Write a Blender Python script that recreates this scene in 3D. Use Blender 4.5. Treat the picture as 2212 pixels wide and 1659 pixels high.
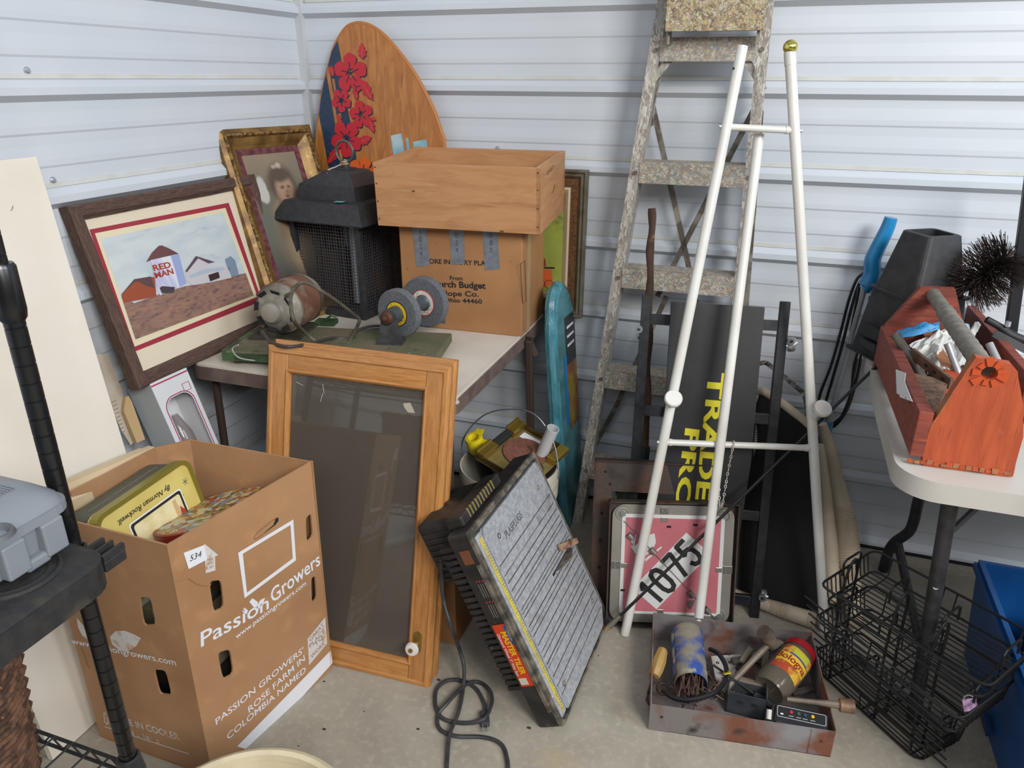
import bpy, bmesh, math, random
import numpy as np
from mathutils import Vector, Matrix
from mathutils.geometry import tessellate_polygon
random.seed(7)
S = bpy.context.scene
for o in list(bpy.data.objects): bpy.data.objects.remove(o)
COL = S.collection
# ---------------------------------------------------------------- camera
CAM = Vector((1.5552, -2.3299, 1.4142))
YAW, PIT, ROL, FPX = -.33484, .38996, -.00316, 1608.3
_f = Vector((math.sin(YAW)*math.cos(PIT), math.cos(YAW)*math.cos(PIT), -math.sin(PIT)))
_r0 = Vector((math.cos(YAW), -math.sin(YAW), 0)); _d0 = _f.cross(_r0)
_r = _r0*math.cos(ROL)+_d0*math.sin(ROL); _d = -_r0*math.sin(ROL)+_d0*math.cos(ROL)
cd = bpy.data.cameras.new('camera'); cam = bpy.data.objects.new('camera', cd); COL.objects.link(cam)
cd.sensor_width = 36; cd.lens = 36*FPX/2212; cd.clip_start = .02
cam.matrix_world = Matrix(((_r.x, -_d.x, -_f.x, CAM.x), (_r.y, -_d.y, -_f.y, CAM.y), (_r.z, -_d.z, -_f.z, CAM.z), (0, 0, 0, 1)))
S.camera = cam
# ---------------------------------------------------------------- light
wd = bpy.data.worlds.new('world'); S.world = wd; wd.use_nodes = True
wn = wd.node_tree; wb = wn.nodes['Background']
tc = wn.nodes.new('ShaderNodeTexCoord'); sp = wn.nodes.new('ShaderNodeSeparateXYZ'); rp = wn.nodes.new('ShaderNodeValToRGB'); mr = wn.nodes.new('ShaderNodeMapRange')
mr.inputs[1].default_value = -1; mr.inputs[2].default_value = 1
wn.links.new(tc.outputs['Generated'], sp.inputs[0]); wn.links.new(sp.outputs[2], mr.inputs[0]); wn.links.new(mr.outputs[0], rp.inputs[0]); wn.links.new(rp.outputs[0], wb.inputs[0])
rp.color_ramp.elements[0].position = .58; rp.color_ramp.elements[0].color = (.07, .068, .066, 1)
rp.color_ramp.elements[1].position = .93; rp.color_ramp.elements[1].color = (.86, .91, 1.0, 1)
wb.inputs[1].default_value = .40
def area(name, loc, tgt, sx, sy, power, col):
    l = bpy.data.lights.new(name, 'AREA'); l.shape = 'RECTANGLE'; l.size = sx; l.size_y = sy; l.energy = power; l.color = col
    o = bpy.data.objects.new(name, l); COL.objects.link(o); o.location = loc
    o.rotation_euler = (Vector(tgt)-Vector(loc)).to_track_quat('-Z', 'Y').to_euler(); return o
area('door_daylight', (3.9, -3.7, 3.1), (.9, -.3, .7), 1.5, 1.3, 170, (1, .985, .96))
area('side_fill', (4.9, -1.6, 2.9), (.1, -.9, .9), 1.6, 1.0, 85, (.82, .91, 1))  # added bluish fill lamp, brightens the left wall from the right
area('front_fill', (1.6, -4.6, 3.2), (1.0, -.3, .8), 2.4, 1.2, 30, (.92, .96, 1))  # added weak fill lamp from the front, behind the camera
S.view_settings.view_transform = 'Standard'; S.view_settings.look = 'None'; S.view_settings.gamma = 1
S.view_settings.exposure = 0.08
try: S.view_settings.use_curve_mapping = False
except Exception: pass
# ---------------------------------------------------------------- helpers: places measured on real planes
def ray(x, y): return _f+_r*((x-1106)/FPX)+_d*((y-829.5)/FPX)
def ZZ(x, y, z=0.): g = ray(x, y); return CAM+g*((z-CAM.z)/g.z)
def YY(x, y, v=0.): g = ray(x, y); return CAM+g*((v-CAM.y)/g.y)
def XX(x, y, v=0.): g = ray(x, y); return CAM+g*((v-CAM.x)/g.x)
def TT(x, y, w): return CAM+ray(x, y)*w
def F(o, x, y):
    x = Vector(x).normalized(); z = x.cross(Vector(y)).normalized(); y = z.cross(x); o = Vector(o)
    return Matrix(((x.x, y.x, z.x, o.x), (x.y, y.y, z.y, o.y), (x.z, y.z, z.z, o.z), (0, 0, 0, 1)))
def LF(x, y, z, yaw, tilt, roll=0):
    """frame of a board standing at (x,y,z), width along yaw (deg), leaning back by tilt (deg)"""
    a, t, r = math.radians(yaw), math.radians(tilt), math.radians(roll)
    U = Vector((math.cos(a), math.sin(a), 0)); N = Vector((math.sin(a), -math.cos(a), 0))
    Vv = Vector((0, 0, 1))*math.cos(t)-N*math.sin(t)
    return F((x, y, z), U*math.cos(r)+Vv*math.sin(r), -U*math.sin(r)+Vv*math.cos(r))
def P2(x, y, M, h=0.):
    """point seen at (x,y) on plane z=h of frame M, in M's own coordinates"""
    I = M.inverted(); o = I@CAM; g = I.to_3x3()@ray(x, y); return o+g*((h-o.z)/g.z)
def Q2(l, M, h=0.): return [P2(a, b, M, h).xy for a, b in l]
def Tr(x, y=0, z=0):
    return Matrix.Translation(Vector(x) if hasattr(x, '__len__') else Vector((x, y, z)))
def Rz(d): return Matrix.Rotation(math.radians(d), 4, 'Z')
def Rx(d): return Matrix.Rotation(math.radians(d), 4, 'X')
def Ry(d): return Matrix.Rotation(math.radians(d), 4, 'Y')
def axisM(p0, p1):
    p0 = Vector(p0); d = (Vector(p1)-p0)
    return Tr(p0)@d.to_track_quat('Z', 'X').to_matrix().to_4x4()
# ---------------------------------------------------------------- mesh builder
class MB:
    def __init__(s): s.b = bmesh.new()
    def box(s, x0, x1, y0, y1, z0, z1, M=None, bev=0, seg=2):
        r = bmesh.ops.create_cube(s.b, size=1); v = r['verts']
        for a in v: a.co = Vector((x0+(a.co.x+.5)*(x1-x0), y0+(a.co.y+.5)*(y1-y0), z0+(a.co.z+.5)*(z1-z0)))
        if bev:
            e = list({q for a in v for q in a.link_edges})
            q = bmesh.ops.bevel(s.b, geom=e, offset=bev, segments=seg, profile=.5, affect='EDGES')
            v = list({a for f in q['faces'] for a in f.verts}|{a for a in v if a.is_valid})
        if M:
            for a in v: a.co = M@a.co
        return s
    def bar(s, p0, p1, w, h, up=(0, 0, 1), bev=0):
        p0, p1 = Vector(p0), Vector(p1); d = (p1-p0); L = d.length; d.normalize()
        up = Vector(up); x = d.cross(up)
        if x.length < 1e-4: x = d.cross(Vector((1, 0, 0)))
        x.normalize(); y = x.cross(d)
        M = Matrix(((x.x, y.x, d.x, p0.x), (x.y, y.y, d.y, p0.y), (x.z, y.z, d.z, p0.z), (0, 0, 0, 1)))
        if M.to_3x3().determinant() < 0: x = -x; M = Matrix(((x.x, y.x, d.x, p0.x), (x.y, y.y, d.y, p0.y), (x.z, y.z, d.z, p0.z), (0, 0, 0, 1)))
        return s.box(-w/2, w/2, -h/2, h/2, 0, L, M, bev)
    def ring(s, pts):
        return [s.b.verts.new(p) for p in pts]
    def skin(s, rings, closed=True, cap0=True, cap1=True, loop=False):
        n = len(rings[0]); R = list(rings)
        for i in range(len(R)-1+(1 if loop else 0)):
            a, b = R[i], R[(i+1) % len(R)]
            for j in range(n if closed else n-1):
                k = (j+1) % n
                try: s.b.faces.new((a[j], a[k], b[k], b[j]))
                except ValueError: pass
        if not loop:
            if cap0: s.b.faces.new(list(reversed(R[0])))
            if cap1: s.b.faces.new(R[-1])
        return s
    def tube(s, pts, r, n=8, loop=False, caps=True):
        pts = [Vector(p) for p in pts]; m = len(pts)
        rr = r if isinstance(r, (list, tuple)) else [r]*m
        prev = None; rings = []
        for i, p in enumerate(pts):
            if loop: t = pts[(i+1) % m]-pts[i-1]
            else: t = pts[min(i+1, m-1)]-pts[max(i-1, 0)]
            t.normalize()
            if prev is None:
                u = t.cross(Vector((0, 0, 1)))
                if u.length < .01: u = t.cross(Vector((1, 0, 0)))
            else: u = prev-t*prev.dot(t)
            if u.length < 1e-6: u = t.orthogonal()
            u.normalize(); prev = u; v = t.cross(u)
            rings.append(s.ring([p+(u*math.cos(2*math.pi*k/n)+v*math.sin(2*math.pi*k/n))*rr[i] for k in range(n)]))
        return s.skin(rings, True, caps, caps, loop)
    def cyl(s, p0, p1, r, r1=None, n=20, caps=True):
        return s.tube([p0, p1], [r, r if r1 is None else r1], n, caps=caps)
    def lathe(s, prof, M=None, n=32, caps=(False, False)):
        M = M or Matrix(); rings = []
        for r, z in prof:
            rings.append(s.ring([M@Vector((r*math.cos(2*math.pi*k/n), r*math.sin(2*math.pi*k/n), z)) for k in range(n)]))
        return s.skin(rings, True, caps[0], caps[1])
    def plate(s, outer, holes=(), z0=0., z1=.01, M=None):
        """extruded outline with holes"""
        M = M or Matrix(); loops = [list(outer)]+[list(h) for h in holes]
        L3 = [[Vector((p[0], p[1], 0)) for p in l] for l in loops]
        flat = [p for l in L3 for p in l]
        tri = tessellate_polygon(L3)
        for z, flip in ((z0, True), (z1, False)):
            vs = [s.b.verts.new(M@Vector((p.x, p.y, z))) for p in flat]
            for t in tri:
                a, b, c = t
                pa, pb, pc = flat[a], flat[b], flat[c]
                ccw = (pb-pa).cross(pc-pa).z > 0
                idx = (a, b, c) if ccw != flip else (a, c, b)
                try: s.b.faces.new([vs[i] for i in idx])
                except ValueError: pass
            if z == z0: v0 = vs
            else: v1 = vs
        if z1 != z0:
            k = 0
            for l in loops:
                m = len(l)
                for i in range(m):
                    j = (i+1) % m
                    try: s.b.faces.new((v0[k+i], v0[k+j], v1[k+j], v1[k+i]))
                    except ValueError: pass
                k += m
        return s
    def flat(s, outer, z=0., M=None, holes=()):
        M = M or Matrix(); loops = [list(outer)]+[list(h) for h in holes]
        L3 = [[Vector((p[0], p[1], 0)) for p in l] for l in loops]; fl = [p for l in L3 for p in l]
        vs = [s.b.verts.new(M@Vector((p.x, p.y, z))) for p in fl]
        for a, b, c in tessellate_polygon(L3):
            if (fl[b]-fl[a]).cross(fl[c]-fl[a]).z < 0: b, c = c, b
            try: s.b.faces.new((vs[a], vs[b], vs[c]))
            except ValueError: pass
        return s
    def sphere(s, c, r, sx=1, sy=1, sz=1, n=16, M=None):
        T = (M or Matrix())@Tr(c)@Matrix.Diagonal((sx, sy, sz, 1))
        bmesh.ops.create_uvsphere(s.b, u_segments=n, v_segments=n//2+2, radius=r, matrix=T); return s
    def grid(s, fn, nu, nv, thick=0):
        g = [[s.b.verts.new(fn(i/nu, j/nv)) for j in range(nv+1)] for i in range(nu+1)]
        for i in range(nu):
            for j in range(nv): s.b.faces.new((g[i][j], g[i+1][j], g[i+1][j+1], g[i][j+1]))
        if thick:
            bmesh.ops.recalc_face_normals(s.b, faces=s.b.faces[:])
            bmesh.ops.solidify(s.b, geom=s.b.faces[:], thickness=thick)
        return s
    def noise(s, a, freq=20, seed=0):
        from mathutils import noise
        for v in s.b.verts: v.co += noise.noise_vector(v.co*freq+Vector((seed, 0, 0)))*a
        return s
W = {}
def part(name, mb, mat, parent=None, M=None, smooth=False, label=None, kind=None, sharp=35):
    """link one mesh object; its vertices are in frame M (default: its parent's frame)"""
    b = mb.b
    if not smooth or smooth == 'fix': bmesh.ops.recalc_face_normals(b, faces=b.faces[:])
    me = bpy.data.meshes.new(name); b.to_mesh(me); b.free(); me.materials.append(mat)
    if smooth:
        for p in me.polygons: p.use_smooth = True
        try: me.set_sharp_from_angle(angle=math.radians(sharp))
        except Exception: pass
    o = bpy.data.objects.new(name, me); COL.objects.link(o)
    if parent is not None:
        M = W[parent] if M is None else M
        o.parent = parent; o.matrix_basis = W[parent].inverted()@M
    else:
        M = M or Matrix(); o.matrix_basis = M
    W[o] = M.copy()
    if label: o['label'] = label
    if kind: o['kind'] = kind
    return o
def wpart(name, mb, mat, parent, smooth=False, **k):
    """vertices given in world coordinates"""
    return part(name, mb.xf(W[parent].inverted()), mat, parent, None, smooth, **k)
def _xf(s, M):
    for v in s.b.verts: v.co = M@v.co
    return s
MB.xf = _xf
def thing(name, label, cat, M, group=None):
    M = M if isinstance(M, Matrix) else Tr(M)
    o = bpy.data.objects.new(name, None); COL.objects.link(o); o.matrix_basis = M; W[o] = M.copy(); o.empty_display_size = .05
    o['label'] = label; o['category'] = cat
    if group: o['group'] = group
    return o
def tag(o, label, cat, group=None):
    o['label'] = label; o['category'] = cat
    if group: o['group'] = group
    return o
def solo(name, mb, mat, label, cat, base, smooth=False, group=None, **k):
    """a thing that is one mesh; vertices in world coordinates"""
    base = base if isinstance(base, Matrix) else Tr(base)
    return tag(part(name, mb.xf(base.inverted()), mat, None, base, smooth, **k), label, cat, group)
def struct(name, mb, mat, M=None, **k): return part(name, mb, mat, None, M, kind='structure', **k)
def catmull(P, n=8, loop=False):
    P = [Vector(p) for p in P]; out = []; m = len(P)
    for i in range(m if loop else m-1):
        a = P[(i-1) % m] if (loop or i > 0) else P[0]; b = P[i]; c = P[(i+1) % m]; d = P[(i+2) % m] if (loop or i+2 < m) else P[-1]
        for k in range(n):
            t = k/n; out.append(.5*((2*b)+(c-a)*t+(2*a-5*b+4*c-d)*t*t+(3*b-3*c+d-a)*t**3))
    if not loop: out.append(P[-1])
    return out
def rrect(x0, x1, y0, y1, r, n=4):
    o = []
    for cx, cy, a in ((x1-r, y1-r, 0), (x0+r, y1-r, 90), (x0+r, y0+r, 180), (x1-r, y0+r, 270)):
        for k in range(n+1): t = math.radians(a+90*k/n); o.append((cx+r*math.cos(t), cy+r*math.sin(t)))
    return o
def circ(cx, cy, r, n=16, ry=None): return [(cx+r*math.cos(2*math.pi*k/n), cy+(ry or r)*math.sin(2*math.pi*k/n)) for k in range(n)]
def arc(c, r, a0, a1, n=10): return [Vector((c[0]+r*math.cos(math.radians(a0+(a1-a0)*k/n)), c[1]+r*math.sin(math.radians(a0+(a1-a0)*k/n)), c[2] if len(c) > 2 else 0)) for k in range(n+1)]
def text(name, s, size, mat, parent, M, z=.0006, bold=0., sx=1., align='CENTER', shear=0., spacing=1., M2=None):
    """flat lettering lying on plane z of frame M, centred on its origin"""
    cu = bpy.data.curves.new('t', 'FONT'); cu.body = s; cu.size = size; cu.align_x = align; cu.align_y = 'CENTER'; cu.offset = bold*size; cu.shear = shear; cu.space_character = spacing; cu.resolution_u = 3
    o = bpy.data.objects.new('t', cu); COL.objects.link(o); bpy.context.view_layer.update()
    dg = bpy.context.evaluated_depsgraph_get(); me = bpy.data.meshes.new_from_object(o.evaluated_get(dg)); bpy.data.objects.remove(o)
    mb = MB(); mb.b.from_mesh(me); bpy.data.meshes.remove(me)
    T = (M2 or Matrix())
    for v in mb.b.verts: v.co = T@Vector((v.co.x*sx, v.co.y, z))
    return part(name, mb, mat, parent, M, smooth=True)
# ---------------------------------------------------------------- materials
def lin(c):
    if isinstance(c, str): c = tuple(int(c[i:i+2], 16)/255 for i in (0, 2, 4))
    return tuple((v/12.92 if v <= .04045 else ((v+.055)/1.055)**2.4) for v in c)+(1,)
def mat(name, c, rough=.6, metal=0, c2=None, sc=20, lo=.4, hi=.6, bump=0, bsc=60, st=(1, 1, 1), det=4, spots=None, coat=0, kind='noise', dist=0., spec=.5, layers=()):
    """principled material; c2 mixed over c by a noise; layers: (colour, scale, lo, hi, stretch)"""
    m = bpy.data.materials.new(name); m.use_nodes = True; N = m.node_tree.nodes; L = m.node_tree.links
    p = N['Principled BSDF']; p.inputs['Roughness'].default_value = rough; p.inputs['Metallic'].default_value = metal
    p.inputs['Specular IOR Level'].default_value = spec
    if coat: p.inputs['Coat Weight'].default_value = coat; p.inputs['Coat Roughness'].default_value = .15
    tcn = N.new('ShaderNodeTexCoord')
    def tex(scale, stretch, kind='noise', detail=det, distn=0):
        mp = N.new('ShaderNodeMapping'); mp.inputs['Scale'].default_value = stretch; L.new(tcn.outputs['Object'], mp.inputs[0])
        if kind == 'vor':
            t = N.new('ShaderNodeTexVoronoi'); t.inputs['Scale'].default_value = scale; L.new(mp.outputs[0], t.inputs['Vector']); return t.outputs['Distance'], t.outputs['Color']
        if kind == 'wave':
            t = N.new('ShaderNodeTexWave'); t.inputs['Scale'].default_value = scale; t.inputs['Distortion'].default_value = distn; t.inputs['Detail'].default_value = detail; L.new(mp.outputs[0], t.inputs['Vector']); return t.outputs['Fac'], t.outputs['Color']
        t = N.new('ShaderNodeTexNoise'); t.inputs['Scale'].default_value = scale; t.inputs['Detail'].default_value = detail; t.inputs['Distortion'].default_value = distn; L.new(mp.outputs[0], t.inputs['Vector']); return t.outputs['Fac'], t.outputs['Color']
    cur = None
    L_ = ([(c2, sc, lo, hi, st, kind, dist)] if c2 else [])+[tuple(l)+(('noise', 0) if len(l) == 5 else ()) for l in layers]
    base = lin(c); p.inputs['Base Color'].default_value = base
    for (cc, scale, a, b, stretch, kd, dn) in L_:
        f, _ = tex(scale, stretch, kd, det, dn)
        r = N.new('ShaderNodeValToRGB'); r.color_ramp.elements[0].position = a; r.color_ramp.elements[1].position = b; L.new(f, r.inputs[0])
        mx = N.new('ShaderNodeMix'); mx.data_type = 'RGBA'; L.new(r.outputs[0], mx.inputs[0])
        if cur: L.new(cur, mx.inputs[6])
        else: mx.inputs[6].default_value = base
        mx.inputs[7].default_value = lin(cc); cur = mx.outputs[2]
    if cur: L.new(cur, p.inputs['Base Color'])
    if bump:
        f, _ = tex(bsc, st, 'noise', 6); bn = N.new('ShaderNodeBump'); bn.inputs['Strength'].default_value = min(1, bump); bn.inputs['Distance'].default_value = .004*bump; L.new(f, bn.inputs['Height']); L.new(bn.outputs[0], p.inputs['Normal'])
    return m
def splat(name, base, cols, sc=60, rough=.6, bump=.6, amount=.5, st=(1, 1, 1), metal=0.):
    """paint-splattered metal: voronoi cells of several colours broken up by noise"""
    m = mat(name, base, rough, metal, bump=bump, bsc=90, st=st)
    N = m.node_tree.nodes; L = m.node_tree.links; p = N['Principled BSDF']
    tcn = N.new('ShaderNodeTexCoord'); mp = N.new('ShaderNodeMapping'); mp.inputs['Scale'].default_value = st; L.new(tcn.outputs['Object'], mp.inputs[0])
    nz = N.new('ShaderNodeTexNoise'); nz.inputs['Scale'].default_value = sc*.8; L.new(mp.outputs[0], nz.inputs['Vector'])
    ad = N.new('ShaderNodeVectorMath'); ad.operation = 'MULTIPLY_ADD'; L.new(nz.outputs['Color'], ad.inputs[0]); ad.inputs[1].default_value = (.03, .03, .03); L.new(mp.outputs[0], ad.inputs[2])
    v = N.new('ShaderNodeTexVoronoi'); v.inputs['Scale'].default_value = sc; L.new(ad.outputs[0], v.inputs['Vector'])
    s2 = N.new('ShaderNodeSeparateColor'); L.new(v.outputs['Color'], s2.inputs[0])
    r = N.new('ShaderNodeValToRGB'); r.color_ramp.interpolation = 'CONSTANT'; e = r.color_ramp.elements
    n = len(cols); e[0].position = 0; e[0].color = lin(cols[0]); e[1].position = 1-.99/n; e[1].color = lin(cols[-1])
    for i in range(1, n-1): q = e.new(i/n); q.color = lin(cols[i])
    L.new(s2.outputs[0], r.inputs[0])
    n2 = N.new('ShaderNodeTexNoise'); n2.inputs['Scale'].default_value = sc*.5; n2.inputs['Detail'].default_value = 5; L.new(mp.outputs[0], n2.inputs['Vector'])
    r2 = N.new('ShaderNodeValToRGB'); r2.color_ramp.elements[0].position = .5-amount*.25; r2.color_ramp.elements[1].position = .62-amount*.2; L.new(n2.outputs['Fac'], r2.inputs[0])
    mx = N.new('ShaderNodeMix'); mx.data_type = 'RGBA'; L.new(r2.outputs[0], mx.inputs[0]); mx.inputs[6].default_value = lin(base); L.new(r.outputs[0], mx.inputs[7]); L.new(mx.outputs[2], p.inputs['Base Color'])
    return m
def blobs(name, base, bl, rough=.7, grain=.0):
    """soft painted picture: ellipses (cx,cy,rx,ry,colour,soft) in the picture's own plane"""
    m = mat(name, base, rough); N = m.node_tree.nodes; L = m.node_tree.links; p = N['Principled BSDF']
    tcn = N.new('ShaderNodeTexCoord'); nz = N.new('ShaderNodeTexNoise'); nz.inputs['Scale'].default_value = 25; nz.inputs['Detail'].default_value = 4; L.new(tcn.outputs['Object'], nz.inputs['Vector'])
    wv = N.new('ShaderNodeVectorMath'); wv.operation = 'MULTIPLY_ADD'; L.new(nz.outputs['Color'], wv.inputs[0]); wv.inputs[1].default_value = (.02, .02, 0); L.new(tcn.outputs['Object'], wv.inputs[2])
    cur = None
    for cx, cy, rx, ry, cc, soft in bl:
        mp = N.new('ShaderNodeMapping'); mp.vector_type = 'TEXTURE'; mp.inputs['Location'].default_value = (cx+.01, cy+.01, 0); mp.inputs['Scale'].default_value = (rx, ry, 1e6)
        L.new(wv.outputs[0], mp.inputs[0]); ln = N.new('ShaderNodeVectorMath'); ln.operation = 'LENGTH'; L.new(mp.outputs[0], ln.inputs[0])
        r = N.new('ShaderNodeMapRange'); r.interpolation_type = 'SMOOTHSTEP'; r.inputs[1].default_value = 1+soft; r.inputs[2].default_value = 1-soft; L.new(ln.outputs['Value'], r.inputs[0])
        mx = N.new('ShaderNodeMix'); mx.data_type = 'RGBA'; L.new(r.outputs[0], mx.inputs[0])
        if cur: L.new(cur, mx.inputs[6])
        else: mx.inputs[6].default_value = lin(base)
        mx.inputs[7].default_value = lin(cc); cur = mx.outputs[2]
    L.new(cur, p.inputs['Base Color']); return m
def glassy(name, tint='ffffff', alpha=.75, rough=.03, haze=None, hz=.1, refl=.03):
    """pane: see-through with a real mirror reflection and a film of dust"""
    m = bpy.data.materials.new(name); m.use_nodes = True; N = m.node_tree.nodes; L = m.node_tree.links
    for n in list(N): N.remove(n)
    out = N.new('ShaderNodeOutputMaterial'); t = N.new('ShaderNodeBsdfTransparent'); t.inputs[0].default_value = tuple(v*alpha for v in lin(tint)[:3])+(1,)
    g = N.new('ShaderNodeBsdfGlossy'); g.inputs['Roughness'].default_value = rough
    lw = N.new('ShaderNodeLayerWeight'); lw.inputs[0].default_value = .5; pw_ = N.new('ShaderNodeMath'); pw_.operation = 'POWER'; L.new(lw.outputs['Facing'], pw_.inputs[0]); pw_.inputs[1].default_value = 4
    fr = N.new('ShaderNodeMath'); fr.operation = 'MULTIPLY_ADD'; L.new(pw_.outputs[0], fr.inputs[0]); fr.inputs[1].default_value = .8; fr.inputs[2].default_value = refl; mx = N.new('ShaderNodeMixShader'); L.new(fr.outputs[0], mx.inputs[0]); L.new(t.outputs[0], mx.inputs[1]); L.new(g.outputs[0], mx.inputs[2]); cur = mx.outputs[0]
    if haze:
        d = N.new('ShaderNodeBsdfDiffuse'); d.inputs[0].default_value = lin(haze); m2 = N.new('ShaderNodeMixShader'); m2.inputs[0].default_value = hz; L.new(cur, m2.inputs[1]); L.new(d.outputs[0], m2.inputs[2]); cur = m2.outputs[0]
    L.new(cur, out.inputs[0]); return m
G = {}
def m_(k, *a, **kw):
    if k not in G: G[k] = mat(k, *a, **kw)
    return G[k]
# ================================================================ the room
sheet = mat('wall_sheet', 'c6cad0', .45, 0, c2='c1c7ce', sc=3, bump=0)
sheet_l = sheet
seal = mat('sealant', 'c6c7c3', .7, c2='bfbfb8', sc=15)
steel_trim = mat('trim_steel', 'b9bbbd', .45)
RIB = [-.0089+.2286*(7-k) for k in range(-3, 8)]
prof = []                                     # (z, protrusion) from floor to top
zs = sorted(RIB)
for z in zs:
    prof += [(z, 0), (z+.014, .019), (z+.030, .019), (z+.046, 0)]
    for m in (1, 2):
        c = z+.2286*{1: .385, 2: .69}[m] if False else z+(.0935 if m == 1 else .164)
        prof += [(c-.004, 0), (c+.001, .0022), (c+.014, .0022), (c+.044, 0)]
prof = [(-.03, 0)]+[p for p in prof if p[0] < 2.62]+[(2.62, 0)]
b = MB(); r0 = b.ring([(0, -p, z) for z, p in prof]); r1 = b.ring([(4.6, -p, z) for z, p in prof]); b.skin([r0, r1], False, False, False)
wall_b = struct('wall_back', b, sheet)
b = MB(); r0 = b.ring([(p, -5.2, z) for z, p in prof]); r1 = b.ring([(p, 0, z) for z, p in prof]); b.skin([r0, r1], False, False, False)
wall_l = struct('wall_left', b, sheet_l)
for z in zs[1:]:
    if z > 2.5: continue
    b = MB(); b.box(.03, 4.6, -.0022, 0, z+.047, z+.058); part('seam_tape', b, seal, wall_b)
    b = MB(); b.box(0, .0022, -5.2, -.03, z+.047, z+.058); part('seam_tape', b, seal, wall_l)
scm = mat('screw_metal', 'b8bcc2', .35, .6)
def screw(p, n, par):
    n = Vector(n); p = Vector(p); b = MB(); b.cyl(p, p+n*.0025, .0075, n=14); b.cyl(p+n*.0025, p+n*.008, .0045, n=6); part('screw', b, scm, par, smooth=True)
for a in ((57, 152), (113, 389)): screw(XX(*a), (1, 0, 0), wall_l)
for a in ((667, 160), (655, 4)): screw(YY(*a), (0, -1, 0), wall_b)
screw(YY(1076, 320), (0, -1, 0), wall_b)
concrete = mat('concrete', 'a0988a', .75, c2='8e8779', sc=9, lo=.3, hi=.75, bump=.25, bsc=120, det=8,
               layers=[('aba290', 60, .5, .8, (1, 1, 1)), ('857e72', 150, .64, .74, (1, 1, 1)), ('a89674', 3, .62, .8, (1, 1, 1))])
b = MB(); b.box(-.6, 4.8, -5.4, 3.0, -.1, 0); b.xf(Matrix()); fl = struct('floor', b, concrete)
b = MB(); b.box(-.003, .026, -.024, .003, 0, 2.62); struct('trim_1', b, steel_trim)
dk = mat('dark_gap', '17181a', .9)
b = MB(); b.box(.03, 4.5, -.020, -.004, 0.0, .012); struct('trim_2', b, dk)
b = MB(); b.bar(ZZ(1963, 1190)+Vector((0, -.012, .006)), ZZ(2000, 1198)+Vector((0, -.012, .006)), .014, .012); struct('trim_3', b, mat('red_strip', '7a2620', .7))
b = MB()
for i in range(46):
    x = random.uniform(.5, 2.3); y = random.uniform(-1.7, -.6); s = random.uniform(.0015, .004)
    b.box(x-s, x+s, y-s*.6, y+s*.6, 0, s*.7)
tag(part('floor_debris', b, mat('debris', '3a3128', .9), kind='stuff'), 'dark specks of dirt scattered on the bare concrete floor', 'debris')

# ================================================================ cream panel on the left wall
cream = mat('cream_laminate', 'ddd4c5', .5, c2='e2dacd', sc=4, layers=[('b8ad9c', 260, .72, .76, (1, 1, 1))])
cream_edge = mat('cream_edge', 'a89c84', .7)
M = F((.175, -1.517, 0), (0, 1, 0), (-.128, .0, 1.249))
t = thing('laminate_panel', 'tall plain cream panel leaning on the left wall behind the black rack pole', 'panel', M)
b = MB(); b.box(0, .405, 0, 1.262, 0, .018, bev=.0015); part('face_sheet', b, cream, t)
b = MB(); b.box(0.004, .401, 0.004, 1.258, -.022, -.0005); part('core', b, cream_edge, t)
b = MB(); b.tube([P2(24, 455, M, .019), P2(27, 450, M, .019), P2(28, 444, M, .019)], .0007, 4); part('pencil_mark', b, mat('pencil', '6b655c', .8), t)
# two beige plastic channels lying between the panel and the carton
beige = mat('beige_plastic', 'c9b391', .5, c2='bfa885', sc=6)
for (pa, pb, x, lab) in (((318, 962), (60, 1072), .19, 'beige plastic channel lying nearest the cream panel behind the flower carton'),
                         ((306, 992), (60, 1100), .205, 'beige plastic channel wedged against the back rim of the flower carton')):
    a = XX(*pa, x); c = XX(*pb, x); M = F(a, c-a, (0, 0, 1)); L = (c-a).length
    M = M@Tr(0, -.022, 0)
    t = thing('plastic_channel', lab, 'channel', M, 'beige plastic channels')
    b = MB(); pr = [(-.004, .022), (-.020, .022), (-.026, .012), (-.026, -.014), (.002, -.020), (.002, -.017), (-.023, -.011), (-.023, .011), (-.018, .019), (-.004, .019)]
    r0 = b.ring([(0, y, z) for z, y in pr]); r1 = b.ring([(L, y, z) for z, y in pr]); b.skin([r0, r1], True, True, True); part('channel_body', b, beige, t)
    b = MB(); b.box(.02, L, .0195, .0215, -.02, .004); part('cover_strip', b, beige, t)

# ================================================================ black wire rack with its post
blk = mat('black_gloss', '101113', .28, 0, spec=.6)
blkm = mat('black_matte', '18181a', .6, c2='232325', sc=40, bump=.2)
PX, PY = .655, -1.68
t = thing('wire_rack', 'black grooved wire rack post and shelves in front of the flower carton', 'rack', (PX, PY, 0))
b = MB()
pr = []; z = .0
while z < 1.14: pr += [(.0127, z+.0012), (.0127, z+.0242), (.0116, z+.0246), (.0116, z+.0254)]; z += .0254
b.lathe([(0.001, 0)]+pr, Tr(PX, PY, 0), 20); wpart('post', b, blk, t, True, label='grooved black steel post, lower length')
b = MB(); pr = []; z = 1.16
while z < 1.8: pr += [(.0105, z), (.0105, z+.024), (.0098, z+.0244), (.0098, z+.0252)]; z += .0254
b.lathe(pr, Tr(PX, PY, 0), 20); wpart('post', b, blk, t, True)
b = MB(); b.lathe([(.013, 1.125), (.0165, 1.13), (.018, 1.14), (.018, 1.195), (.0155, 1.2), (.0105, 1.2)], Tr(PX, PY, 0), 24); col = wpart('collar', b, blk, t, True)
for z in (1.15, 1.178):
    b = MB(); b.cyl((PX-.005, PY-.016, z), (PX-.009, PY-.024, z), .0035, n=8); part('set_screw', b, scm, col, Matrix(), smooth=True)
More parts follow.
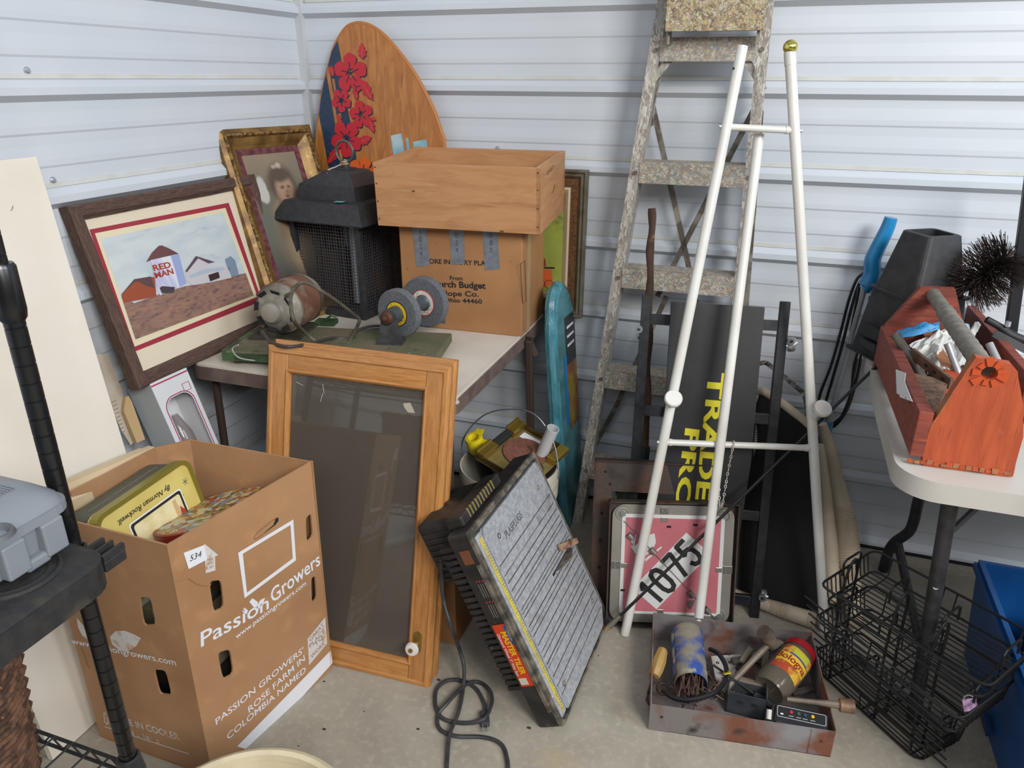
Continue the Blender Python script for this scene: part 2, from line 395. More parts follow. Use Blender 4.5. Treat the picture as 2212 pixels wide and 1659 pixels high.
for zz in (.35, .763):
    b = MB(); b.lathe([(.0128, zz-.018), (.022, zz-.018), (.018, zz+.018), (.0145, zz+.020), (.0128, zz+.018)], Tr(PX, PY, 0), 20); wpart('shelf_socket', b, blk if zz > .5 else mat('socket', '2a2a2c', .4), t, True)
    x1, y1 = PX, PY; x0, y0 = -.02+.1, PY-.42
    for dz in (0, -.024):
        for (p, q) in (((x0, y1+.0), (x1, y1)), ((x1, y1), (x1, y0)), ((x0, y0), (x1, y0)), ((x0, y1), (x0, y0))):
            b = MB(); b.cyl((*p, zz+dz), (*q, zz+dz), .0032, n=8); wpart('rail', b, blkm, t, True)
    b = MB(); n = 26
    for k in range(n): 
        xa = x0+(x1-x0)*k/n; b.cyl((xa, y1, zz-(.024 if k % 2 else 0)), (xa+(x1-x0)/n, y1, zz-(0 if k % 2 else .024)), .0018, n=6)
    for k in range(18):
        ya = y0+(y1-y0)*k/18; b.cyl((x1, ya, zz-(.024 if k % 2 else 0)), (x1, ya+(y1-y0)/18, zz-(0 if k % 2 else .024)), .0018, n=6)
    wpart('truss_wire', b, blkm, t, True, kind='stuff')
    for k in range(1, 14):
        xa = x0+(x1-x0)*k/14; b = MB(); b.cyl((xa, y0, zz+.004), (xa, y1, zz+.004), .0018, n=6); wpart('shelf_wire', b, blkm, t, True)
for (x, y) in ((.08, PY), (.08, PY-.42), (PX, PY-.42)):
    b = MB(); b.cyl((x, y, 0), (x, y, .79 if y < -1.8 or x < .3 else 1.7), .0127, n=16); wpart('post', b, blk, t, True)
# black plastic bin lid on the upper shelf
lidm = mat('dusty_black_plastic', '222224', .55, c2='2c2a28', sc=60, bump=.35, bsc=300, layers=[('5c4f40', 9, .55, .8, (1, 1, 1)), ('8a7f72', 400, .76, .8, (1, 1, 1))])
t = thing('bin_lid', 'dusty black plastic bin lid with rounded corners under the grey case', 'lid', (.55, -1.95, 0.7720))
b = MB(); b.plate(rrect(.30, .768, -2.20, -1.705, .045, 6), (), 0.7720, 0.8120); wpart('rim', b, lidm, t)
b = MB(); o1 = rrect(.303, .765, -2.197, -1.708, .043, 6); o2 = rrect(.315, .753, -2.185, -1.72, .035, 6); o3 = rrect(.33, .738, -2.17, -1.735, .03, 6)
b.skin([b.ring([(x, y, 0.8120) for x, y in o1]), b.ring([(x, y, 0.8210) for x, y in o2]), b.ring([(x, y, 0.8230) for x, y in o3])], True, True, True); wpart('top_panel', b, lidm, t, True)
b = MB(); c = ZZ(45, 1230, 0.8230); b.lathe([(.048, 0.8230), (.052, 0.8260), (.056, 0.8230)], Tr(c.x, c.y-.01, 0), 32); b.lathe([(.036, 0.8230), (.04, 0.8245), (.044, 0.8230)], Tr(c.x, c.y-.01, 0), 32); wpart('moulded_ring', b, lidm, t, True)
b = MB(); b.box(.70, .742, -1.705, -1.668, 0.7750, 0.7920, bev=.002); b.box(.70, .706, -1.705, -1.668, 0.7920, 0.8020); b.box(.736, .742, -1.705, -1.668, 0.7920, 0.8020); b.box(.718, .722, -1.705, -1.668, 0.7920, 0.8020); wpart('latch_lug', b, lidm, t)
# grey tool case
greyp = mat('grey_case_plastic', '7c8187', .45, c2='8a8580', sc=8, lo=.5, hi=.75, bump=.15, bsc=200)
t = thing('tool_case', 'grey moulded plastic tool case lying on the black bin lid', 'case', (.5, -1.9, 0.8250))
x0, x1, y0, y1 = .30, .715, -2.15, -1.702
b = MB(); b.plate(rrect(x0, x1, y0, y1, .03, 5), (), 0.8800, 0.8920); wpart('rim', b, greyp, t)
b = MB(); R = [b.ring([(x, y, z) for x, y in rrect(x0+i, x1-i, y0+i, y1-i, .03, 5)]) for z, i in ((0.8920, .003), (0.9000, .006), (0.9140, .02), (0.9210, .034), (0.9230, .05))]; b.skin(R, True, True, True); sh = wpart('lid_shell', b, greyp, t, True)
b = MB(); R = [b.ring([(x, y, z) for x, y in rrect(x0+i, x1-i, y0+i, y1-i, .025, 5)]) for z, i in ((0.8250, .02), (0.8320, .012), (0.8795, .008))]; b.skin(R, True, True, True); wpart('base_shell', b, greyp, t, True)
b = MB()
for k in range(34):
    y = y1-.05-k*.0045; b.box(x1-.14, x1-.04, y, y+.0018, 0.9225, 0.9242)
wpart('grip_ridge', b, greyp, t, kind='stuff')
for y in (-1.745, -1.80, -1.90):
    b = MB(); b.box(x1-.012, x1+.004, y-.016, y+.016, 0.8320, 0.8800, bev=.003); wpart('latch', b, greyp, t)
b = MB(); b.box(x1-.02, x1+.001, -1.79, -1.755, 0.8260, 0.8420, bev=.004); wpart('foot_block', b, greyp, t)
b = MB(); c = ZZ(-8, 1160, 0.9170); b.lathe([(.011, 0.9190), (.016, 0.9245), (.019, 0.9245), (.021, 0.9190)], Tr(c.x, c.y, 0), 24); wpart('dial_recess', b, mat('case_dark', '54565a', .5), t, True)

# wicker basket on the lower wire shelf
wick = mat('wicker', '6b4a35', .8, c2='3f2a1e', sc=50, bump=.5, bsc=150, layers=[('a5774e', 120, .66, .74, (1, 1, 1))])
bc = Vector((.470, -1.835, .357))
t = thing('wicker_basket', 'dark brown wicker basket on the lower wire shelf at the left edge', 'basket', bc)
rb = lambda z: .108+.09*(z-.357)
R0 = .135
b = MB()
for k in range(26):
    z = .364+k*.0115
    pts = [(bc.x+(rb(z)+.004*math.sin(j*math.pi+k*math.pi))*math.cos(2*math.pi*j/44), bc.y+(rb(z)+.004*math.cos(j*math.pi+k*math.pi))*math.sin(2*math.pi*j/44), z+.002*math.sin(j*2.1)) for j in range(44)]
    b.tube(pts, .0056, 6, loop=True)
wpart('woven_wall', b, wick, t, True, kind='stuff')
b = MB()
for j in range(22):
    a = 2*math.pi*j/22; b.tube([(bc.x+rb(z)*math.cos(a), bc.y+rb(z)*math.sin(a), z) for z in (.36, .5, .665)], .004, 6)
wpart('stake', b, wick, t, True, kind='stuff')
for q in (0, 1):
    b = MB(); b.tube([(bc.x+(rb(.66)+.006*math.cos(a*9+q*3.14))*math.cos(a), bc.y+(rb(.66)+.006*math.cos(a*9+q*3.14))*math.sin(a), .667+.006*math.sin(a*9+q*3.14)) for a in [2*math.pi*j/90 for j in range(90)]], .008, 6, loop=True); wpart('rim_braid', b, wick, t, True)
b = MB(); b.cyl((bc.x, bc.y, .357), (bc.x, bc.y, .363), .106, n=28); wpart('base', b, wick, t)
b = MB(); b.bar((bc.x+.02, bc.y+.02, .366), (bc.x+.075, bc.y+.055, .69), .035, .006); o = solo('metal_strip', b, mat('grey_strip', '8b9198', .35, .4), 'grey metal strip standing inside the dark wicker basket', 'strip', (bc.x+.02, bc.y, .366))

# cream bin at the bottom edge
t = thing('plastic_bin', 'round cream plastic bin whose rim shows at the bottom edge', 'bin', (.885, -1.715, 0))
binm = mat('bin_cream', 'cdbfa0', .45, c2='bcae90', sc=12, bump=.1)
b = MB(); b.lathe([(.0, .004), (.13, .004), (.176, .285), (.178, .285), (.134, 0), (0, 0)], Tr(.885, -1.715, 0), 56); wpart('bin_body', b, binm, t, True)
b = MB(); b.lathe([(.174, .284), (.176, .296), (.184, .299), (.192, .295), (.192, .283), (.188, .283), (.186, .291), (.179, .291), (.178, .284)], Tr(.885, -1.715, 0), 56); wpart('rolled_rim', b, binm, t, True)
# ================================================================ flower carton
card = mat('cardboard', 'a57c57', .8, c2='99704c', sc=3, bump=.12, bsc=250, st=(1, 1, .25), layers=[('b5875c', 14, .55, .8, (1, 1, .2))])
card_in = mat('cardboard_inside', 'a5764c', .8, c2='996b42', sc=5)
inkw = mat('white_ink', 'd9d8dc', .65); inkw2 = mat('white_ink_worn', 'c9c2bd', .7, c2='b3926f', sc=40, lo=.55, hi=.7)
zt = .603
A0, B0, F0 = ZZ(460, 1682), ZZ(718, 1444), ZZ(217, 1592)
top = [ZZ(*a, zt) for a in ((359, 1178), (677, 996), (410, 949), (335, 966), (150, 1062), (140, 1156))]
top[5] = F0+(top[0]-A0)
C0, D0, E0 = [p+(B0-top[1])*.6-Vector((0, 0, zt)) for p in top[2:5]]
C0.z = D0.z = E0.z = 0
bot = [A0, B0, C0, D0, E0, F0]
t = thing('flower_carton', 'big open brown cardboard carton with white rose grower printing', 'carton', (bot[0]+bot[2])/2)
inside = (sum(bot, Vector())/6)
def faceM(i, j):
    o = bot[i]; x = bot[j]-bot[i]; u = (top[i]+top[j])/2-(bot[i]+bot[j])/2; M = F(o, x, u)
    return M
names = [(0, 1), (5, 0), (1, 2), (2, 3), (3, 4), (4, 5)]
FM = {}
holes_px = {(0, 1): [[(452, 1255), (478, 1253), (484, 1312), (462, 1322)], [(470, 1410), (497, 1402), (505, 1455), (482, 1467)], [(660, 1120), (672, 1108), (676, 1158), (663, 1172)], [(672, 1250), (681, 1243), (684, 1292), (674, 1303)], ],
            (5, 0): [[(300, 1290), (325, 1290), (337, 1350), (309, 1352)], [(331, 1446), (358, 1448), (371, 1502), (344, 1500)], [(172, 1396), (178, 1400), (196, 1452), (190, 1448)]]}
for (i, j) in names:
    M = faceM(i, j); FM[(i, j)] = M; I = M.inverted()
    out = [(I@bot[i]).xy, (I@bot[j]).xy, (I@top[j]).xy, (I@top[i]).xy]
    hs = []
    for h in holes_px.get((i, j), []):
        q = Q2(h, M); c = sum(q, Vector((0, 0)))/len(q); rs = []
        m = len(q)
        for k in range(m):
            p0, p, p1 = q[k-1], q[k], q[(k+1) % m]
            rs += [p+(p0-p)*.22, p+(p0-p)*.06+(p1-p)*.06, p+(p1-p)*.22]
        hs.append(rs)
    sgn = 1 if (M.to_3x3().col[2]).dot((bot[i]+bot[j])/2-inside) > 0 else -1
    b = MB(); b.plate(out, hs, -.0045*sgn, 0); part('side_wall', b, card, t, M)
b = MB(); b.plate([(p.x, p.y) for p in bot], (), .002, .007); wpart('bottom', b, card_in, t)
M = FM[(0, 1)]; e = .0006
def mark(outer_px, mt, name='print', holes=(), h=e, M_=None, par=None):
    MM = M_ or M; b = MB(); b.flat(Q2(outer_px, MM), h, holes=[Q2(x, MM) for x in holes]); return part(name, b, mt, par or t, MM)
mark([(514, 1194), (633, 1122), (639, 1210), (528, 1292)], inkw, 'printed_frame', [[(524, 1196), (627, 1134), (632, 1206), (533, 1280)]])
mark([(512, 1612), (714, 1405), (718, 1432), (565, 1602), (545, 1622)], inkw, 'printed_band')
def lettering(s, pa, pb, hpx, mt, MM, sx=None, bold=0, nm='lettering', par=None, shear=0, h=e):
    """text whose middle line runs from pixel pa to pixel pb; cap height hpx pixels"""
    a, c = P2(*pa, MM, h), P2(*pb, MM, h); d = c-a
    perp = P2(pa[0], pa[1]-hpx, MM, h)-a; size = abs(perp.y*d.x-perp.x*d.y)/d.length/.70
    cu = bpy.data.curves.new('q', 'FONT'); cu.body = s; cu.size = size; cu.offset = 0; oo = bpy.data.objects.new('q', cu); COL.objects.link(oo); bpy.context.view_layer.update(); w = max(oo.dimensions.x, 1e-4); bpy.data.objects.remove(oo)
    M2 = Tr((a+c)/2*Vector((1, 1, 0)) if False else Vector(((a.x+c.x)/2, (a.y+c.y)/2, 0)))@Matrix.Rotation(math.atan2(d.y, d.x), 4, 'Z')
    return text(nm, s, size, mt, par or t, MM, h, bold, d.length/w, M2=M2, shear=shear)
lettering('Passion', (434, 1384), (580, 1302), 33, inkw, M, bold=.01)
lettering('Growers', (586, 1291), (690, 1207), 33, inkw, M, bold=.01)
lettering('www.passiongrowers.com', (510, 1376), (661, 1259), 12, inkw, M, bold=.008)
for q in ([(538, 1300), (545, 1292), (556, 1300), (558, 1315), (548, 1312)], [(553, 1312), (562, 1296), (572, 1291), (568, 1304), (558, 1316)], [(524, 1318), (528, 1312), (535, 1318), (533, 1326), (526, 1325)]): mark(q, inkw, 'leaf_print')
lettering("PASSION GROWERS'", (466, 1561), (655, 1404), 15, inkw, M, bold=.006)
lettering('ROSE FARM IN', (537, 1535), (658, 1421), 15, inkw, M, bold=.006)
lettering('COLOMBIA NAMED', (491, 1593), (660, 1446), 15, inkw, M, bold=.006)
mark([(664, 1380), (702, 1333), (706, 1390), (667, 1437)], inkw2, 'printed_badge')
brown_ink = mat('brown_ink', '8c6f5a', .8)
for s, a, c in (('GREAT', (669, 1384), (699, 1348)), ('PLACE', (669, 1397), (701, 1361)), ('TO', (681, 1394), (697, 1375)), ('WORK', (672, 1420), (702, 1388))): lettering(s, a, c, 10, brown_ink, M, h=.0011)
white_paper = mat('white_paper', 'dcdce0', .6); black_ink = mat('black_ink', '1d1a1c', .7)
mark([(396, 1194), (440, 1177), (447, 1208), (407, 1229)], white_paper, 'lot_sticker', h=.001)
lettering('534', (410, 1208), (434, 1197), 13, black_ink, M, shear=.2, h=.0015)
mark([(441, 1174), (471, 1199), (464, 1202), (465, 1232), (444, 1238), (442, 1205), (436, 1208)], inkw2, 'arrow_print')
for s, y in (('THIS', 1211), ('SIDE', 1219), ('UP', 1228)): lettering(s, (446, y), (461, y-4), 6, brown_ink, M, h=.0011)
# scored hand hole and torn crease
b = MB(); q = Q2([(548, 1162), (556, 1150), (590, 1123), (600, 1118), (601, 1124), (595, 1133), (560, 1160), (552, 1165)], M); b.tube([(p.x, p.y, .0004) for p in q], .0008, 4, loop=True); part('hand_hole_score', b, mat('score', '6d4526', .9), t, M)
b = MB(); b.flat(Q2([(596, 1118), (601, 1119), (601, 1126), (592, 1136), (570, 1152), (572, 1149), (590, 1134)], M), .0008); part('hand_hole_gap', b, dk, t, M)
b = MB(); b.tube([Vector((*P2(x, y, M).xy, .0006)) for x, y in ((385, 1254), (405, 1248), (425, 1262), (448, 1266), (455, 1262))], .0012, 4); part('crease', b, card, t, M)
M5 = FM[(5, 0)]
mark([(238, 1375), (250, 1363), (270, 1362), (290, 1370), (305, 1378), (295, 1395), (275, 1408), (258, 1404), (243, 1392)], inkw2, 'leaf_print', M_=M5)
mark([(166, 1333), (180, 1350), (190, 1375), (191, 1382), (178, 1372), (169, 1355)], inkw2, 'leaf_print', M_=M5)
lettering('www.passiongrowers.com', (155, 1385), (380, 1432), 12, inkw, M5, bold=.008)
lettering('STORE IN COOLER', (236, 1548), (386, 1593), 13, inkw2, M5, bold=.01)
lettering('AT 34 - 38° F', (246, 1570), (345, 1606), 12, inkw2, M5)
mark([(226, 1568), (408, 1627), (408, 1629), (226, 1570)], inkw2, 'printed_line', M_=M5)
mark([(223, 1540), (228, 1538), (236, 1560), (232, 1566), (226, 1560)], inkw2, 'thermometer_print', [[(226, 1544), (228, 1543), (233, 1559), (231, 1562), (228, 1558)]], M_=M5)
# contents: square gold tin
gold_tin = mat('tin_gold', 'c7b05c', .38, .15, c2='d8c878', sc=5); tin_rim = mat('tin_rim', '8e8438', .35, .5); tin_dark = mat('tin_dark', '4a4d42', .45)
a, c = ZZ(206, 1119, .600), ZZ(404, 985, .607); dn = ZZ(440, 1085, .49)
M = F(c, c-a, (-.20, -.02, .98)) ; M = M@Tr(0, 0, 0)
L = (c-a).length+.01; Hh = .20
t = thing('square_tin', 'square gold cookie tin tilted inside the flower carton', 'tin', M@Tr(-L/2, -Hh, 0)); M = M@Tr(-L, -Hh, 0)
b = MB(); b.plate(rrect(0, L, 0, Hh, .028, 5), [rrect(.010, L-.010, .010, Hh-.010, .02, 5)], -.02, .002); part('lid_rim', b, tin_rim, t, M)
b = MB(); b.plate(rrect(.010, L-.010, .010, Hh-.010, .02, 5), (), -.006, -.001); part('lid_face', b, gold_tin, t, M)
b = MB(); b.plate(rrect(.006, L-.006, .006, Hh-.006, .025, 5), (), -.095, -.02); part('tin_body', b, tin_dark, t, M)
b = MB(); b.plate(rrect(.004, L-.004, .004, Hh-.004, .026, 5), (), -.03, -.026); part('gold_band', b, gold_tin, t, M)
for (x0, x1, y1, mt, hh) in ((.070, L-.05, Hh-.055, white_paper, -.0004), (.073, L-.053, Hh-.058, mat('frame_dark', '23241c', .5), 0), (.079, L-.059, Hh-.064, mat('parchment', 'd9cda4', .6, c2='cdbd8c', sc=30), .0004)):
    b = MB(); b.flat(rrect(x0, x1, .0, y1, .006), hh); part('printed_panel', b, mt, t, M)
h0 = Matrix.Rotation(math.pi, 4, 'Z')
text('lettering', 'By Norman Rockwell.', .017, black_ink, t, M, 0, .01, 1.0, shear=.35, M2=Tr(L*.46, Hh-.038, 0)@h0)
text('lettering', 'Original Double Chocolate Chip Cookies', .012, mat('pale_print', '8f8c78', .6), t, M@Tr(L/2, Hh-.006, -.055)@Rx(-90), .0012, 0, .95, M2=h0)
rd = mat('red_print', 'a63a22', .6)
b = MB(); b.flat([(.17, .02), (.185, .055), (.2, .07), (.205, .11), (.215, .095), (.222, .078), (.235, .082), (.24, .06), (.25, .04), (.252, .02)], .0008); part('red_figure_print', b, rd, t, M)
b = MB(); b.flat([(.19, .05), (.205, .05), (.2, Hh-.07), (.19, Hh-.07)], .0009); part('post_print', b, mat('tan_print', 'c2a272', .7), t, M)
for k, (x, y) in enumerate(((.03, .07), (L-.03, Hh-.05), (L-.055, Hh-.075), (.05, .03), (L-.045, .08))):
    b = MB()
    for q in range(3): b.bar((x, y, -.0008), (x+.009*math.cos(q*1.05), y+.009*math.sin(q*1.05), -.0008), .0012, .0004); b.bar((x, y, -.0008), (x-.009*math.cos(q*1.05), y-.009*math.sin(q*1.05), -.0008), .0012, .0004)
    part('snowflake_print', b, tin_dark, t, M)
# round tin with red rim
mid = ZZ(458, 1102, .520); wd = (mid-CAM).dot(_f); rad = 121*wd/FPX
xd = (TT(578, 1070, wd)-TT(338, 1134, wd)).normalized(); vv = (CAM-mid); vv = (vv-xd*vv.dot(xd)).normalized(); ww = xd.cross(vv); ww = ww if ww.z > 0 else -ww
nn_ = vv*math.sin(math.radians(15))+ww*math.cos(math.radians(15)); M = F(mid, xd, nn_.cross(xd))
t = thing('round_tin', 'round red-rimmed biscuit tin with a village scene inside the flower carton', 'tin', M)
red_en = mat('tin_red', '8f2a22', .35, .1); scene_m = splat('village_print', '9a8a50', ['b59b52', '8c3a2a', '7d8a9a', 'c9b98a', '5c5a34', 'a8552c', 'b8b8b0', '8a7a40'], 75, .4, .0, 1)
b = MB(); b.lathe([(rad*.96, .002), (rad, 0), (rad, -.022), (rad*.985, -.024)], None, 48); part('lid_rim', b, red_en, t, M, smooth=True)
b = MB(); b.lathe([(0, .001), (rad*.6, .002), (rad*.965, .002)], None, 48); part('lid_face', b, scene_m, t, M, smooth=True)
b = MB(); b.lathe([(rad*.975, -.022), (rad*.975, -.058), (0, -.058)], None, 48); part('tin_body', b, splat('village_side', '6e6a40', ['6f7a3a', '8c4a2a', 'a89a6a', '4c5a4a', '8a8a7a', '5a4a2a'], 80, .4, 0, 1), t, M, smooth=True)
# purple packet and other contents low in the carton
b = MB(); b.box(-.07, .07, -.09, .09, 0, .012, bev=.002); pu = ZZ(490, 1437, .18)
Mx = Tr(pu+Vector((-.045, .03, -.13)))@Rz(80)@Rx(75)
solo('purple_book', b.xf(Mx), mat('purple_cover', '5a4f96', .4, c2='2e3350', sc=8), 'purple-covered packet seen through the lower vent of the flower carton', 'packet', pu+Vector((-.045, .03, -.15)))
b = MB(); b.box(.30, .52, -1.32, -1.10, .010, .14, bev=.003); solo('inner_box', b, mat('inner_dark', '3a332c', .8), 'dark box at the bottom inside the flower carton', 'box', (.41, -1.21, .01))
for k in range(5):
    x = .30+.035*k; b = MB(); b.box(x, x+.028, -1.33, -1.15, .145, .33-.01*k, bev=.001)
    solo('tape_case', b, mat('tape_case%d' % k, ['cfc8b0', '8a8468', 'b8b4a4', '5a5648', '9c947c'][k], .5), 'thin %s case standing inside the flower carton' % ['cream', 'olive', 'pale grey', 'dark brown', 'tan'][k], 'case', (x+.014, -1.24, .145), group='cases inside the flower carton')

# ================================================================ folding card table
ttop = mat('table_vinyl', 'cfc6ba', .5, c2='c4bbae', sc=5); tframe = mat('brown_frame', '6b5a52', .4, c2='5c4c46', sc=20); rustm = mat('rusty_chip', 'a9a098', .6)
TZ = .700; tx0, tx1, ty0, ty1 = .105, .888, -.838, -.07
t = thing('card_table', 'square folding card table with cream top and brown frame', 'table', ((tx0+tx1)/2, (ty0+ty1)/2, 0))
b = MB(); b.plate(rrect(tx0+.004, tx1-.004, ty0+.004, ty1-.004, .03, 6), (), TZ-.008, TZ); wpart('table_top', b, ttop, t)
b = MB(); o = rrect(tx0, tx1, ty0, ty1, .034, 6); i_ = rrect(tx0+.02, tx1-.02, ty0+.02, ty1-.02, .02, 6); b.plate(o, [i_], TZ-.045, TZ-.009); wpart('apron', b, tframe, t)
b = MB(); b.plate(rrect(tx0+.015, tx1-.015, ty0+.015, ty1-.015, .02, 6), (), TZ-.014, TZ-.009); wpart('underside', b, mat('dark_board', '3a332e', .9), t)
b = MB(); b.plate(rrect(tx0+.003, tx1-.003, ty0+.003, ty1-.003, .031, 6), [rrect(tx0+.009, tx1-.009, ty0+.009, ty1-.009, .028, 6)], TZ-.004, TZ+.0012); wpart('edge_bead', b, ttop, t)
legm = mat('leg_brown', '3d302b', .45)
for (x, y, x2, y2) in ((tx0+.04, ty0+.05, tx0+.02, ty0+.06), (tx0+.04, ty1-.05, tx0+.03, ty1-.04), (.85, ty0+.06, .83, ty0+.07)):
    b = MB(); b.cyl((x, y, TZ-.04), (x2, y2, 0), .011, n=12); wpart('leg', b, legm, t, True)
p1 = ZZ(1143, 735, .68); p0 = Vector((p1.x+.012, p1.y+.02, 0)); b = MB(); b.bar(p0, p1, .020, .020, (1, 0, 0), .003); wpart('leg', b, legm, t)
b = MB(); b.bar(p1+Vector((-.11, .05, -.01)), p1+Vector((.012, 0, -.0)), .006, .02); b.bar(p1+Vector((.002, 0, 0)), p1+Vector((.02, .01, -.05)), .005, .016); wpart('leg_brace', b, legm, t)
b = MB(); c = Vector((tx1-.008, ty0+.028, TZ-.014)); b.sphere(c, .012, 1.0, 1.4, .6, 8); b.noise(.006, 80); wpart('chipped_corner', b, rustm, t)
# ================================================================ things standing behind the carton by the left wall
b = MB(); b.box(.035, .235, -1.085, -.885, 0, .395, bev=.002); solo('support_box', b, card_in, 'plain brown box on the floor hidden behind the flower carton', 'box', (.13, -.98, 0))
lc = XX(312, 831, .135); rc = XX(389, 800, .135)
M = LF(lc.x+.085, lc.y+.012, lc.z-.26, 88, 18)
lw_, lh = (rc.y-lc.y), .27
t = thing('lamp_carton', 'white and crimson window carton with a clear glass inside, behind the flower carton', 'carton', M@Tr(lw_/2, 0, -.03))
wc = mat('white_carton', 'c9c9cb', .5); gc = mat('grey_carton_side', '9aa0a2', .5); crim = mat('crimson_ink', 'a02850', .5)
win = [(x, y) for x, y in rrect(.018, lw_-.016, .02, lh-.055, .03, 6)]
b = MB(); b.plate([(0, 0), (lw_, 0), (lw_, lh), (0, lh)], [win], -.001, 0); part('front_panel', b, wc, t, M)
b = MB(); o1 = rrect(.013, lw_-.011, .015, lh-.050, .034, 6); i1 = rrect(.0155, lw_-.0135, .0175, lh-.0525, .032, 6); b.plate(o1, [i1], 0, .0006); part('crimson_outline', b, crim, t, M)
b = MB(); b.box(0, lw_, lh-.010, lh-.0065, 0, .0006); part('crimson_stripe', b, crim, t, M)
b = MB(); b.plate([(lw_-.034, lh-.034), (lw_-.010, lh-.034), (lw_-.010, lh-.056), (lw_-.034, lh-.056)], [[(lw_-.0328, lh-.0352), (lw_-.0112, lh-.0352), (lw_-.0112, lh-.0548), (lw_-.0328, lh-.0548)]], .0002, .001); part('crimson_square', b, crim, t, M)
b = MB(); b.box(-.001, 0, 0, lh, -.085, 0); part('side_panel', b, gc, t, M)
b = MB(); b.box(lw_, lw_+.001, 0, lh, -.085, 0); b.box(0, lw_, 0, lh, -.086, -.085); part('back_panel', b, wc, t, M)
b = MB(); b.box(0, lw_, lh, lh+.001, -.085, 0); part('black_top', b, black_ink, t, M)
b = MB(); b.lathe([(.026, 0), (.030, .05), (.028, .10), (.012, .15), (.010, .155)], M@Tr(lw_/2, .01, -.042)@Rx(-90), 24); b.xf(M.inverted()); part('clear_glass', b, glassy('clear_glass', 'd8d4d0', .85, .05, 'b8b0ac', .25), t, M, smooth=True)
M = LF(.135, -1.135, .40, 88, 16)
t = thing('news_sheet', 'curled yellowed newspaper sheet beside the cream panel under the farm print', 'paper', M@Tr(.07, 0, 0))
b = MB(); q = Q2([(203, 765), (232, 765), (264, 846), (266, 866), (292, 952), (282, 962), (262, 930), (240, 880)], M); b.plate([(p.x, p.y) for p in q], (), 0, .0012); part('sheet', b, mat('news', 'b5a898', .8, c2='a89a88', sc=12), t, M)
for k in range(9): p = P2(244+k*3, 868+k*8, M, .0014); b = MB(); b.box(p.x-.006, p.x+.010-.001*k, p.y-.001, p.y+.001, .0012, .0016); part('print_line', b, brown_ink, t, M)
M = LF(.150, -1.105, .40, 88, 18)
t = thing('tan_folder', 'narrow tan cardboard folder standing between newspaper and white carton', 'folder', M)
b = MB(); q = Q2([(266, 858), (272, 856), (280, 870), (308, 950), (290, 958), (262, 890)], M); b.plate([(p.x, p.y) for p in q], (), 0, .010); part('cover', b, mat('tan_card', 'b0946a', .7), t, M)
# ================================================================ pictures
def rails(name, Wd, Hh, profile, mt, par, M, mts=None, rough=0):
    """four mitred rails; profile = [(distance in from outer edge, height)]"""
    cs = [(0, 0, 1, 1), (Wd, 0, -1, 1), (Wd, Hh, -1, -1), (0, Hh, 1, -1)]
    for i in range(4):
        x0, y0, a0, c0 = cs[i]; x1, y1, a1, c1 = cs[(i+1) % 4]
        n = 14 if rough else 1; rg = []; d = Vector((x1-x0, y1-y0, 0)).normalized()
        for k in range(n+1):
            f = k/n; rg.append(None)
        b = MB(); rings = []
        for k in range(n+1):
            f = k/n
            rings.append(b.ring([Vector((x0+a0*p, y0+c0*p, h))*(1-f)+Vector((x1+a1*p, y1+c1*p, h))*f for p, h in profile]))
        b.skin(rings, True, True, True)
        if rough: b.noise(rough, 40, i*7)
        part(name, b, mts[i] if mts else mt, par, M, smooth='fix', sharp=30)
barnwood_h = mat('barnwood_h', '5b443a', .85, c2='3f2d27', sc=30, st=(1, 14, 14), lo=.35, hi=.65, bump=.8, bsc=20, layers=[('7d6152', 50, .6, .75, (1, 10, 10))])
barnwood_v = mat('barnwood_v', '5f473c', .85, c2='42302a', sc=30, st=(14, 1, 14), lo=.35, hi=.65, bump=.8, bsc=20, layers=[('7d6152', 50, .6, .75, (10, 1, 10))])
M = LF(.128, -1.038, TZ, 89.5, 13.4)
Wd, Hh = .667, .452
t = thing('barn_picture', 'framed farm print with a white silo in a rough dark barnwood frame', 'picture', M@Tr(Wd/2, 0, 0)); 
rails('frame_rail', Wd, Hh, [(0, -.022), (0, .008), (.006, .012), (.026, .012), (.032, .004), (.036, .002), (.036, -.012), (.02, -.022)], None, t, M, [barnwood_h, barnwood_v]*2, .0012)
matb = mat('mat_board', 'dccfb8', .8); matr = mat('mat_red', '9c2c3c', .7); matc = mat('mat_cream', 'dfd2b2', .75)
b = MB(); b.box(.03, Wd-.03, .03, Hh-.03, -.012, -.004); part('mat_board', b, matb, t, M)
def pm(px, mt, nm, h, holes=()): 
    b = MB(); b.flat(Q2(px, M, h), h, holes=[Q2(x, M, h) for x in holes]); return part(nm, b, mt, t, M)
pm([(193, 496), (494, 438), (566, 650), (285, 762)], matr, 'red_liner', -.0035)
pm([(205, 504), (487, 449), (556, 641), (291, 749)], matc, 'cream_liner', -.003)
ART = [(218, 516), (482, 459), (548, 638), (293, 733)]
sky_m = mat('print_sky', 'bcc6cb', .5, c2='ced5d5', sc=9, lo=.3, hi=.7, st=(1, 3, 1), dist=.5, layers=[('9fabb9', 14, .58, .85, (1, 4, 1))])
fld = mat('print_field', '84675e', .5, c2='a07a66', sc=16, lo=.3, hi=.7, st=(1, 3, 1), layers=[('584650', 40, .5, .75, (1, 3, 1)), ('b89474', 60, .58, .8, (1, 4, 1))])
pic = pm(ART, sky_m, 'printed_picture', -.0025)
def pp(px, c, nm='print', h=-.0018, **k):
    b = MB(); b.flat(Q2(px, M, h), h); return part(nm, b, c if not isinstance(c, str) else m_('pr'+c, c, .5, **k), pic, M)
pp([(262, 640), (290, 655), (330, 640), (400, 618), (440, 612), (500, 596), (531, 590), (548, 638), (293, 733)], fld, 'field_print')
pp([(262, 636), (290, 607), (312, 600), (334, 598), (338, 640), (300, 648), (268, 654)], '9a4d33', 'red_barn_print', -.0014)
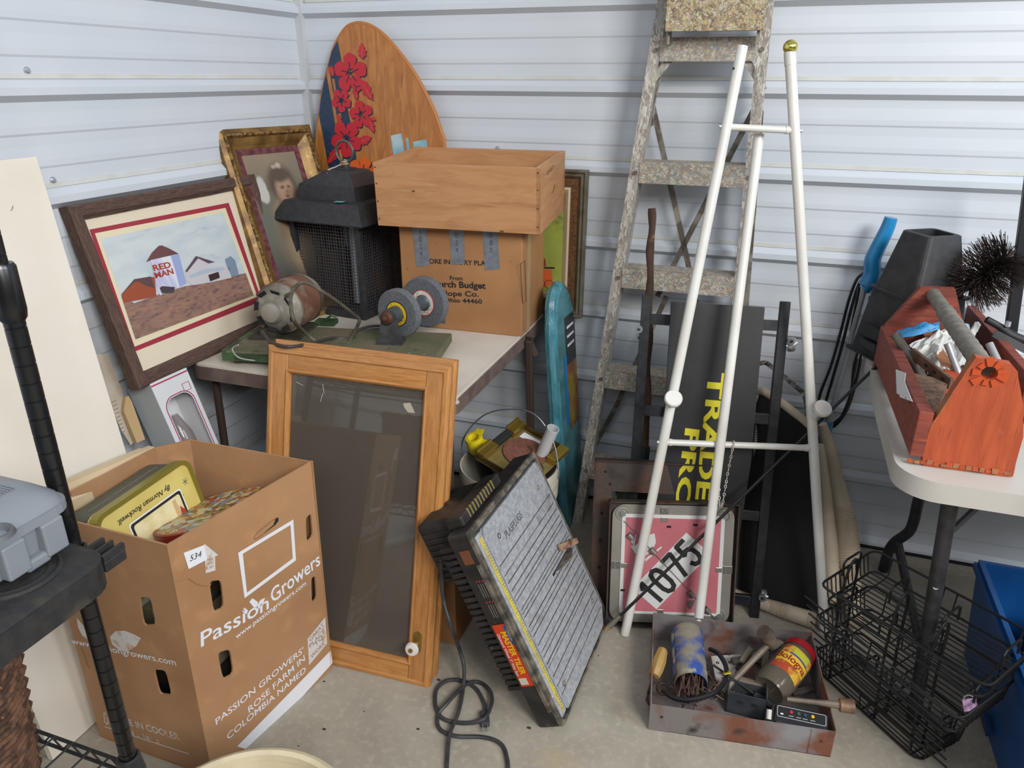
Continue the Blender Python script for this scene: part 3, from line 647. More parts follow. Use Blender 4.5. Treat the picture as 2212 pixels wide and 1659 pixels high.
pp([(262, 636), (290, 603), (326, 597), (334, 622), (318, 618), (298, 608), (290, 610)], '5d4448', 'red_barn_roof_print', -.001)
silo_m = mat('print_silo', 'bcbcd8', .5, c2='dcdce6', sc=20, st=(3, .5, 1)); 
pp([(325, 562), (386, 548), (403, 612), (378, 625), (346, 638), (340, 625)], silo_m, 'silo_print', -.001)
pp([(370, 553), (386, 548), (403, 612), (388, 620)], '9aa6cf', 'silo_shade_print', -.0008)
pp([(316, 566), (328, 546), (343, 531), (350, 530), (368, 538), (386, 548), (345, 557), (325, 562)], '6b4648', 'silo_roof_print', -.0006)
pp([(400, 586), (412, 572), (424, 554), (446, 560), (452, 576), (468, 574), (497, 578), (500, 600), (455, 610), (416, 616), (404, 608)], 'c8c4c8', 'white_barn_print', -.0012)
pp([(400, 586), (423, 553), (452, 562), (464, 566), (450, 569), (428, 558), (404, 588)], '5d4c5c', 'white_barn_roof_print', -.0009)
pp([(408, 595), (440, 582), (484, 578), (486, 582), (446, 590), (410, 601)], 'aebac8', 'porch_roof_print', -.0008)
pp([(450, 594), (472, 587), (475, 600), (454, 608)], '3d2c2c', 'barn_door_print', -.0006)
pp([(486, 560), (498, 553), (508, 562), (514, 584), (516, 595), (500, 597), (492, 580)], '7d90a0', 'tree_print', -.0012)
pp([(345, 622), (350, 618), (378, 620), (376, 632), (350, 634)], '4a4046', 'shrub_print', -.0005)
lettering('RED', (331, 580), (368, 572), 13, rd, M, bold=.03, h=-.0004, par=pic, sx=1)
lettering('MAN', (335, 596), (374, 586), 13, rd, M, bold=.03, h=-.0004, par=pic)
b = MB(); b.box(.035, Wd-.035, .035, Hh-.035, .0000, .0016); part('picture_glass', b, glassy('frame_glass', 'ffffff', .98, .06, refl=.006), t, M)

# gilt portrait
gilt = mat('gilt', '8a6a38', .45, .35, c2='5f4422', sc=14, bump=.5, bsc=120, layers=[('b08d52', 30, .6, .75, (1, 1, 1))])
gilt_orn = mat('gilt_ornament', '927040', .5, .4, c2='4f3818', sc=90, bump=1, bsc=200)
M = LF(.166, -.512, TZ, 74.7, 17.4)
Wd, Hh = .352, .60
t = thing('gilt_portrait', 'old baby portrait in a deep gilt frame standing in the wall corner', 'picture', M@Tr(Wd/2, 0, 0))
rails('frame_rail', Wd, Hh, [(0, -.03), (0, .0), (.014, .006), (.030, -.001), (.038, -.004), (.046, -.012), (.052, -.014), (.062, -.022), (.062, -.035), (.01, -.035)], gilt, t, M)
rails('ornament_band', Wd, Hh, [(.013, .003), (.016, .010), (.022, .011), (.026, .004)], gilt_orn, t, M, None, .0009)
rails('velvet_liner', Wd-.11, Hh-.11, [(0, -.024), (0, -.018), (.02, -.020), (.02, -.026)], mat('burgundy', '4f2228', .85, c2='6b3a3e', sc=60), t, M@Tr(.055, .055, 0))
lx, ly = .075, .075; pw, ph = Wd-.15, Hh-.15
port = blobs('portrait_paint', '84735f', [
    (pw*.5, ph*.10, pw*1.1, ph*.42, '2a231e', .75), (pw*.95, ph*.60, pw*.4, ph*.35, '6a6656', .8), (pw*.15, ph*.55, pw*.3, ph*.3, '5c5c50', .8),
    (pw*.52, ph*.42, pw*.26, ph*.22, '7b6850', .7), (pw*.62, ph*.58, pw*.30, ph*.12, '9a8166', .5), (pw*.50, ph*.36, pw*.12, ph*.14, '8f7c64', .8), (pw*.74, ph*.52, pw*.10, ph*.07, 'a68c6e', .6),
    (pw*.58, ph*.79, pw*.25, ph*.125, '463830', .4), (pw*.61, ph*.745, pw*.165, ph*.10, '9a7c64', .3), (pw*.57, ph*.84, pw*.19, ph*.04, '4e4036', .5),
    (pw*.56, ph*.765, .008, .0045, '5c4636', .7), (pw*.68, ph*.765, .007, .0045, '5c4636', .7), (pw*.63, ph*.73, .005, .008, '866a54', .8), (pw*.62, ph*.697, .009, .0035, '7d5244', .6),
    (pw*.60, ph*.915, .010, .008, 'a89a88', .5), (pw*.52, ph*.905, .007, .006, '9c9080', .6), (pw*.19, ph*.76, .018, .042, 'aeaba4', .18)], .6)
Mp = M@Tr(lx, ly, -.022); b = MB(); b.box(0, pw, 0, ph, -.004, 0); part('painted_portrait', b, port, t, Mp)

# skimboard
M = LF(0, -.074, TZ, 0, 2.6)
out = [(768, 50), (747, 58), (732, 79), (719, 105), (708, 144), (697, 192), (689, 244), (684, 279), (682, 322), (684, 378)]
outr = [(790, 53), (812, 64), (834, 83), (855, 107), (877, 135), (899, 168), (920, 207), (938, 246), (951, 285), (958, 320)]
Lf = Q2(out, M, .014); Rt = Q2(outr, M, .014); Lf = [Vector((p.x, p.y)) for p in Lf]; Rt = [Vector((p.x, p.y)) for p in Rt]
ml = Lf[-1]; mr_ = Rt[-1]
outline = list(reversed(Rt))+Lf+[Vector((ml.x+.012, .30)), Vector((ml.x+.05, .12)), Vector((ml.x+.12, .012)), Vector(((ml.x+mr_.x)/2, 0)), Vector((mr_.x-.12, .012)), Vector((mr_.x-.05, .12)), Vector((mr_.x-.004, .30))]
outline = [Vector((p.x, p.y)) for p in catmull([(p.x, p.y, 0) for p in outline], 3, True)]
skimw = mat('skim_wood', 'a9692e', .28, c2='905626', sc=7, st=(5, 1, 1), lo=.3, hi=.8, dist=1.5, coat=.4, layers=[('bb7f3e', 10, .45, .8, (6, 1, 1), 'noise', 1), ('784420', 12, .62, .74, (9, .6, 1), 'noise', 1)])
t = thing('skimboard', 'wooden skimboard printed with red hibiscus flowers on a navy band', 'skimboard', M@Tr((ml.x+mr_.x)/2, 0, 0))
b = MB(); b.plate(outline, (), 0, .012); part('board', b, skimw, t, M)
b = MB(); b.tube([(p.x, p.y, .006) for p in outline], .0068, 8, loop=True); part('rounded_edge', b, mat('skim_edge', 'a86a32', .4), t, M, smooth=True)
navy = mat('navy_print', '1f2f44', .4, c2='263a52', sc=80); redf = mat('hibiscus_red', 'b3202e', .4); nvl = mat('navy_line', '1c2134', .4); orf = mat('hibiscus_orange', 'd0591f', .4)
def sm(px, mt, h, nm='band_print', par=None, holes=()): b = MB(); b.flat(Q2(px, M, h), h, holes=[Q2(x, M, h) for x in holes]); return part(nm, b, mt, par or t, M)
sm([(729, 88), (736, 122), (742, 180), (752, 240), (764, 300), (775, 378), (713, 378), (704, 330), (696, 285), (689, 248), (693, 215), (699, 180), (707, 148), (717, 110)], navy, .0128)
for q in ([(709, 141), (713, 160), (722, 215), (735, 300), (744, 378), (738, 378), (729, 300), (716, 220), (705, 160)], [(717, 170), (722, 170), (728, 205), (723, 205)], [(730, 245), (736, 245), (745, 300), (741, 300)]): sm(q, skimw, .0131)
def flower(px, rpx, rot, mt=redf, six=5, fat=.52):
    c = P2(*px, M, .0134); r = (P2(px[0]+rpx, px[1], M, .0134)-c).length; f = None
    for k in range(six):
        a = rot+k*2*math.pi/six; pts = []
        for j in range(16):
            u = 2*math.pi*j/16; rr = 1+.06*math.sin(5*u+k)
            lx_, ly_ = r*.60+r*.42*rr*math.cos(u), r*fat*.72*rr*math.sin(u)*(1+.25*math.cos(u)); pts.append((c.x+lx_*math.cos(a)-ly_*math.sin(a), c.y+lx_*math.sin(a)+ly_*math.cos(a)))
        b = MB(); b.flat([(x+.0034, y-.0036) for x, y in pts], .0134); ou = part('petal_shadow_print', b, nvl, t, M)
        b = MB(); b.flat(pts, .0137+.00006*k); part('petal_print', b, mt, t, M)
        b = MB(); b.bar((c.x+r*.12*math.cos(a), c.y+r*.12*math.sin(a), .0143), (c.x+r*.55*math.cos(a+.1), c.y+r*.55*math.sin(a+.1), .0143), .0030, .0003); part('vein_print', b, nvl, t, M)
    b = MB(); b.flat(circ(c.x, c.y, r*.10, 8), .0145); part('flower_eye_print', b, nvl, t, M)
flower((757, 158), 35, .3); flower((737, 217), 21, .95); flower((780, 247), 25, .5); flower((748, 300), 33, .9); flower((783, 374), 30, 1.2, orf)
flower((770, 188), 15, .2, redf, 3)
def leaf(px0, px1, w):
    a = P2(*px0, M, .0136); c = P2(*px1, M, .0136); d = (c-a); L_ = d.length; d.normalize(); n = Vector((-d.y, d.x, 0)); 
    up = [a+d*L_*f+n*w*math.sin(math.pi*f**.8)*(1+.18*(-1)**i) for i, f in enumerate([k/8 for k in range(9)])]; lo = [a+d*L_*f-n*w*math.sin(math.pi*f**.8)*(1+.18*(-1)**i) for i, f in enumerate([k/8 for k in range(8, 0, -1)])]
    pts = [(p.x, p.y) for p in up+lo[1:]]
    b = MB(); b.flat([(x+.002, y-.0026) for x, y in pts], .0135); part('leaf_shadow_print', b, nvl, t, M)
    b = MB(); b.flat(pts, .0138); part('leaf_print', b, redf, t, M)
    b = MB(); b.bar((*(a+d*L_*.2).xy, .0142), (*(a+d*L_*.85).xy, .0142), .002, .0003); part('leaf_vein_print', b, skimw, t, M)
leaf((783, 128), (781, 92), .014); leaf((778, 172), (806, 218), .016); leaf((712, 142), (721, 166), .010); leaf((768, 202), (771, 215), .008); leaf((797, 258), (808, 288), .011); leaf((775, 308), (803, 296), .014); leaf((731, 320), (707, 355), .014); leaf((729, 246), (736, 268), .008); leaf((801, 254), (812, 260), .006)
tape = mat('pale_tape', 'a8bcc0', .6, c2='6f9fb0', sc=12, lo=.4, hi=.6)
for q in ([(844, 293), (867, 288), (874, 330), (850, 336)], [(876, 299), (882, 297), (886, 328), (880, 330)], [(892, 306), (921, 301), (925, 325), (895, 330)]): sm(q, tape, .0129, 'tape_scrap')
sm([(843, 334), (848, 331), (853, 338), (845, 342)], mat('orange_tag', 'e8451c', .5), .0129, 'orange_sticker')

# train picture behind the crate
M = LF(.62, -.050, .692, 0, 1.2)
Wd = P2(1270, 368, M, .02).x; Hh = P2(1270, 368, M, .02).y
t = thing('train_picture', 'painting of an orange locomotive in a wide grey and brown frame', 'picture', M@Tr(Wd/2, 0, 0))
pew = mat('pewter_frame', '6f6a5c', .4, .3, c2='57523f', sc=20); linen = mat('linen_liner', 'b8a688', .8); brw = mat('brown_fillet', '6a4a2c', .6, c2='4e3520', sc=120, bump=.4)
rails('outer_rail', Wd, Hh, [(0, 0), (0, .022), (.006, .028), (.012, .02), (.018, .026), (.026, .016), (.028, .010), (.028, 0)], pew, t, M)
rails('fillet_rail', Wd-.05, Hh-.05, [(0, 0), (0, .014), (.03, .008), (.03, 0)], brw, t, M@Tr(.025, .025, 0))
rails('linen_liner', Wd-.108, Hh-.108, [(0, 0), (0, .012), (.006, .014), (.02, .004), (.02, 0)], linen, t, M@Tr(.054, .054, 0))
grn = mat('green_painting', '7f8a3a', .6, c2='9fa548', sc=10, lo=.3, hi=.7, layers=[('4a4f28', 18, .62, .75, (1, 1, 1))])
b = MB(); b.box(.07, Wd-.07, .07, Hh-.07, 0, .003); pic = part('canvas', b, grn, t, M)
def gp(px, mt, nm): b = MB(); b.flat(Q2(px, M, .0034), .0034); part(nm, b, mt, pic, M)
oran = m_('orange_paint', 'c4562a', .5); dkl = m_('dark_line', '2c2418', .6)
gp([(1166, 582), (1192, 582), (1194, 610), (1180, 622), (1166, 618)], oran, 'engine_print'); gp([(1164, 576), (1198, 577), (1198, 581), (1164, 580)], dkl, 'roof_print')
for (x, y, r) in ((1186, 614, 9), (1170, 612, 7)):
    q = Q2([(x+r*math.cos(k*.4), y+r*math.sin(k*.4)) for k in range(16)], M, .0037); b = MB(); b.tube([(p.x, p.y, .0037) for p in q], .0010, 4, loop=True); part('wheel_print', b, dkl, pic, M)
gp([(1166, 558), (1172, 552), (1178, 560), (1180, 575), (1166, 575)], mat('dark_red_print', '7d3520', .6), 'driver_print')

# ================================================================ lantern insect killer
zap = mat('black_metal', '29292c', .5, c2='323235', sc=60, bump=.12, bsc=400); meshm = mat('mesh_wire', '54555a', .45, .4)
N_ = ZZ(805, 697, TZ); yaw = -6
M = Tr(N_.x-.145, N_.y+.150, TZ)@Rz(yaw)
t = thing('insect_lantern', 'black metal lantern bug killer with wire mesh sides and ring on top', 'lantern', M)
hw = .125
b = MB(); b.box(-hw-.004, hw+.004, -hw-.004, hw+.004, 0, .022, bev=.003); part('base', b, zap, t)
for sx in (-1, 1):
    for sy in (-1, 1): b = MB(); b.box(sx*hw-.009, sx*hw+.009, sy*hw-.009, sy*hw+.009, .02, .305, bev=.001); part('corner_post', b, zap, t)
def sq(h, z, b): return b.ring([(-h, -h, z), (h, -h, z), (h, h, z), (-h, h, z)])
b = MB(); b.skin([sq(.170, .302, b), sq(.172, .306, b), sq(.140, .362, b), sq(.112, .366, b), sq(.104, .408, b), sq(.098, .412, b), sq(.055, .438, b), sq(.052, .444, b), sq(.046, .446, b)], True, True, True); part('roof', b, zap, t)
b = MB(); b.box(-.024, .024, -.024, .024, .444, .452, bev=.002); b.cyl((0, 0, .45), (0, 0, .462), .012); part('finial', b, zap, t)
ringm = mat('ring_metal', '6f6c66', .4, .7)
b = MB(); b.tube(arc((0, 0, 0), .032, 0, 360, 28)[:-1], .0042, 8, loop=True); b.xf(Tr(0, 0, .500)@Rx(90)); part('hanging_ring', b, ringm, t, smooth=True)
b = MB(); b.cyl((0, 0, .46), (0, 0, .472), .008); b.tube([(.010*math.cos(a*.8), .010*math.sin(a*.8), .456+a*.0009) for a in range(20)], .003, 6); part('wire_loop', b, mat('twine', 'a08c72', .8), t, smooth=True)
b = MB(); b.tube([(-.008, -.01, .462), (-.028, -.02, .452), (-.034, -.035, .449), (-.05, -.05, .437)], .0022, 5); b.tube([(-.034, -.035, .449), (-.03, -.055, .437)], .0022, 5); part('ribbon', b, mat('ribbon', 'a9a39a', .8), t)
b = MB(); b.flat([(-.014, -.016), (.016, -.014), (.016, .012), (-.014, .010)], 0, Tr(.065, -.127, .3672+.0)@Rz(10)); part('teal_tag', b, mat('teal_tag', '63c4bc', .5), t)
for side in range(4):
    R = Rz(side*90); b = MB(); n = 24
    for k in range(n+1):
        x = -hw+.008+(2*hw-.016)*k/n; b.bar((x, -hw, .022), (x, -hw, .305), .0014, .0014)
    for k in range(29):
        z = .024+.28*k/28; b.bar((-hw+.008, -hw-.0012, z), (hw-.008, -hw-.0012, z), .0014, .0014)
    b.xf(R); part('wire_mesh', b, meshm, t, kind='stuff')
tubem = mat('uv_tube', 'b9bcc4', .3); inn = mat('inner_grid', '3a3a3e', .5, .3)
b = MB(); b.cyl((.045, -.04, .03), (.045, -.04, .3), .018, n=20); part('lamp_tube', b, tubem, t, smooth=True)
b = MB(); b.cyl((-.045, .05, .03), (-.045, .05, .3), .018, n=20); part('lamp_tube', b, tubem, t, smooth=True)
b = MB()
for k in range(7):
    for q in range(7):
        if k in (0, 6) or q in (0, 6): b.cyl((-.08+.16*k/6, -.08+.16*q/6, .03), (-.08+.16*k/6, -.08+.16*q/6, .3), .002, n=6)
part('inner_grid', b, inn, t, kind='stuff')
b = MB(); b.box(-.08, -.02, -.06, .0, .03, .2); b.box(-.03, .03, .02, .07, .03, .3); part('inner_block', b, mat('inner_rust', '4a3830', .7), t)
# wooden stick end behind the motor
b = MB(); b.bar(Vector((.205, -.60, TZ)), Vector((.195, -.52, .838)), .014, .010, bev=.001); solo('wood_stake', b, mat('stake_wood', '8d6a4e', .8), 'short wooden stake standing between the gilt frame and the motor', 'stake', (.205, -.60, TZ))

# ================================================================ church box and crate
M = Tr(.507, -.345, TZ)@Rz(2)
BW, BD, BH = .383, .245, .314
kraft = mat('kraft', 'a3754a', .8, c2='946842', sc=4, bump=.12, bsc=200, layers=[('7f5530', 70, .66, .74, (1, 2.5, 1))])
t = thing('envelope_carton', 'brown envelope company carton with three grey tape strips under the wooden crate', 'carton', M@Tr(BW/2, BD/2, 0))
b = MB(); b.box(0, BW, 0, BD, 0, BH, bev=.003); part('box_body', b, kraft, t, M)
Mf = M@F((0, 0, 0), (1, 0, 0), (0, 0, 1)); Ms = M@F((BW, 0, 0), (0, 1, 0), (0, 0, 1))
for s, a, c, hp, bo in (('STORE IN A DRY PLACE', (912, 564), (1066, 570), 10, .02), ('From', (972, 601), (999, 602), 9, .02), ('Church Budget', (925, 613), (1048, 618), 13, .03), ('Envelope Co.', (925, 633), (1033, 636), 11, .02), ('Salem, Ohio 44460', (912, 646), (1041, 652), 9, .02)):
    lettering(s, a, c, hp, black_ink, Mf, bold=bo, h=.0006)
duct = mat('duct_tape', '6e737b', .4, .2, c2='7d828a', sc=40, bump=.3, bsc=80)
for q, s in (([(889, 480), (920, 484), (929, 572), (901, 577)], '1024'), ([(970, 490), (1003, 492), (1004, 570), (976, 572)], '024'), ([(1042, 496), (1074, 498), (1080, 581), (1048, 583)], '080')):
    b = MB(); b.plate(Q2(q, Mf), (), .0004, .0012); tp = part('tape_strip', b, duct, t, Mf)
    p = P2((q[0][0]+q[2][0])/2, 525, Mf); text('lettering', '\n'.join(s), .021, mat('pen_ink', '3f434a', .6), tp, Mf, .0015, 0, M2=Tr(p.x, p.y, 0))
for q in ([(1124, 570), (1133, 563), (1136, 650), (1128, 655)],): 
    b = MB(); b.tube([(p.x, p.y, .0006) for p in Q2(q, Ms)], .0010, 4, loop=True); part('printed_label_box', b, dkl, t, Ms)
b = MB(); b.plate([(0, 0), (.035, 0), (.035, BH), (0, BH)], (), .0004, .001, Tr(.05, 0, 0)); part('clear_tape', b, mat('clear_tape', 'a88c68', .25), t, Ms)
# crate
crw = mat('crate_pine', 'b3845a', .6, c2='a4734b', sc=7, st=(1, 6, 6), lo=.4, hi=.7, dist=1.2, bump=.1, bsc=60, layers=[('8f5c3c', 5, .60, .74, (.5, 7, 7), 'noise', 1), ('c09468', 26, .6, .8, (1, 8, 8))])
FLc, FRc = ZZ(817, 487, 1.0165), ZZ(1166, 507, 1.0165); M = F(FLc, FRc-FLc, (0, 1, .055)); CW, CD, CH, tk = (FRc-FLc).length, .318, .178, .0115
t = thing('pine_crate', 'open pale pine crate sitting on top of the envelope carton', 'crate', M@Tr(CW/2, CD/2, 0))
def board(x0, x1, y0, y1, z0, z1, rot=None, nm='board'):
    b = MB(); 
    if rot: Mx = M@Tr(x0, y0, z0)@Rz(90); b.box(0, y1-y0, -(x1-x0), 0, 0, z1-z0, bev=.0008)
    else: Mx = M@Tr(x0, y0, z0); b.box(0, x1-x0, 0, y1-y0, 0, z1-z0, bev=.0008)
    return part(nm, b, crw, t, Mx)
board(0, CW, 0, tk, 0, CH, nm='front_board'); board(0, CW, CD-tk, CD, 0, CH, nm='back_board')
board(0, tk, tk, CD-tk, 0, CH, 1, nm='end_board'); rt = board(CW-tk, CW, 0, CD-tk+.001, 0, CH+.002, 1, nm='end_board')
for k in range(3): board(tk, CW-tk, tk+k*(CD-2*tk)/3, tk+(k+1)*(CD-2*tk)/3-.002, .002, .010, nm='bottom_slat')
Mf = M@F((0, 0, 0), (1, 0, 0), (0, 0, 1)); Ms = M@F((CW, 0, 0), (0, 1, 0), (0, 0, 1))
kn = mat('knot', '6b3f24', .7); nail = mat('nail_head', '4a3a30', .5, .4)
for a in ((893, 413, .005), (1084, 500, .006)): p = P2(a[0], a[1], Mf); b = MB(); b.plate(circ(p.x, p.y, a[2], 10, a[2]*.6), (), 0, .0006); part('knot', b, kn, t, Mf)
for y in (.02, .07, .12, .165): 
    for x in (CW-.006, .006): b = MB(); b.plate(circ(x, y, .0022, 8), (), 0, .0008); part('nail', b, nail, t, Mf)
p = P2(1195, 408, Ms); b = MB(); b.plate([(p.x-.02, p.y-.012), (p.x+.0, p.y-.002), (p.x+.022, p.y+.012), (p.x+.016, p.y+.002), (p.x, p.y-.008)], (), 0, .0005); part('knot', b, kn, t, Ms)
text('lettering', 'COL 97-95 C79', .017, mat('stamp_ink', '8a5b3c', .7), t, Ms, .0008, .01, .8, M2=Tr(.12, CH-.025, 0)@Rz(3))

# ================================================================ belt grinder on a green board
g0 = ZZ(478, 792, TZ); M = Tr(.212, -.822, TZ+.014)@Rz(11.5)
gw, gd = .575, .235
t = thing('bench_grinder', 'home made grinder, rusty motor and two stone wheels on a green board', 'grinder', Tr(.212, -.822, TZ)@Rz(11.5)@Tr(gw/2, gd/2, 0))
grnw = mat('green_wood', '55593f', .7, c2='6a5f4c', sc=8, lo=.35, hi=.6, bump=.5, bsc=60, layers=[('8f8a78', 60, .68, .74, (1, 1, 1)), ('34402a', 20, .6, .75, (1, 1, 1))])
grns = mat('green_paint', '44603a', .5, c2='2e3f28', sc=20, bump=.3)
b = MB(); b.box(0, gw, 0, gd, 0, .026, bev=.003); part('base_board', b, grnw, t, M)
b = MB(); b.box(0, .012, -.001, gd+.001, -.002, .028, bev=.002); b.box(.0, gw, -.003, .003, 0, .022); part('painted_edge', b, grns, t, M)
for (x, y) in ((.03, .02), (gw-.03, .02), (.03, gd-.02), (gw-.03, gd-.02)): b = MB(); b.cyl((x, y, -.014), (x, y, 0), .008, n=10); part('foot', b, mat('foot_rubber', '5b4a3c', .8), t, M)
# motor
mf = ZZ(588, 683, TZ+.115); ml_ = M.inverted()@mf; zc = .026+.012+.074
A = Tr(ml_.x, ml_.y, zc)@Rz(-8)@Rx(-90)  # local z runs along the shaft, away from the viewer
motm = mat('motor_paint', '6d4a3a', .6, c2='8a7468', sc=14, lo=.45, hi=.6, bump=.5, bsc=90, layers=[('3a2a22', 8, .58, .7, (1, 1, 1)), ('b3a89c', 60, .68, .73, (1, 1, 1))])
bell = mat('end_bell', '8a8478', .55, .25, c2='5a4c40', sc=16, bump=.5, bsc=90, layers=[('b9b6ad', 12, .6, .75, (1, 1, 1))])
mo = MB(); mo.lathe([(.066, .035), (.070, .040), (.071, .10), (.070, .145), (.066, .15)], A, 36, (True, True)); motor = part('motor_body', mo, motm, t, M, smooth=True)
b = MB(); b.lathe([(.020, .0), (.030, -.002), (.034, .006), (.052, .014), (.064, .028), (.0715, .036), (.0715, .044)], A, 36, (True, False)); part('end_bell', b, bell, t, M, smooth=True)
b = MB(); b.lathe([(.0715, .140), (.0715, .152), (.064, .168), (.045, .178), (.022, .182), (.02, .200), (.008, .2)], A, 36, (False, True)); part('end_bell', b, bell, t, M, smooth=True)
b = MB(); b.lathe([(.022, -.014), (.026, -.012), (.028, .0), (.02, .002)], A, 24, (True, False)); part('bearing_cap', b, mat('cap_metal', '9a948a', .5, .3), t, M, smooth=True)
for k in range(8):
    a = k*math.pi/4+.2; b = MB(); b.plate([(-.008, -.010), (.010, -.014), (.010, .014), (-.008, .010)], (), -.001, .0015, A@Rz(math.degrees(a))@Tr(.050, 0, .0125)@Ry(35)); part('vent_slot', b, dk, t, M)
for k in range(4):
    a = k*math.pi/2+.75; p = A@Vector((.062*math.cos(a), .062*math.sin(a), .012)); q = A@Vector((.062*math.cos(a), .062*math.sin(a), .03)); b = MB(); b.cyl(p, q, .006, n=8); part('through_bolt', b, mat('bolt_brass', '6b5c44', .5, .5), t, M, smooth=True)
b = MB(); c = A@Vector((0, 0, .0)); e_ = A@Vector((0, 0, .17)); b.bar((c.x-.03, c.y+.02, .04), (e_.x-.03, e_.y, .04), .05, .035); b.box(c.x-.085, c.x+.06, c.y+.01, e_.y+.0, .026, .034); part('motor_cradle', b, mat('cradle', '3e3a2c', .7, c2='2e2a22', sc=30), t, M)
b = MB(); b.lathe([(.012, .19), (.03, .192), (.034, .198), (.028, .204), (.034, .21), (.03, .216), (.012, .218)], A, 28, (True, True)); part('pulley', b, mat('pulley', '5d6468', .45, .5), t, M, smooth=True)
# wheels
stone = mat('grindstone', '55585e', .9, c2='65686c', sc=200, bump=.5, bsc=500); stone2 = mat('stone_side', '62656a', .9, c2='55585c', sc=200)
spin = mat('spindle', '5a6268', .4, .6)
wf = M.inverted()@ZZ(857, 681, TZ+.110); wr = M.inverted()@ZZ(914, 657, TZ+.110)
zc2 = .026+.074
AX = Tr(wf.x, wf.y, zc2)@Rz(math.degrees(math.atan2(-(wr.x-wf.x), wr.y-wf.y)))@Rx(-90)
ys = wr.y-wf.y; ys = min(max((wr.xy-wf.xy).length, .075), .15)
def wheel(z0, r, lab, colr, ring):
    b = MB(); b.lathe([(.03, z0), (r-.004, z0), (r, z0+.003), (r, z0+.021), (r-.004, z0+.024), (.03, z0+.024)], AX, 48, (True, True)); w = part('grinding_wheel', b, stone, t, M, smooth=True)
    b = MB(); b.plate(circ(0, 0, r*.52, 32), (), z0-.0012, z0, AX); part('paper_disc', b, colr, w, M)
    b = MB(); b.plate(circ(0, 0, r*.53, 32), [circ(0, 0, r*.49, 32)], z0-.0016, z0-.001, AX); part('disc_rim', b, ring, w, M)
    for k in range(14):
        a = k*.3+.2; b = MB(); b.box(-.004, .004, -.0006, .0006, 0, .0002); b.xf(AX@Rz(math.degrees(a))@Tr(r*(.42 if k % 2 else .36), 0, z0-.0016)@Rz(90)); part('disc_print', b, black_ink, w, M)
    return w
yel = mat('yellow_disc', 'd9b423', .5); whd = mat('white_disc', 'c9bfae', .6, c2='d8d0c2', sc=30); redl = mat('red_line', 'a8383a', .5)
wheel(0, .068, '', yel, black_ink); wheel(ys, .0745, '', whd, redl)
b = MB(); b.lathe([(.016, -.03), (.022, -.028), (.024, -.002), (.024, 0)], AX, 24, (True, False)); b.lathe([(.024, .026), (.018, .03), (.018, ys-.006), (.026, ys)], AX, 24); part('spindle_hub', b, spin, t, M, smooth=True)
b = MB(); b.lathe([(.0, -.062), (.007, -.060), (.008, -.054), (.016, -.052), (.019, -.046), (.019, -.040), (.012, -.036), (.012, -.028)], AX, 20); part('shaft_nut', b, mat('rusty_nut', '5a3a2c', .6, .4), t, M, smooth=True)
c = AX@Vector((0, 0, -.034)); b = MB()
pr = [(-.036, .0), (.036, .0), (.020, zc2-.026), (.012, zc2-.012), (-.012, zc2-.012), (-.020, zc2-.026)]
b.plate(pr, (), -.004, .004, Tr(c.x, c.y, .026)@Rx(90)); b.box(c.x-.036, c.x+.036, c.y-.02, c.y+.03, .026, .030); part('support_bracket', b, mat('bracket_grey', '4e5050', .5, .3, c2='3c3c3a', sc=30), t, M)
c = AX@Vector((0, 0, ys+.05)); b = MB(); b.plate(pr, (), -.004, .004, Tr(c.x, c.y, .026)@Rx(90)); part('support_bracket', b, mat('bracket_grey2', '5e6264', .5, .3), t, M)
b = MB(); q = (M.inverted()@ZZ(705, 700, TZ+.04)); b.box(q.x-.03, q.x+.03, q.y-.02, q.y+.02, .026, .038); b.tube([(q.x+.0, q.y, .04), (q.x+.02, q.y-.005, .055), (q.x+.035, q.y, .048)], .004, 6); part('belt_clip', b, grns, t, M)
cordm = mat('grey_cord', '5c5648', .6, c2='4a4438', sc=40); cordd = mat('dark_cord', '3a3634', .6)
wp = lambda x, y, z: ZZ(x, y, TZ+z)
pts = [wp(684, 740, .05), wp(655, 715, .09), wp(634, 690, .15), wp(628, 640, .195), wp(645, 614, .205), wp(665, 612, .205), wp(700, 632, .18), wp(740, 660, .12), wp(765, 680, .08), wp(776, 690, .06), wp(772, 705, .048), wp(757, 733, .045)]
b = MB(); b.tube(catmull(pts, 6), .0052, 8); wpart('power_cord', b, cordm, t, True)
pts = [wp(566, 715, .10), wp(580, 735, .085), wp(600, 752, .07)+Vector((0, -.02, .02)), wp(640, 757, .08)+Vector((0, -.03, .02)), wp(680, 745, .07)+Vector((0, -.02, .01)), wp(720, 730, .045), wp(757, 733, .035)]
b = MB(); b.tube(catmull(pts, 6), .0045, 8); wpart('power_cord', b, cordd, t, True)
for k in range(3):
    pts = [wp(745+k*4, 738-k*4, .033), wp(780, 722-k*6, .036+.004*k), wp(820, 718-k*7, .036+.004*k), wp(860, 722-k*4, .034)]
    b = MB(); b.tube(catmull(pts, 5), .0042, 8); wpart('cord_loop', b, cordd, t, True)
pts = [wp(515, 745, .06), wp(505, 752, .045)+Vector((0, -.006, 0)), wp(520, 768, .03)+Vector((0, -.012, 0)), wp(545, 775, .02)+Vector((0, -.01, 0)), wp(572, 784, .008)+Vector((0, -.008, .01))]
b = MB(); b.tube(catmull(pts, 6), .0022, 6); wpart('thin_wire', b, mat('pale_wire', '9a9a90', .5), t, True)

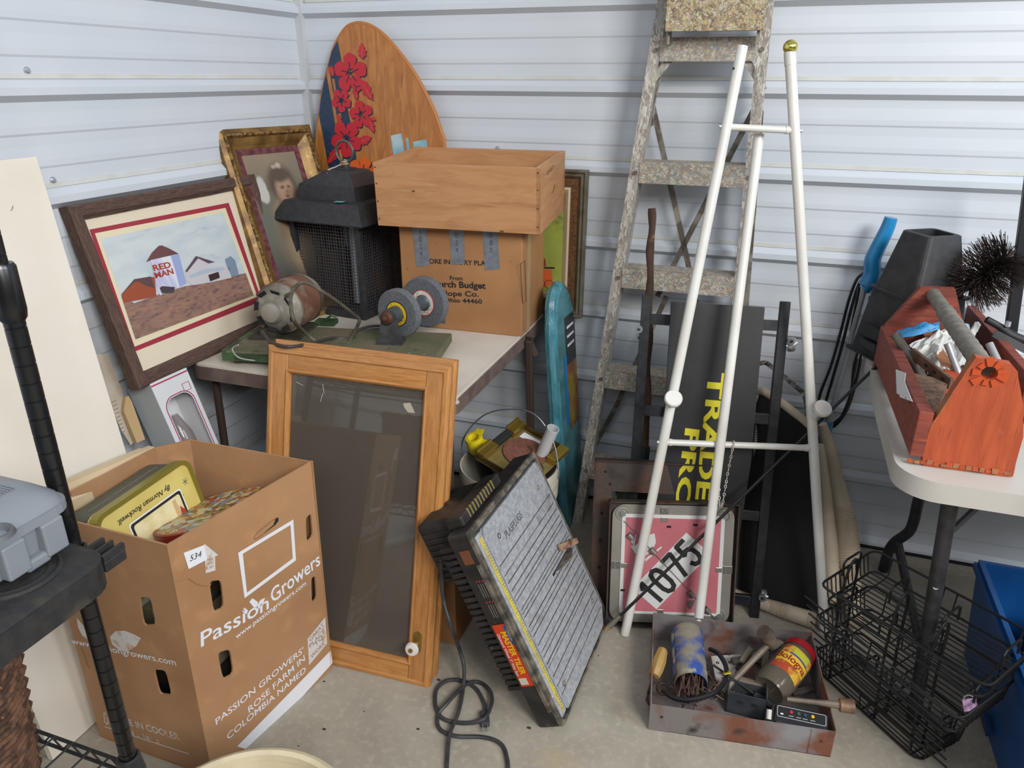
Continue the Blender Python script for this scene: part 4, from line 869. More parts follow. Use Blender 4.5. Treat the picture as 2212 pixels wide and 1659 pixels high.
# ================================================================ oak cabinet doors
oak_v = mat('oak_v', 'b07a43', .42, c2='9c6633', sc=12, st=(9, 1, 9), lo=.4, hi=.7, dist=.8, bump=.12, bsc=30, coat=.3, layers=[('c48d54', 40, .55, .8, (10, .8, 10)), ('7f4f26', 70, .68, .76, (14, .6, 14))])
oak_h = mat('oak_h', 'b07a43', .42, c2='9c6633', sc=12, st=(1, 9, 9), lo=.4, hi=.7, dist=.8, bump=.12, bsc=30, coat=.3, layers=[('c48d54', 40, .55, .8, (.8, 10, 10)), ('7f4f26', 70, .68, .76, (.6, 14, 14))])
pane = glassy('dusty_pane', 'd0cbc2', .8, .03, '9a9084', .20, refl=.08)
brass = mat('brass', 'a08848', .35, .7, c2='8a6f38', sc=30)
def cab_door(M, Wd, Hh, lab, front):
    t = thing('cabinet_door', lab, 'cabinet door', M@Tr(Wd/2, 0, 0), 'oak cabinet doors')
    s, th = .058, .020
    for (x0, x1, y0, y1, mm, nm) in ((0, s, 0, Hh, oak_v, 'stile'), (Wd-s, Wd, 0, Hh, oak_v, 'stile'), (s, Wd-s, 0, s, oak_h, 'bottom_rail'), (s, Wd-s, Hh-s, Hh, oak_h, 'top_rail')):
        b = MB(); b.box(x0, x1, y0, y1, -th, 0, bev=.0035 if nm == 'stile' else .001, seg=3); part(nm, b, mm, t, M, smooth='fix')
    i = s
    rails('inner_bead', Wd-2*s+.012, Hh-2*s+.012, [(0, -.004), (0, .0015), (.004, .004), (.008, .001), (.012, -.006), (.012, -.012)], oak_v, t, M@Tr(s-.006, s-.006, 0), [oak_h, oak_v]*2)
    rails('edge_bead', Wd, Hh, [(-.003, -.016), (-.003, -.006), (.004, .002), (.012, .0035), (.016, .0), (.016, -.004)], oak_v, t, M, [oak_h, oak_v]*2)
    b = MB(); b.box(s-.004, Wd-s+.004, s-.004, Hh-s+.004, -.012, -.009); part('glass_pane', b, pane, t, M)
    return t
MD = LF(.401, -1.062, 0, 2.4, 13.9, -.4); DW, DH = .487, .815
d1 = cab_door(MD, DW, DH, 'oak cabinet door with dusty glass and a white knob, nearest the viewer', True)
pk = P2(900, 1395, MD, .004)
b = MB(); b.plate([(pk.x+x, pk.y+.008+y) for x, y in rrect(-.011, .011, -.028, .028, .0105, 5)], (), .0, .0025); part('knob_plate', b, brass, d1, MD)
b = MB(); K = Tr(pk.x-.004, pk.y, 0); b.lathe([(.006, .002), (.006, .012), (.015, .018), (.018, .024), (.015, .030), (.006, .032)], K, 24, (False, True)); kb = part('knob', b, mat('porcelain', 'cfc9c2', .2), d1, MD, smooth=True)
b = MB(); b.lathe([(.006, .031), (.0055, .034), (0.001, .035)], K, 16); part('knob_screw', b, brass, kb, MD, smooth=True)
p = P2(882, 880, MD, -.0085); b = MB(); b.plate([(p.x+x, p.y+y) for x, y in ((-.014, .008), (.004, .012), (.012, .0), (.018, -.012), (.0, -.012), (-.01, -.002))], (), -.0088, -.0078); part('paper_scrap', b, mat('scrap', 'a59c8c', .8), d1, MD)
for a, c in (((640, 825), (655, 833)), ((697, 830), (700, 850)), ((697, 850), (692, 868)), ((735, 812), (739, 816))):
    p, q = P2(*a, MD, -.008), P2(*c, MD, -.008); b = MB(); b.bar((p.x, p.y, -.0083), (q.x, q.y, -.0083), .0012, .0004); part('paint_speck', b, mat('speck', 'b5b09c', .7), d1, MD)
M2_ = LF(.397, -1.062+.036, 0, 2.4, 13.9, -.3); 
d2 = cab_door(M2_, DW+.004, DH+.002, 'oak cabinet door standing directly behind the one with the white knob', False)
for yy in (DH-.075, .075): b = MB(); b.box(-.006, .002, yy-.032, yy+.032, -.004, .004); b.cyl((-.005, yy-.03, .004), (-.005, yy+.03, .004), .0035, n=8); part('hinge', b, brass, d2, M2_)
# ================================================================ bucket and what is in it
buck = mat('bucket_white', 'c9c3b4', .5, c2='bdb5a4', sc=6, bump=.15, bsc=60, layers=[('8d8573', 18, .66, .76, (1, 1, 1))])
bx, by = .905, -.485
t = thing('plastic_bucket', 'off-white plastic bucket full of odds and ends behind the tile saw', 'bucket', (bx, by, 0))
b = MB(); b.lathe([(0, .006), (.126, .006), (.141, .345), (.1415, .355), (.146, .357), (.148, .352), (.149, .322), (.145, .32), (.148, .316), (.148, .29), (.144, .287), (.147, .284), (.147, .262), (.142, .258), (.129, 0), (0, 0)], Tr(bx, by, 0), 48); wpart('bucket_body', b, buck, t, True)
b = MB(); b.tube([Vector((bx-.143+.0*k, by, .32)) for k in (0,)]+catmull([(bx-.15, by, .325), (bx-.155, by+.02, .40), (bx-.10, by+.045, .475), (bx-.02, by+.055, .505), (bx+.06, by+.055, .50), (bx+.12, by+.045, .43), (bx+.150, by+.01, .345), (bx+.146, by, .33)], 6), .0022, 6); wpart('wire_handle', b, mat('bail_wire', '77777a', .35, .7), t, True)
# contents
def at(px, py, z): return ZZ(px, py, z)
yelp = mat('yellow_plastic', 'd2bd1c', .4)
c = at(1026, 955, .40)
M = Tr(c)@Rx(18)@Ry(-8)
t = thing('yellow_dispenser', 'yellow plastic ring dispenser on a dark tube standing in the bucket', 'dispenser', M)
b = MB(); b.lathe([(.018, .0), (.026, 0), (.027, .004), (.027, .045), (.025, .05), (.017, .05), (.015, .045), (.013, .02)], Tr(0, 0, -.03), 28); part('ring', b, yelp, t, smooth=True)
b = MB(); b.plate([(.015, -.022), (.035, -.030), (.055, -.028), (.06, -.02), (.045, .0), (.040, .012), (.018, .02)], (), -.024, -.004); part('arm', b, yelp, t)
b = MB(); b.plate([(-.012, .018), (.018, .018), (.016, .045), (.004, .042), (-.006, .05)], (), .008, .014); part('cutter', b, yelp, t)
b = MB(); b.cyl((0, 0, -.22), (0, 0, -.02), .021, n=20); part('tube', b, mat('dark_tube', '33352f', .5), t, smooth=True)
# brass light fixture
brs = mat('bright_brass', 'b49a4a', .22, .75, c2='a58a3c', sc=8)
qa, qb, qc = at(1027, 990, .39), at(1117, 918, .41), at(1185, 1000, .36)
M = F(qa, qb-qa, qa-qc); fw = (qb-qa).length; fh = (qc-qb).length
t = thing('brass_fixture', 'brass light fixture tray with a brown disc lying in the bucket', 'light fixture', M)
b = MB(); b.box(0, fw, -fh, 0, -.004, 0, bev=.001); part('back_plate', b, mat('dull_gold', '8a7a46', .5, .3, c2='7a6c40', sc=30), t)
for (x0, x1) in ((0, fw*.33), (fw*.70, fw)): b = MB(); b.box(x0, x1, -.028, .003, .0, .026, bev=.002); b.box(x0, x1, -.004, .004, .024, .031, bev=.002); part('end_clip', b, brs, t)
b = MB(); b.box(fw*.31, fw*.72, -.024, .0, .006, .024, bev=.002); part('black_grip', b, mat('grip_black', '201f20', .6, c2='2e2d2e', sc=300, bump=.5, bsc=500), t)
for x0 in (0, fw-.003): b = MB(); b.box(x0, x0+.003, -fh, 0, 0, .018); part('side_flange', b, mat('dark_brass', '5c4a28', .4, .5), t)
b = MB(); b.box(fw*.62, fw, -fh-.002, -fh+.03, .0, .02, bev=.002); part('end_clip', b, brs, t)
b = MB(); b.plate(circ(fw*.55, -fh*.50, fw*.30, 36), (), .003, .006); part('brown_disc', b, mat('brown_grit', '7a4e3e', .9, c2='694034', sc=120), t)
b = MB(); b.box(fw*.80, fw*.93, -fh*.72, -fh*.2, .001, .002); part('spec_label', b, white_paper, t)
b = MB(); b.box(fw*.02, fw*.28, -fh*1.0, -fh*.55, .001, .002); part('spec_label', b, white_paper, t)
for k in range(7): b = MB(); b.box(fw*.04, fw*(.15+.1*(k % 3)*.5), -fh*(.6+.05*k)-.0012, -fh*(.6+.05*k), .0022, .0024); part('fine_print', b, brown_ink, t)
b = MB(); b.tube(catmull([(fw*.5, -fh*.62, .008), (fw*.45, -fh*.8, .02), (fw*.3, -fh*1.0, .03), (fw*.0, -fh*.9, .03)], 6), .003, 6); b.tube(catmull([(fw*.5, -fh*.6, .008), (fw*.6, -fh*.62, .02), (fw*.65, -fh*.5, .018)], 5), .003, 6); part('rusty_wire', b, mat('rusty_wire', '5e4a30', .7), t, smooth=True)
a, c = at(1195, 925, .47), at(1160, 1005, .33)
t = thing('pvc_pipe', 'short white plastic pipe sticking out of the bucket', 'pipe', axisM(c, a)); L_ = (a-c).length
b = MB(); b.lathe([(.0185, -.10), (.0185, L_), (.0165, L_), (.0165, -.10)], None, 32); part('pipe_wall', b, mat('pvc', 'bfbfc0', .4), t, smooth=True)
# brown carton behind, red handled tool on it
t = thing('low_carton', 'low brown cardboard carton on the floor behind the cabinet doors', 'carton', (.80, -.76, 0))
b = MB(); b.box(.70, .895, -.88, -.645, 0, .265, bev=.002); wpart('box_body', b, card_in, t)
b = MB(); b.box(.70, .895, -.765, -.76, .265, .267); wpart('flap_seam', b, dk, t)
redh = mat('red_grip', 'b0201e', .4)
t = thing('red_pliers', 'red-handled pliers lying on the low brown carton left of the bucket', 'pliers', (.76, -.72, .267))
b = MB(); b.tube(catmull([(.79, -.66, .285), (.77, -.70, .283), (.745, -.735, .278)], 5), [.007]*11, 8); b.tube(catmull([(.80, -.69, .28), (.775, -.71, .278), (.745, -.735, .276)], 5), [.007]*11, 8); wpart('grips', b, redh, t, True)
b = MB(); b.box(.715, .75, -.765, -.73, .268, .284, bev=.004); b.tube([(.72, -.76, .276), (.70, -.80, .272)], [.008, .003], 8); wpart('jaws', b, mat('tool_steel', '6c6e70', .35, .7), t)

# ================================================================ tile saw
o = ZZ(1212, 1574, .018)
M = LF(o.x, o.y, .018, 87.5, 26.0); sw, sh_ = .415, .53
steel = mat('galv_deck', '8e9094', .45, .12, c2='a3a4a8', sc=90, lo=.4, hi=.6, bump=.35, bsc=150, layers=[('c9cccf', 130, .66, .72, (1, 1, 1)), ('6a5c50', 14, .62, .8, (1, 1, 1))])
sawb = mat('saw_black', '1b1a1b', .5, c2='2c2826', sc=20, bump=.3, bsc=150, layers=[('5f574c', 45, .66, .78, (1, 1, 1)), ('7a4a2c', 9, .70, .8, (1, 1, 1))])
rustdirt = mat('dusty_edge', '6e6558', .85, c2='3a3530', sc=30, lo=.4, hi=.6, bump=.5, bsc=120)
t = thing('tile_saw', 'black electric wet tile saw tipped on its edge beside the cabinet doors', 'tile saw', M@Tr(sw/2, 0, -.02))
b = MB(); b.plate(rrect(0, sw, 0, sh_, .012, 3), (), -.054, -.002); part('housing_rim', b, sawb, t, M)
b = MB(); b.plate(rrect(0, sw, 0, sh_, .012, 3), [rrect(.014, sw-.006, .006, sh_-.014, .012, 3)], -.002, .006); part('deck_lip', b, rustdirt, t, M)
b = MB(); b.plate([(.052, .012), (sw-.05, .012), (sw-.010, .05), (sw-.010, sh_-.035), (sw-.022, sh_-.022), (.056, sh_-.022), (.044, sh_-.036), (.044, .02)], (), -.002, .0065)
deck = part('steel_deck', b, steel, t, M)
gm = mat('groove_dark', '3c3a3a', .8)
random.seed(3); y = .05; k = 0
while y < sh_-.12:
    b = MB(); b.box(.05, sw-.02, y, y+.0016+random.random()*.0012, .0062, .0072); part('deck_groove', b, gm if k % 3 else rustdirt, deck, M); y += random.choice([.010, .013, .017, .02, .026]); k += 1
for (x, y) in ((.08, .06), (sw-.05, .09), (.10, sh_-.07), (sw-.06, sh_-.08)):
    b = MB(); b.plate(circ(x, y, .007, 12), [circ(x, y, .0045, 8)], .0062, .0072); part('deck_screw', b, rustdirt, deck, M)
text('lettering', 'PLASPLUGS', .026, mat('emboss', '6d6f72', .5, .4), deck, M, .0074, .01, .8, M2=Tr(sw*.42, sh_-.085, 0))
rul = mat('yellow_ruler', 'c6b43c', .5, c2='a89a5a', sc=30)
b = MB(); b.box(.012, .038, .02, sh_-.02, -.001, .010, bev=.002); part('fence_channel', b, steel, t, M)
b = MB(); b.box(.019, .031, .03, sh_-.03, .010, .0112); ru = part('ruler_strip', b, rul, t, M)
b = MB()
for k in range(60): y = .035+k*.0076; b.box(.026 if k % 5 else .022, .031, y, y+.0008, .0112, .0116)
part('ruler_tick', b, dkl, ru, M, kind='stuff')
b = MB(); b.plate([(.0+.001, y+((k*37) % 5-2)*.002) for k, y in enumerate([.06, .1, .14, .18, .22, .26, .3, .34])][::-1]+[(-.010-.004*((k*13) % 3), y) for k, y in enumerate([.06, .12, .17, .21, .27, .34])], (), -.010, -.004) if False else b.box(-.004, .004, .05, .45, -.012, -.002, bev=.001); part('torn_gasket', b, rustdirt, t, M)
# blade and slot
p = P2(1214, 1208, M, .006)
b = MB(); b.box(p.x-.075, p.x+.075, p.y-.003, p.y+.003, .0066, .0076); part('blade_slot', b, dk, t, M)
b = MB(); pts = []
for k in range(33):
    a = math.radians(35+110*k/32); r = .085*(1 if k % 2 else .965); pts.append((p.x+r*math.cos(a), -.050+r*math.sin(a)))
b.plate(pts, (), -.001, .001, Tr(0, p.y, 0)@Rx(90)); part('blade', b, mat('blade_rust', '8d867e', .5, .5, c2='6e5844', sc=50), t, M)
b = MB(); q0, q1 = P2(1214, 1185, M, .02), P2(1250, 1167, M, .025); b.bar((q0.x, q0.y, .014), (q1.x, q1.y, .02), .014, .006); b.bar((q0.x, q0.y+.01, .016), (q1.x, q1.y+.006, .02), .006, .008); part('splintered_guide', b, mat('splinter', '9c7f68', .8, c2='6a3f2c', sc=40), t, M)
# ribbed tub behind
b = MB(); b.skin([b.ring([(x, y, z) for x, y in rrect(.01+i, sw-.01-i, .09+i*2.2, sh_-.02-i, .02, 3)]) for z, i in ((-.042, 0), (-.095, .012), (-.10, .02))], True, True, True); part('tub', b, sawb, t, M)
for k in range(24):
    y = .11+k*.0165; b = MB(); b.box(.006, .016, y, y+.011, -.095, -.043, bev=.002); part('tub_rib', b, sawb, t, M)
b = MB(); b.box(.05, .25, sh_-.14, sh_+.02, -.165, -.05, bev=.012); part('motor_cover', b, sawb, t, M)
for k in range(9): 
    y = sh_-.13+k*.015; b = MB(); b.box(.046, .06, y, y+.006, -.155, -.07, bev=.001); part('vent_rib', b, sawb, t, M)
h0 = P2(1008, 1128, M, -.045); h1 = P2(1058, 1048, M, -.045)
b = MB(); b.box(.03, .25, sh_+.0, sh_+.028, -.065, -.018, bev=.006); part('top_grip', b, sawb, t, M)
for k in range(10):
    x = .065+k*.015; b = MB(); b.box(x, x+.005, sh_+.006, sh_+.0292, -.022, -.0170, bev=.001); part('brass_fin', b, mat('fin_brass', '8a7a48', .5, .3) if k == 0 else G.setdefault('fin', mat('fin_brass2', '8a7a48', .5, .3)), t, M)
# side label (faces the viewer)
Ms = M@F((0, 0, 0), (0, 1, 0), (0, 0, 1)) # x up the side, y outwards from back
Ms = M@Matrix(((0, 0, -1, -.0006), (-1, 0, 0, 0), (0, 1, 0, 0), (0, 0, 0, 1)))  # local x = down the side, y = toward deck
b = MB(); b.box(-.295, -.125, -.048, -.006, 0, .0008); lb = part('orange_label', b, mat('label_orange', 'c23a16', .5), t, Ms)
b = MB(); b.box(-.291, -.240, -.020, -.007, .0008, .0012); part('blue_label', b, mat('label_blue', '1d4f7a', .5), lb, Ms)
ye = mat('label_yellow', 'e0b21e', .5)
text('lettering', 'PLASPLUGS', .007, white_paper, lb, Ms, .0014, .01, .9, M2=Tr(-.266, -.0135, 0))
text('lettering', 'MASTER TILER', .021, ye, lb, Ms, .0014, .03, .88, M2=Tr(-.218, -.0275, 0))
text('lettering', 'Diamond Wheel 7" Wet Saw', .011, white_paper, lb, Ms, .0014, .0, .9, M2=Tr(-.213, -.0425, 0))
b = MB(); b.box(-.148, -.130, -.046, -.026, .0008, .0014); part('worn_patch', b, mat('worn_white', 'c0b8a8', .7), lb, Ms)
for q in (-.41, -.355):
    for k in range(4):
        b = MB(); b.plate(circ(q, -.008-.008*k, .0022, 10), (), 0, .0008); part('warning_mark', b, redl, t, Ms)
    for k in range(5): b = MB(); b.box(q+.006, q+.042, -.008-.006*k, -.0072-.006*k, 0, .0006); part('fine_print', b, mat('pale_line%d%d' % (q*100, k), '8a857c', .6) if False else G.setdefault('pl', mat('pale_line', '8a857c', .6)), t, Ms)
b = MB(); b.box(-.49, -.455, -.040, -.014, 0, .001, bev=.0003); part('rusty_window', b, mat('rust_window', '6e3f2a', .7), t, Ms)
# its cord on the floor
cordb = mat('black_cord', '2b2b2e', .5, c2='3a3a3c', sc=40)
c0 = M@Vector((.10, sh_-.02, -.06)); zz = .006
pts = [YY(1002, 1118, -.80), YY(985, 1122, -.84), YY(968, 1135, -.90), YY(957, 1160, -.96), YY(953, 1200, -1.0), YY(957, 1290, -1.02), YY(975, 1355, -1.04), ZZ(990, 1395, .10), ZZ(1002, 1440, .05), ZZ(1000, 1490, .012), ZZ(990, 1540, zz+.006), ZZ(972, 1585, zz+.006), ZZ(966, 1640, zz), ZZ(964, 1700, zz)]
t = thing('saw_cord', 'black power cord with a three-pin plug looped on the floor before the tile saw', 'cord', ZZ(1000, 1500, 0))
b = MB(); b.tube(catmull(pts, 8), .0048, 8); wpart('cable', b, cordb, t, True)
pts = [ZZ(1048, 1540, zz), ZZ(1046, 1520, zz), ZZ(1030, 1490, zz), ZZ(1002, 1472, zz), ZZ(968, 1470, zz), ZZ(943, 1490, zz), ZZ(942, 1530, zz), ZZ(962, 1555, zz), ZZ(1010, 1562, zz), ZZ(1045, 1552, zz+.009), ZZ(1062, 1520, zz+.009), ZZ(1058, 1492, zz+.009), ZZ(1035, 1474, zz), ZZ(1005, 1480, zz+.009), ZZ(965, 1520, zz+.009), ZZ(946, 1545, zz), ZZ(950, 1575, zz), ZZ(985, 1590, zz), ZZ(1040, 1592, zz), ZZ(1075, 1602, zz), ZZ(1092, 1625, zz), ZZ(1096, 1680, zz), ZZ(1060, 1760, zz), ZZ(964, 1760, zz), ZZ(964, 1700, zz)]
b = MB(); b.tube(catmull(pts, 6), .0048, 8); wpart('cable', b, cordb, t, True)
a, c = ZZ(1046, 1538, .008), ZZ(1048, 1568, .008)
b = MB(); b.bar(a, c, .022, .014, bev=.004); pg = wpart('plug', b, cordb, t)
for q in (-.006, .006): b = MB(); d = (c-a).normalized(); s_ = Vector((d.y, -d.x, 0)); b.bar(c+s_*q, c+s_*q+d*.016, .0015, .006); part('prong', b, mat('prong', '8a8478', .4, .8), pg, Matrix()) if False else part('prong', b, scm, pg, W[pg]) if False else wpart('prong', b, scm, t)

# ================================================================ teal foam board
tealm = mat('teal_foam', '4f8a94', .35, c2='3f6f72', sc=5, st=(1, 3, 1), coat=.6, bump=.25, bsc=30, layers=[('7d8a5c', 8, .64, .8, (1, 1, 1)), ('86c2cf', 10, .66, .8, (3, .6, 3))])
M = LF(1.032, -.235, 0, 87, 5.0); bw, bh = .165, .815
t = thing('foam_board', 'teal foam board in clear wrap standing edge-on between table and ladder', 'foam board', M@Tr(bw/2, 0, 0))
ol = [(0.02, 0), (bw-.02, 0), (bw, .04), (bw, bh*.75), (bw*.86, bh*.93), (bw*.6, bh*.99), (bw*.4, bh), (bw*.14, bh*.965), (.01, bh*.90), (-.004, bh*.75), (0, .04)]
ol = [(p.x, p.y) for p in catmull([(x, y, 0) for x, y in ol], 3, True)]
b = MB(); b.plate(ol, (), -.040, 0); part('foam_core', b, tealm, t, M)
b = MB(); b.tube([(x, y, -.020) for x, y in ol], .021, 8, loop=True); part('edge_band', b, mat('teal_wrap', '4c8c99', .25, c2='3a7482', sc=12, st=(4, 1, 4), bump=.9, bsc=40, coat=.8, layers=[('a8cdd0', 30, .66, .75, (4, .5, 4)), ('6f7448', 5, .66, .8, (1, 1, 1))]), t, M, smooth=True)
lb_ = [(.045, .42), (.165, .42), (.165, .70), (.045, .70)]
for (x0, x1, y0, y1, cc) in ((.045, .07, .36, .60, '1f6fb0'), (.072, .165, .56, .72, '2a2c30'), (.072, .165, .34, .56, '8c7a24')):
    b = MB(); b.box(x0, x1, y0, y1, .0255 if False else .0010, .0018); part('cover_label', b, mat('lab'+cc, cc, .35, c2={'8c7a24': '7a3a1c'}.get(cc), sc=16), t, M)
for k in range(3): b = MB(); b.box(.085, .15, .68-.03*k, .688-.03*k, .0018, .0024); part('label_print', b, inkw, t, M)
text('lettering', 'FOAM', .022, inkw, t, M, .0022, .02, 1, M2=Tr(.0575, .48, 0)@Rz(90)) if False else None

# ================================================================ step ladder
lad = splat('ladder_alu', 'a19c95', ['b8b4ac', '8d867c', 'bdb8ae', '8a8278', 'a89f90', '9a8f8a', 'c4c0b6', '857c72'], 160, .55, .6, .6, (1, 1, .35), .2)
lads = splat('ladder_step', '99938b', ['b5b0a6', 'a89c80', '85867f', '8f7a74', 'beb7a8', '8d8b7c', 'a88b70', '7f8787'], 170, .6, .8, .75)
ladb = mat('ladder_back', '5c544c', .6, .2, c2='8d867c', sc=18, lo=.45, hi=.6, bump=.4, bsc=80, layers=[('3c352e', 30, .6, .7, (1, 1, 1))])
shelfm = splat('paint_shelf', '93835f', ['a8956a', 'a39678', '85785f', 'b3a98c', '8f745c', 'b09a78', 'aaa392', '75644f', 'b0a468', '6a6050', 'a08c80', '9a8468', '98896c', 'b8b0a0', '7d6f58', 'a08f70'], 150, .6, 1, 1.2)
t = thing('step_ladder', 'paint-splattered aluminium stepladder leaning closed against the back wall', 'ladder', (1.27, -.16, 0))
def LR(z): return Vector((1.050+.0975*z, -.200+.045*z, z))
def RR(z): return Vector((1.505-.022*z, -.200+.045*z, z))
for fn, s in ((LR, 1), (RR, -1)):
    b = MB(); a, c = fn(0), fn(1.95); b.bar(a, c, .030, .004, up=(0, 1, 0)); b.bar(a+Vector((s*.013, .03, 0)), c+Vector((s*.013, .03, 0)), .004, .06, up=(0, 1, 0)); b.bar(a+Vector((s*-.0, .058, 0)), c+Vector((0, .058, 0)), .026, .004, up=(0, 1, 0)); wpart('side_rail', b, lad, t)
for yy in ((1400, 103), (1353, 370), (1325, 597), (1290, 812), (1265, 1005)):
    z = YY(yy[0], yy[1], -.17).z; a, c = LR(z)+Vector((.014, 0, 0)), RR(z)-Vector((.014, 0, 0))
    b = MB(); b.box(a.x, c.x, a.y-.004, a.y+.072, z+.022, z+.026); b.box(a.x, c.x, a.y-.006, a.y-.002, z-.033, z+.026); b.box(a.x, c.x, a.y+.068, a.y+.072, z, z+.022); st = wpart('step', b, lads, t)
    for fx in (a.x-.012, c.x+.012): b = MB(); b.cyl((fx, a.y-.008, z-.005), (fx, a.y-.001, z-.005), .006, n=10); part('rivet', b, ladb, st, Matrix(), smooth=True)
zt5 = YY(1400, 103, -.17).z
b = MB(); sa, sb = YY(1437, 68, -.20), YY(1650, 62, -.20); b.box(sa.x, sb.x, sa.y-.004, sa.y+.016, sa.z, sa.z+.30); wpart('pail_shelf', b, shelfm, t)
b = MB(); b.box(sa.x+.004, sa.x+.010, sa.y+.016, sa.y+.05, sa.z-.03, sa.z+.2); b.box(sb.x-.016, sb.x-.010, sa.y+.016, sa.y+.05, sa.z-.03, sa.z+.2); wpart('shelf_arm', b, ladb, t)
for (p, q) in (((1448, 128), (1395, 190)), ((1612, 128), (1650, 195))):
    b = MB(); b.bar(YY(*p, -.125), YY(*q, -.125), .018, .003, up=(0, 1, 0)); wpart('corner_brace', b, lad, t)
# rear frame
for (p, q) in (((1412, 120), (1250, 1100)), ((1658, 240), (1612, 900))):
    b = MB(); a, c = YY(*p, -.055), YY(*q, -.055); 
    if p[0] < 1500: a, c = YY(1407, 130, -.055)+Vector((.02, 0, 0)), YY(1287, 900, -.055)+Vector((.01, 0, 0)); c = c+(c-a)*.62
    else: c = c+(c-a)*.62
    c = c+(a-c)*(max(0, -c.z)/max(1e-3, (a.z-c.z))) if c.z < 0 else c
    if p[0] > 1500: a = a-Vector((.018, 0, 0)); c = c-Vector((.03, 0, 0))
    b.bar(a, c, .016, .014, up=(0, 1, 0)); wpart('rear_leg', b, ladb, t)
for (p, q) in (((1400, 185), (1502, 640)), ((1645, 205), (1420, 640)), ((1440, 640), (1330, 880)), ((1330, 880), (1258, 1010)), ((1500, 640), (1560, 880))):
    b = MB(); b.bar(YY(*p, -.060), YY(*q, -.060), .016, .0025, up=(0, 1, 0)); wpart('cross_brace', b, ladb, t)
b = MB(); b.tube([YY(1430, 150, -.11), YY(1415, 215, -.11), YY(1409, 272, -.11)], .003, 6); wpart('spreader_rod', b, ladb, t, True)

# stick leaning on the ladder
stk = mat('bark', '5c4034', .85, c2='3f2c24', sc=30, st=(1, 1, .2), bump=.8, bsc=60, layers=[('8a6a54', 30, .64, .75, (1, 1, 1))])
pts = [YY(x, y, yy) for x, y, yy in ((1408, 450, -.225), (1409, 490, -.23), (1404, 540, -.24), (1405, 600, -.25), (1401, 660, -.26), (1403, 720, -.27), (1398, 790, -.285), (1399, 860, -.30), (1395, 930, -.32), (1390, 1000, -.35))]
t = thing('spade', 'old spade with a rough brown branch handle leaning on the ladder', 'spade', ZZ(1380, 1130, 0))
b = MB(); b.tube(catmull(pts, 3), [.0105+.0015*math.sin(k*1.3) for k in range(28)], 10); wpart('handle', b, stk, t, True)
gmt = mat('green_steel', '2f4038', .5, .4, c2='3f4c44', sc=20)
a = pts[-1]; b = MB(); b.tube([a+Vector((0, .01, .05)), a+Vector((0, -.01, -.06))], .015, 10); ss = a+Vector((0, -.015, -.06)); b.grid(lambda u, v: ss+Vector(((u-.5)*.15*(1-.0*v), .012*math.cos((u-.5)*3)-.05*v, -(ss.z-.004)*v)), 8, 4, .003); wpart('blade', b, gmt, t)

# ================================================================ mechanic's creeper
M = LF(1.277, -.560, 0, 9.5, 13.3); cw, ch = .388, .894
crb = mat('creeper_black', '202124', .4, .3, c2='2b2c2f', sc=40); vin = mat('black_vinyl', '1c1c1e', .45, c2='232325', sc=10, bump=.3, bsc=25)
t = thing('creeper', 'black padded mechanics creeper standing on end behind the white easel', 'creeper', M@Tr(cw/2, 0, 0))
for x in (0, cw-.026): b = MB(); b.box(x, x+.026, 0, ch, -.02, 0, bev=.002); part('side_rail', b, crb, t, M)
for y in (.035, .285, .56, .815): b = MB(); b.box(.026, cw-.026, y, y+.028, -.018, -.002, bev=.001); part('cross_bar', b, crb, t, M)
for px in ((1380, 711), (1709, 737), (1646, 1290)):
    p = P2(*px, M, .0); b = MB(); b.cyl((p.x, p.y, 0), (p.x, p.y, .006), .0105, n=20); part('pivot_washer', b, mat('chrome', 'b5b5b8', .25, .8) if 'ch' not in G else G['ch'], t, M, smooth=True)
    G['ch'] = bpy.data.materials['chrome']; b = MB(); b.cyl((p.x, p.y, .006), (p.x, p.y, .009), .004, n=8); part('pivot_bolt', b, crb, t, M)
    b = MB(); b.lathe([(.010, -.010), (.018, -.010), (.020, -.004), (.020, .004), (.018, .010), (.010, .010)], Tr(p.x+.008, p.y-.012, -.038)@Ry(90), 20); b.bar((p.x+.008, p.y-.005, -.02), (p.x+.008, p.y-.012, -.04), .026, .004); part('caster', b, G['ch'], t, M, smooth=True)
pq = Q2([(1450, 652), (1652, 664), (1622, 1000), (1575, 1290), (1395, 1290), (1437, 880)], M, .02)
b = MB(); L1 = pq; b.plate([(p.x, p.y) for p in pq], (), -.012, .022); bmesh.ops.bevel(b.b, geom=[e for e in b.b.edges if len(e.link_faces) == 2 and e.calc_face_angle(0) > .5], offset=.010, segments=4, profile=.5, affect='EDGES'); pad = part('pad', b, vin, t, M, smooth='fix', sharp=50)
yt = mat('yellow_print', 'c9bd1e', .5)
def vtext(s, pa, pb, wpx):
    a, c = P2(*pa, M, .0225), P2(*pb, M, .0225); d = c-a; q = P2(pa[0]+wpx, pa[1], M, .0225)-a; size = q.length/.70
    cu = bpy.data.curves.new('q', 'FONT'); cu.body = s; cu.size = size; oo = bpy.data.objects.new('q', cu); COL.objects.link(oo); bpy.context.view_layer.update(); w = oo.dimensions.x; bpy.data.objects.remove(oo)
    return text('lettering', s, size, yt, pad, M, .0228, .03, d.length/w, M2=Tr((a.x+c.x)/2, (a.y+c.y)/2, 0)@Matrix.Rotation(math.atan2(d.y, d.x), 4, 'Z'))
vtext('TRADE', (1546, 808), (1517, 1078), 34); vtext('PRO', (1494, 928), (1470, 1100), 30)

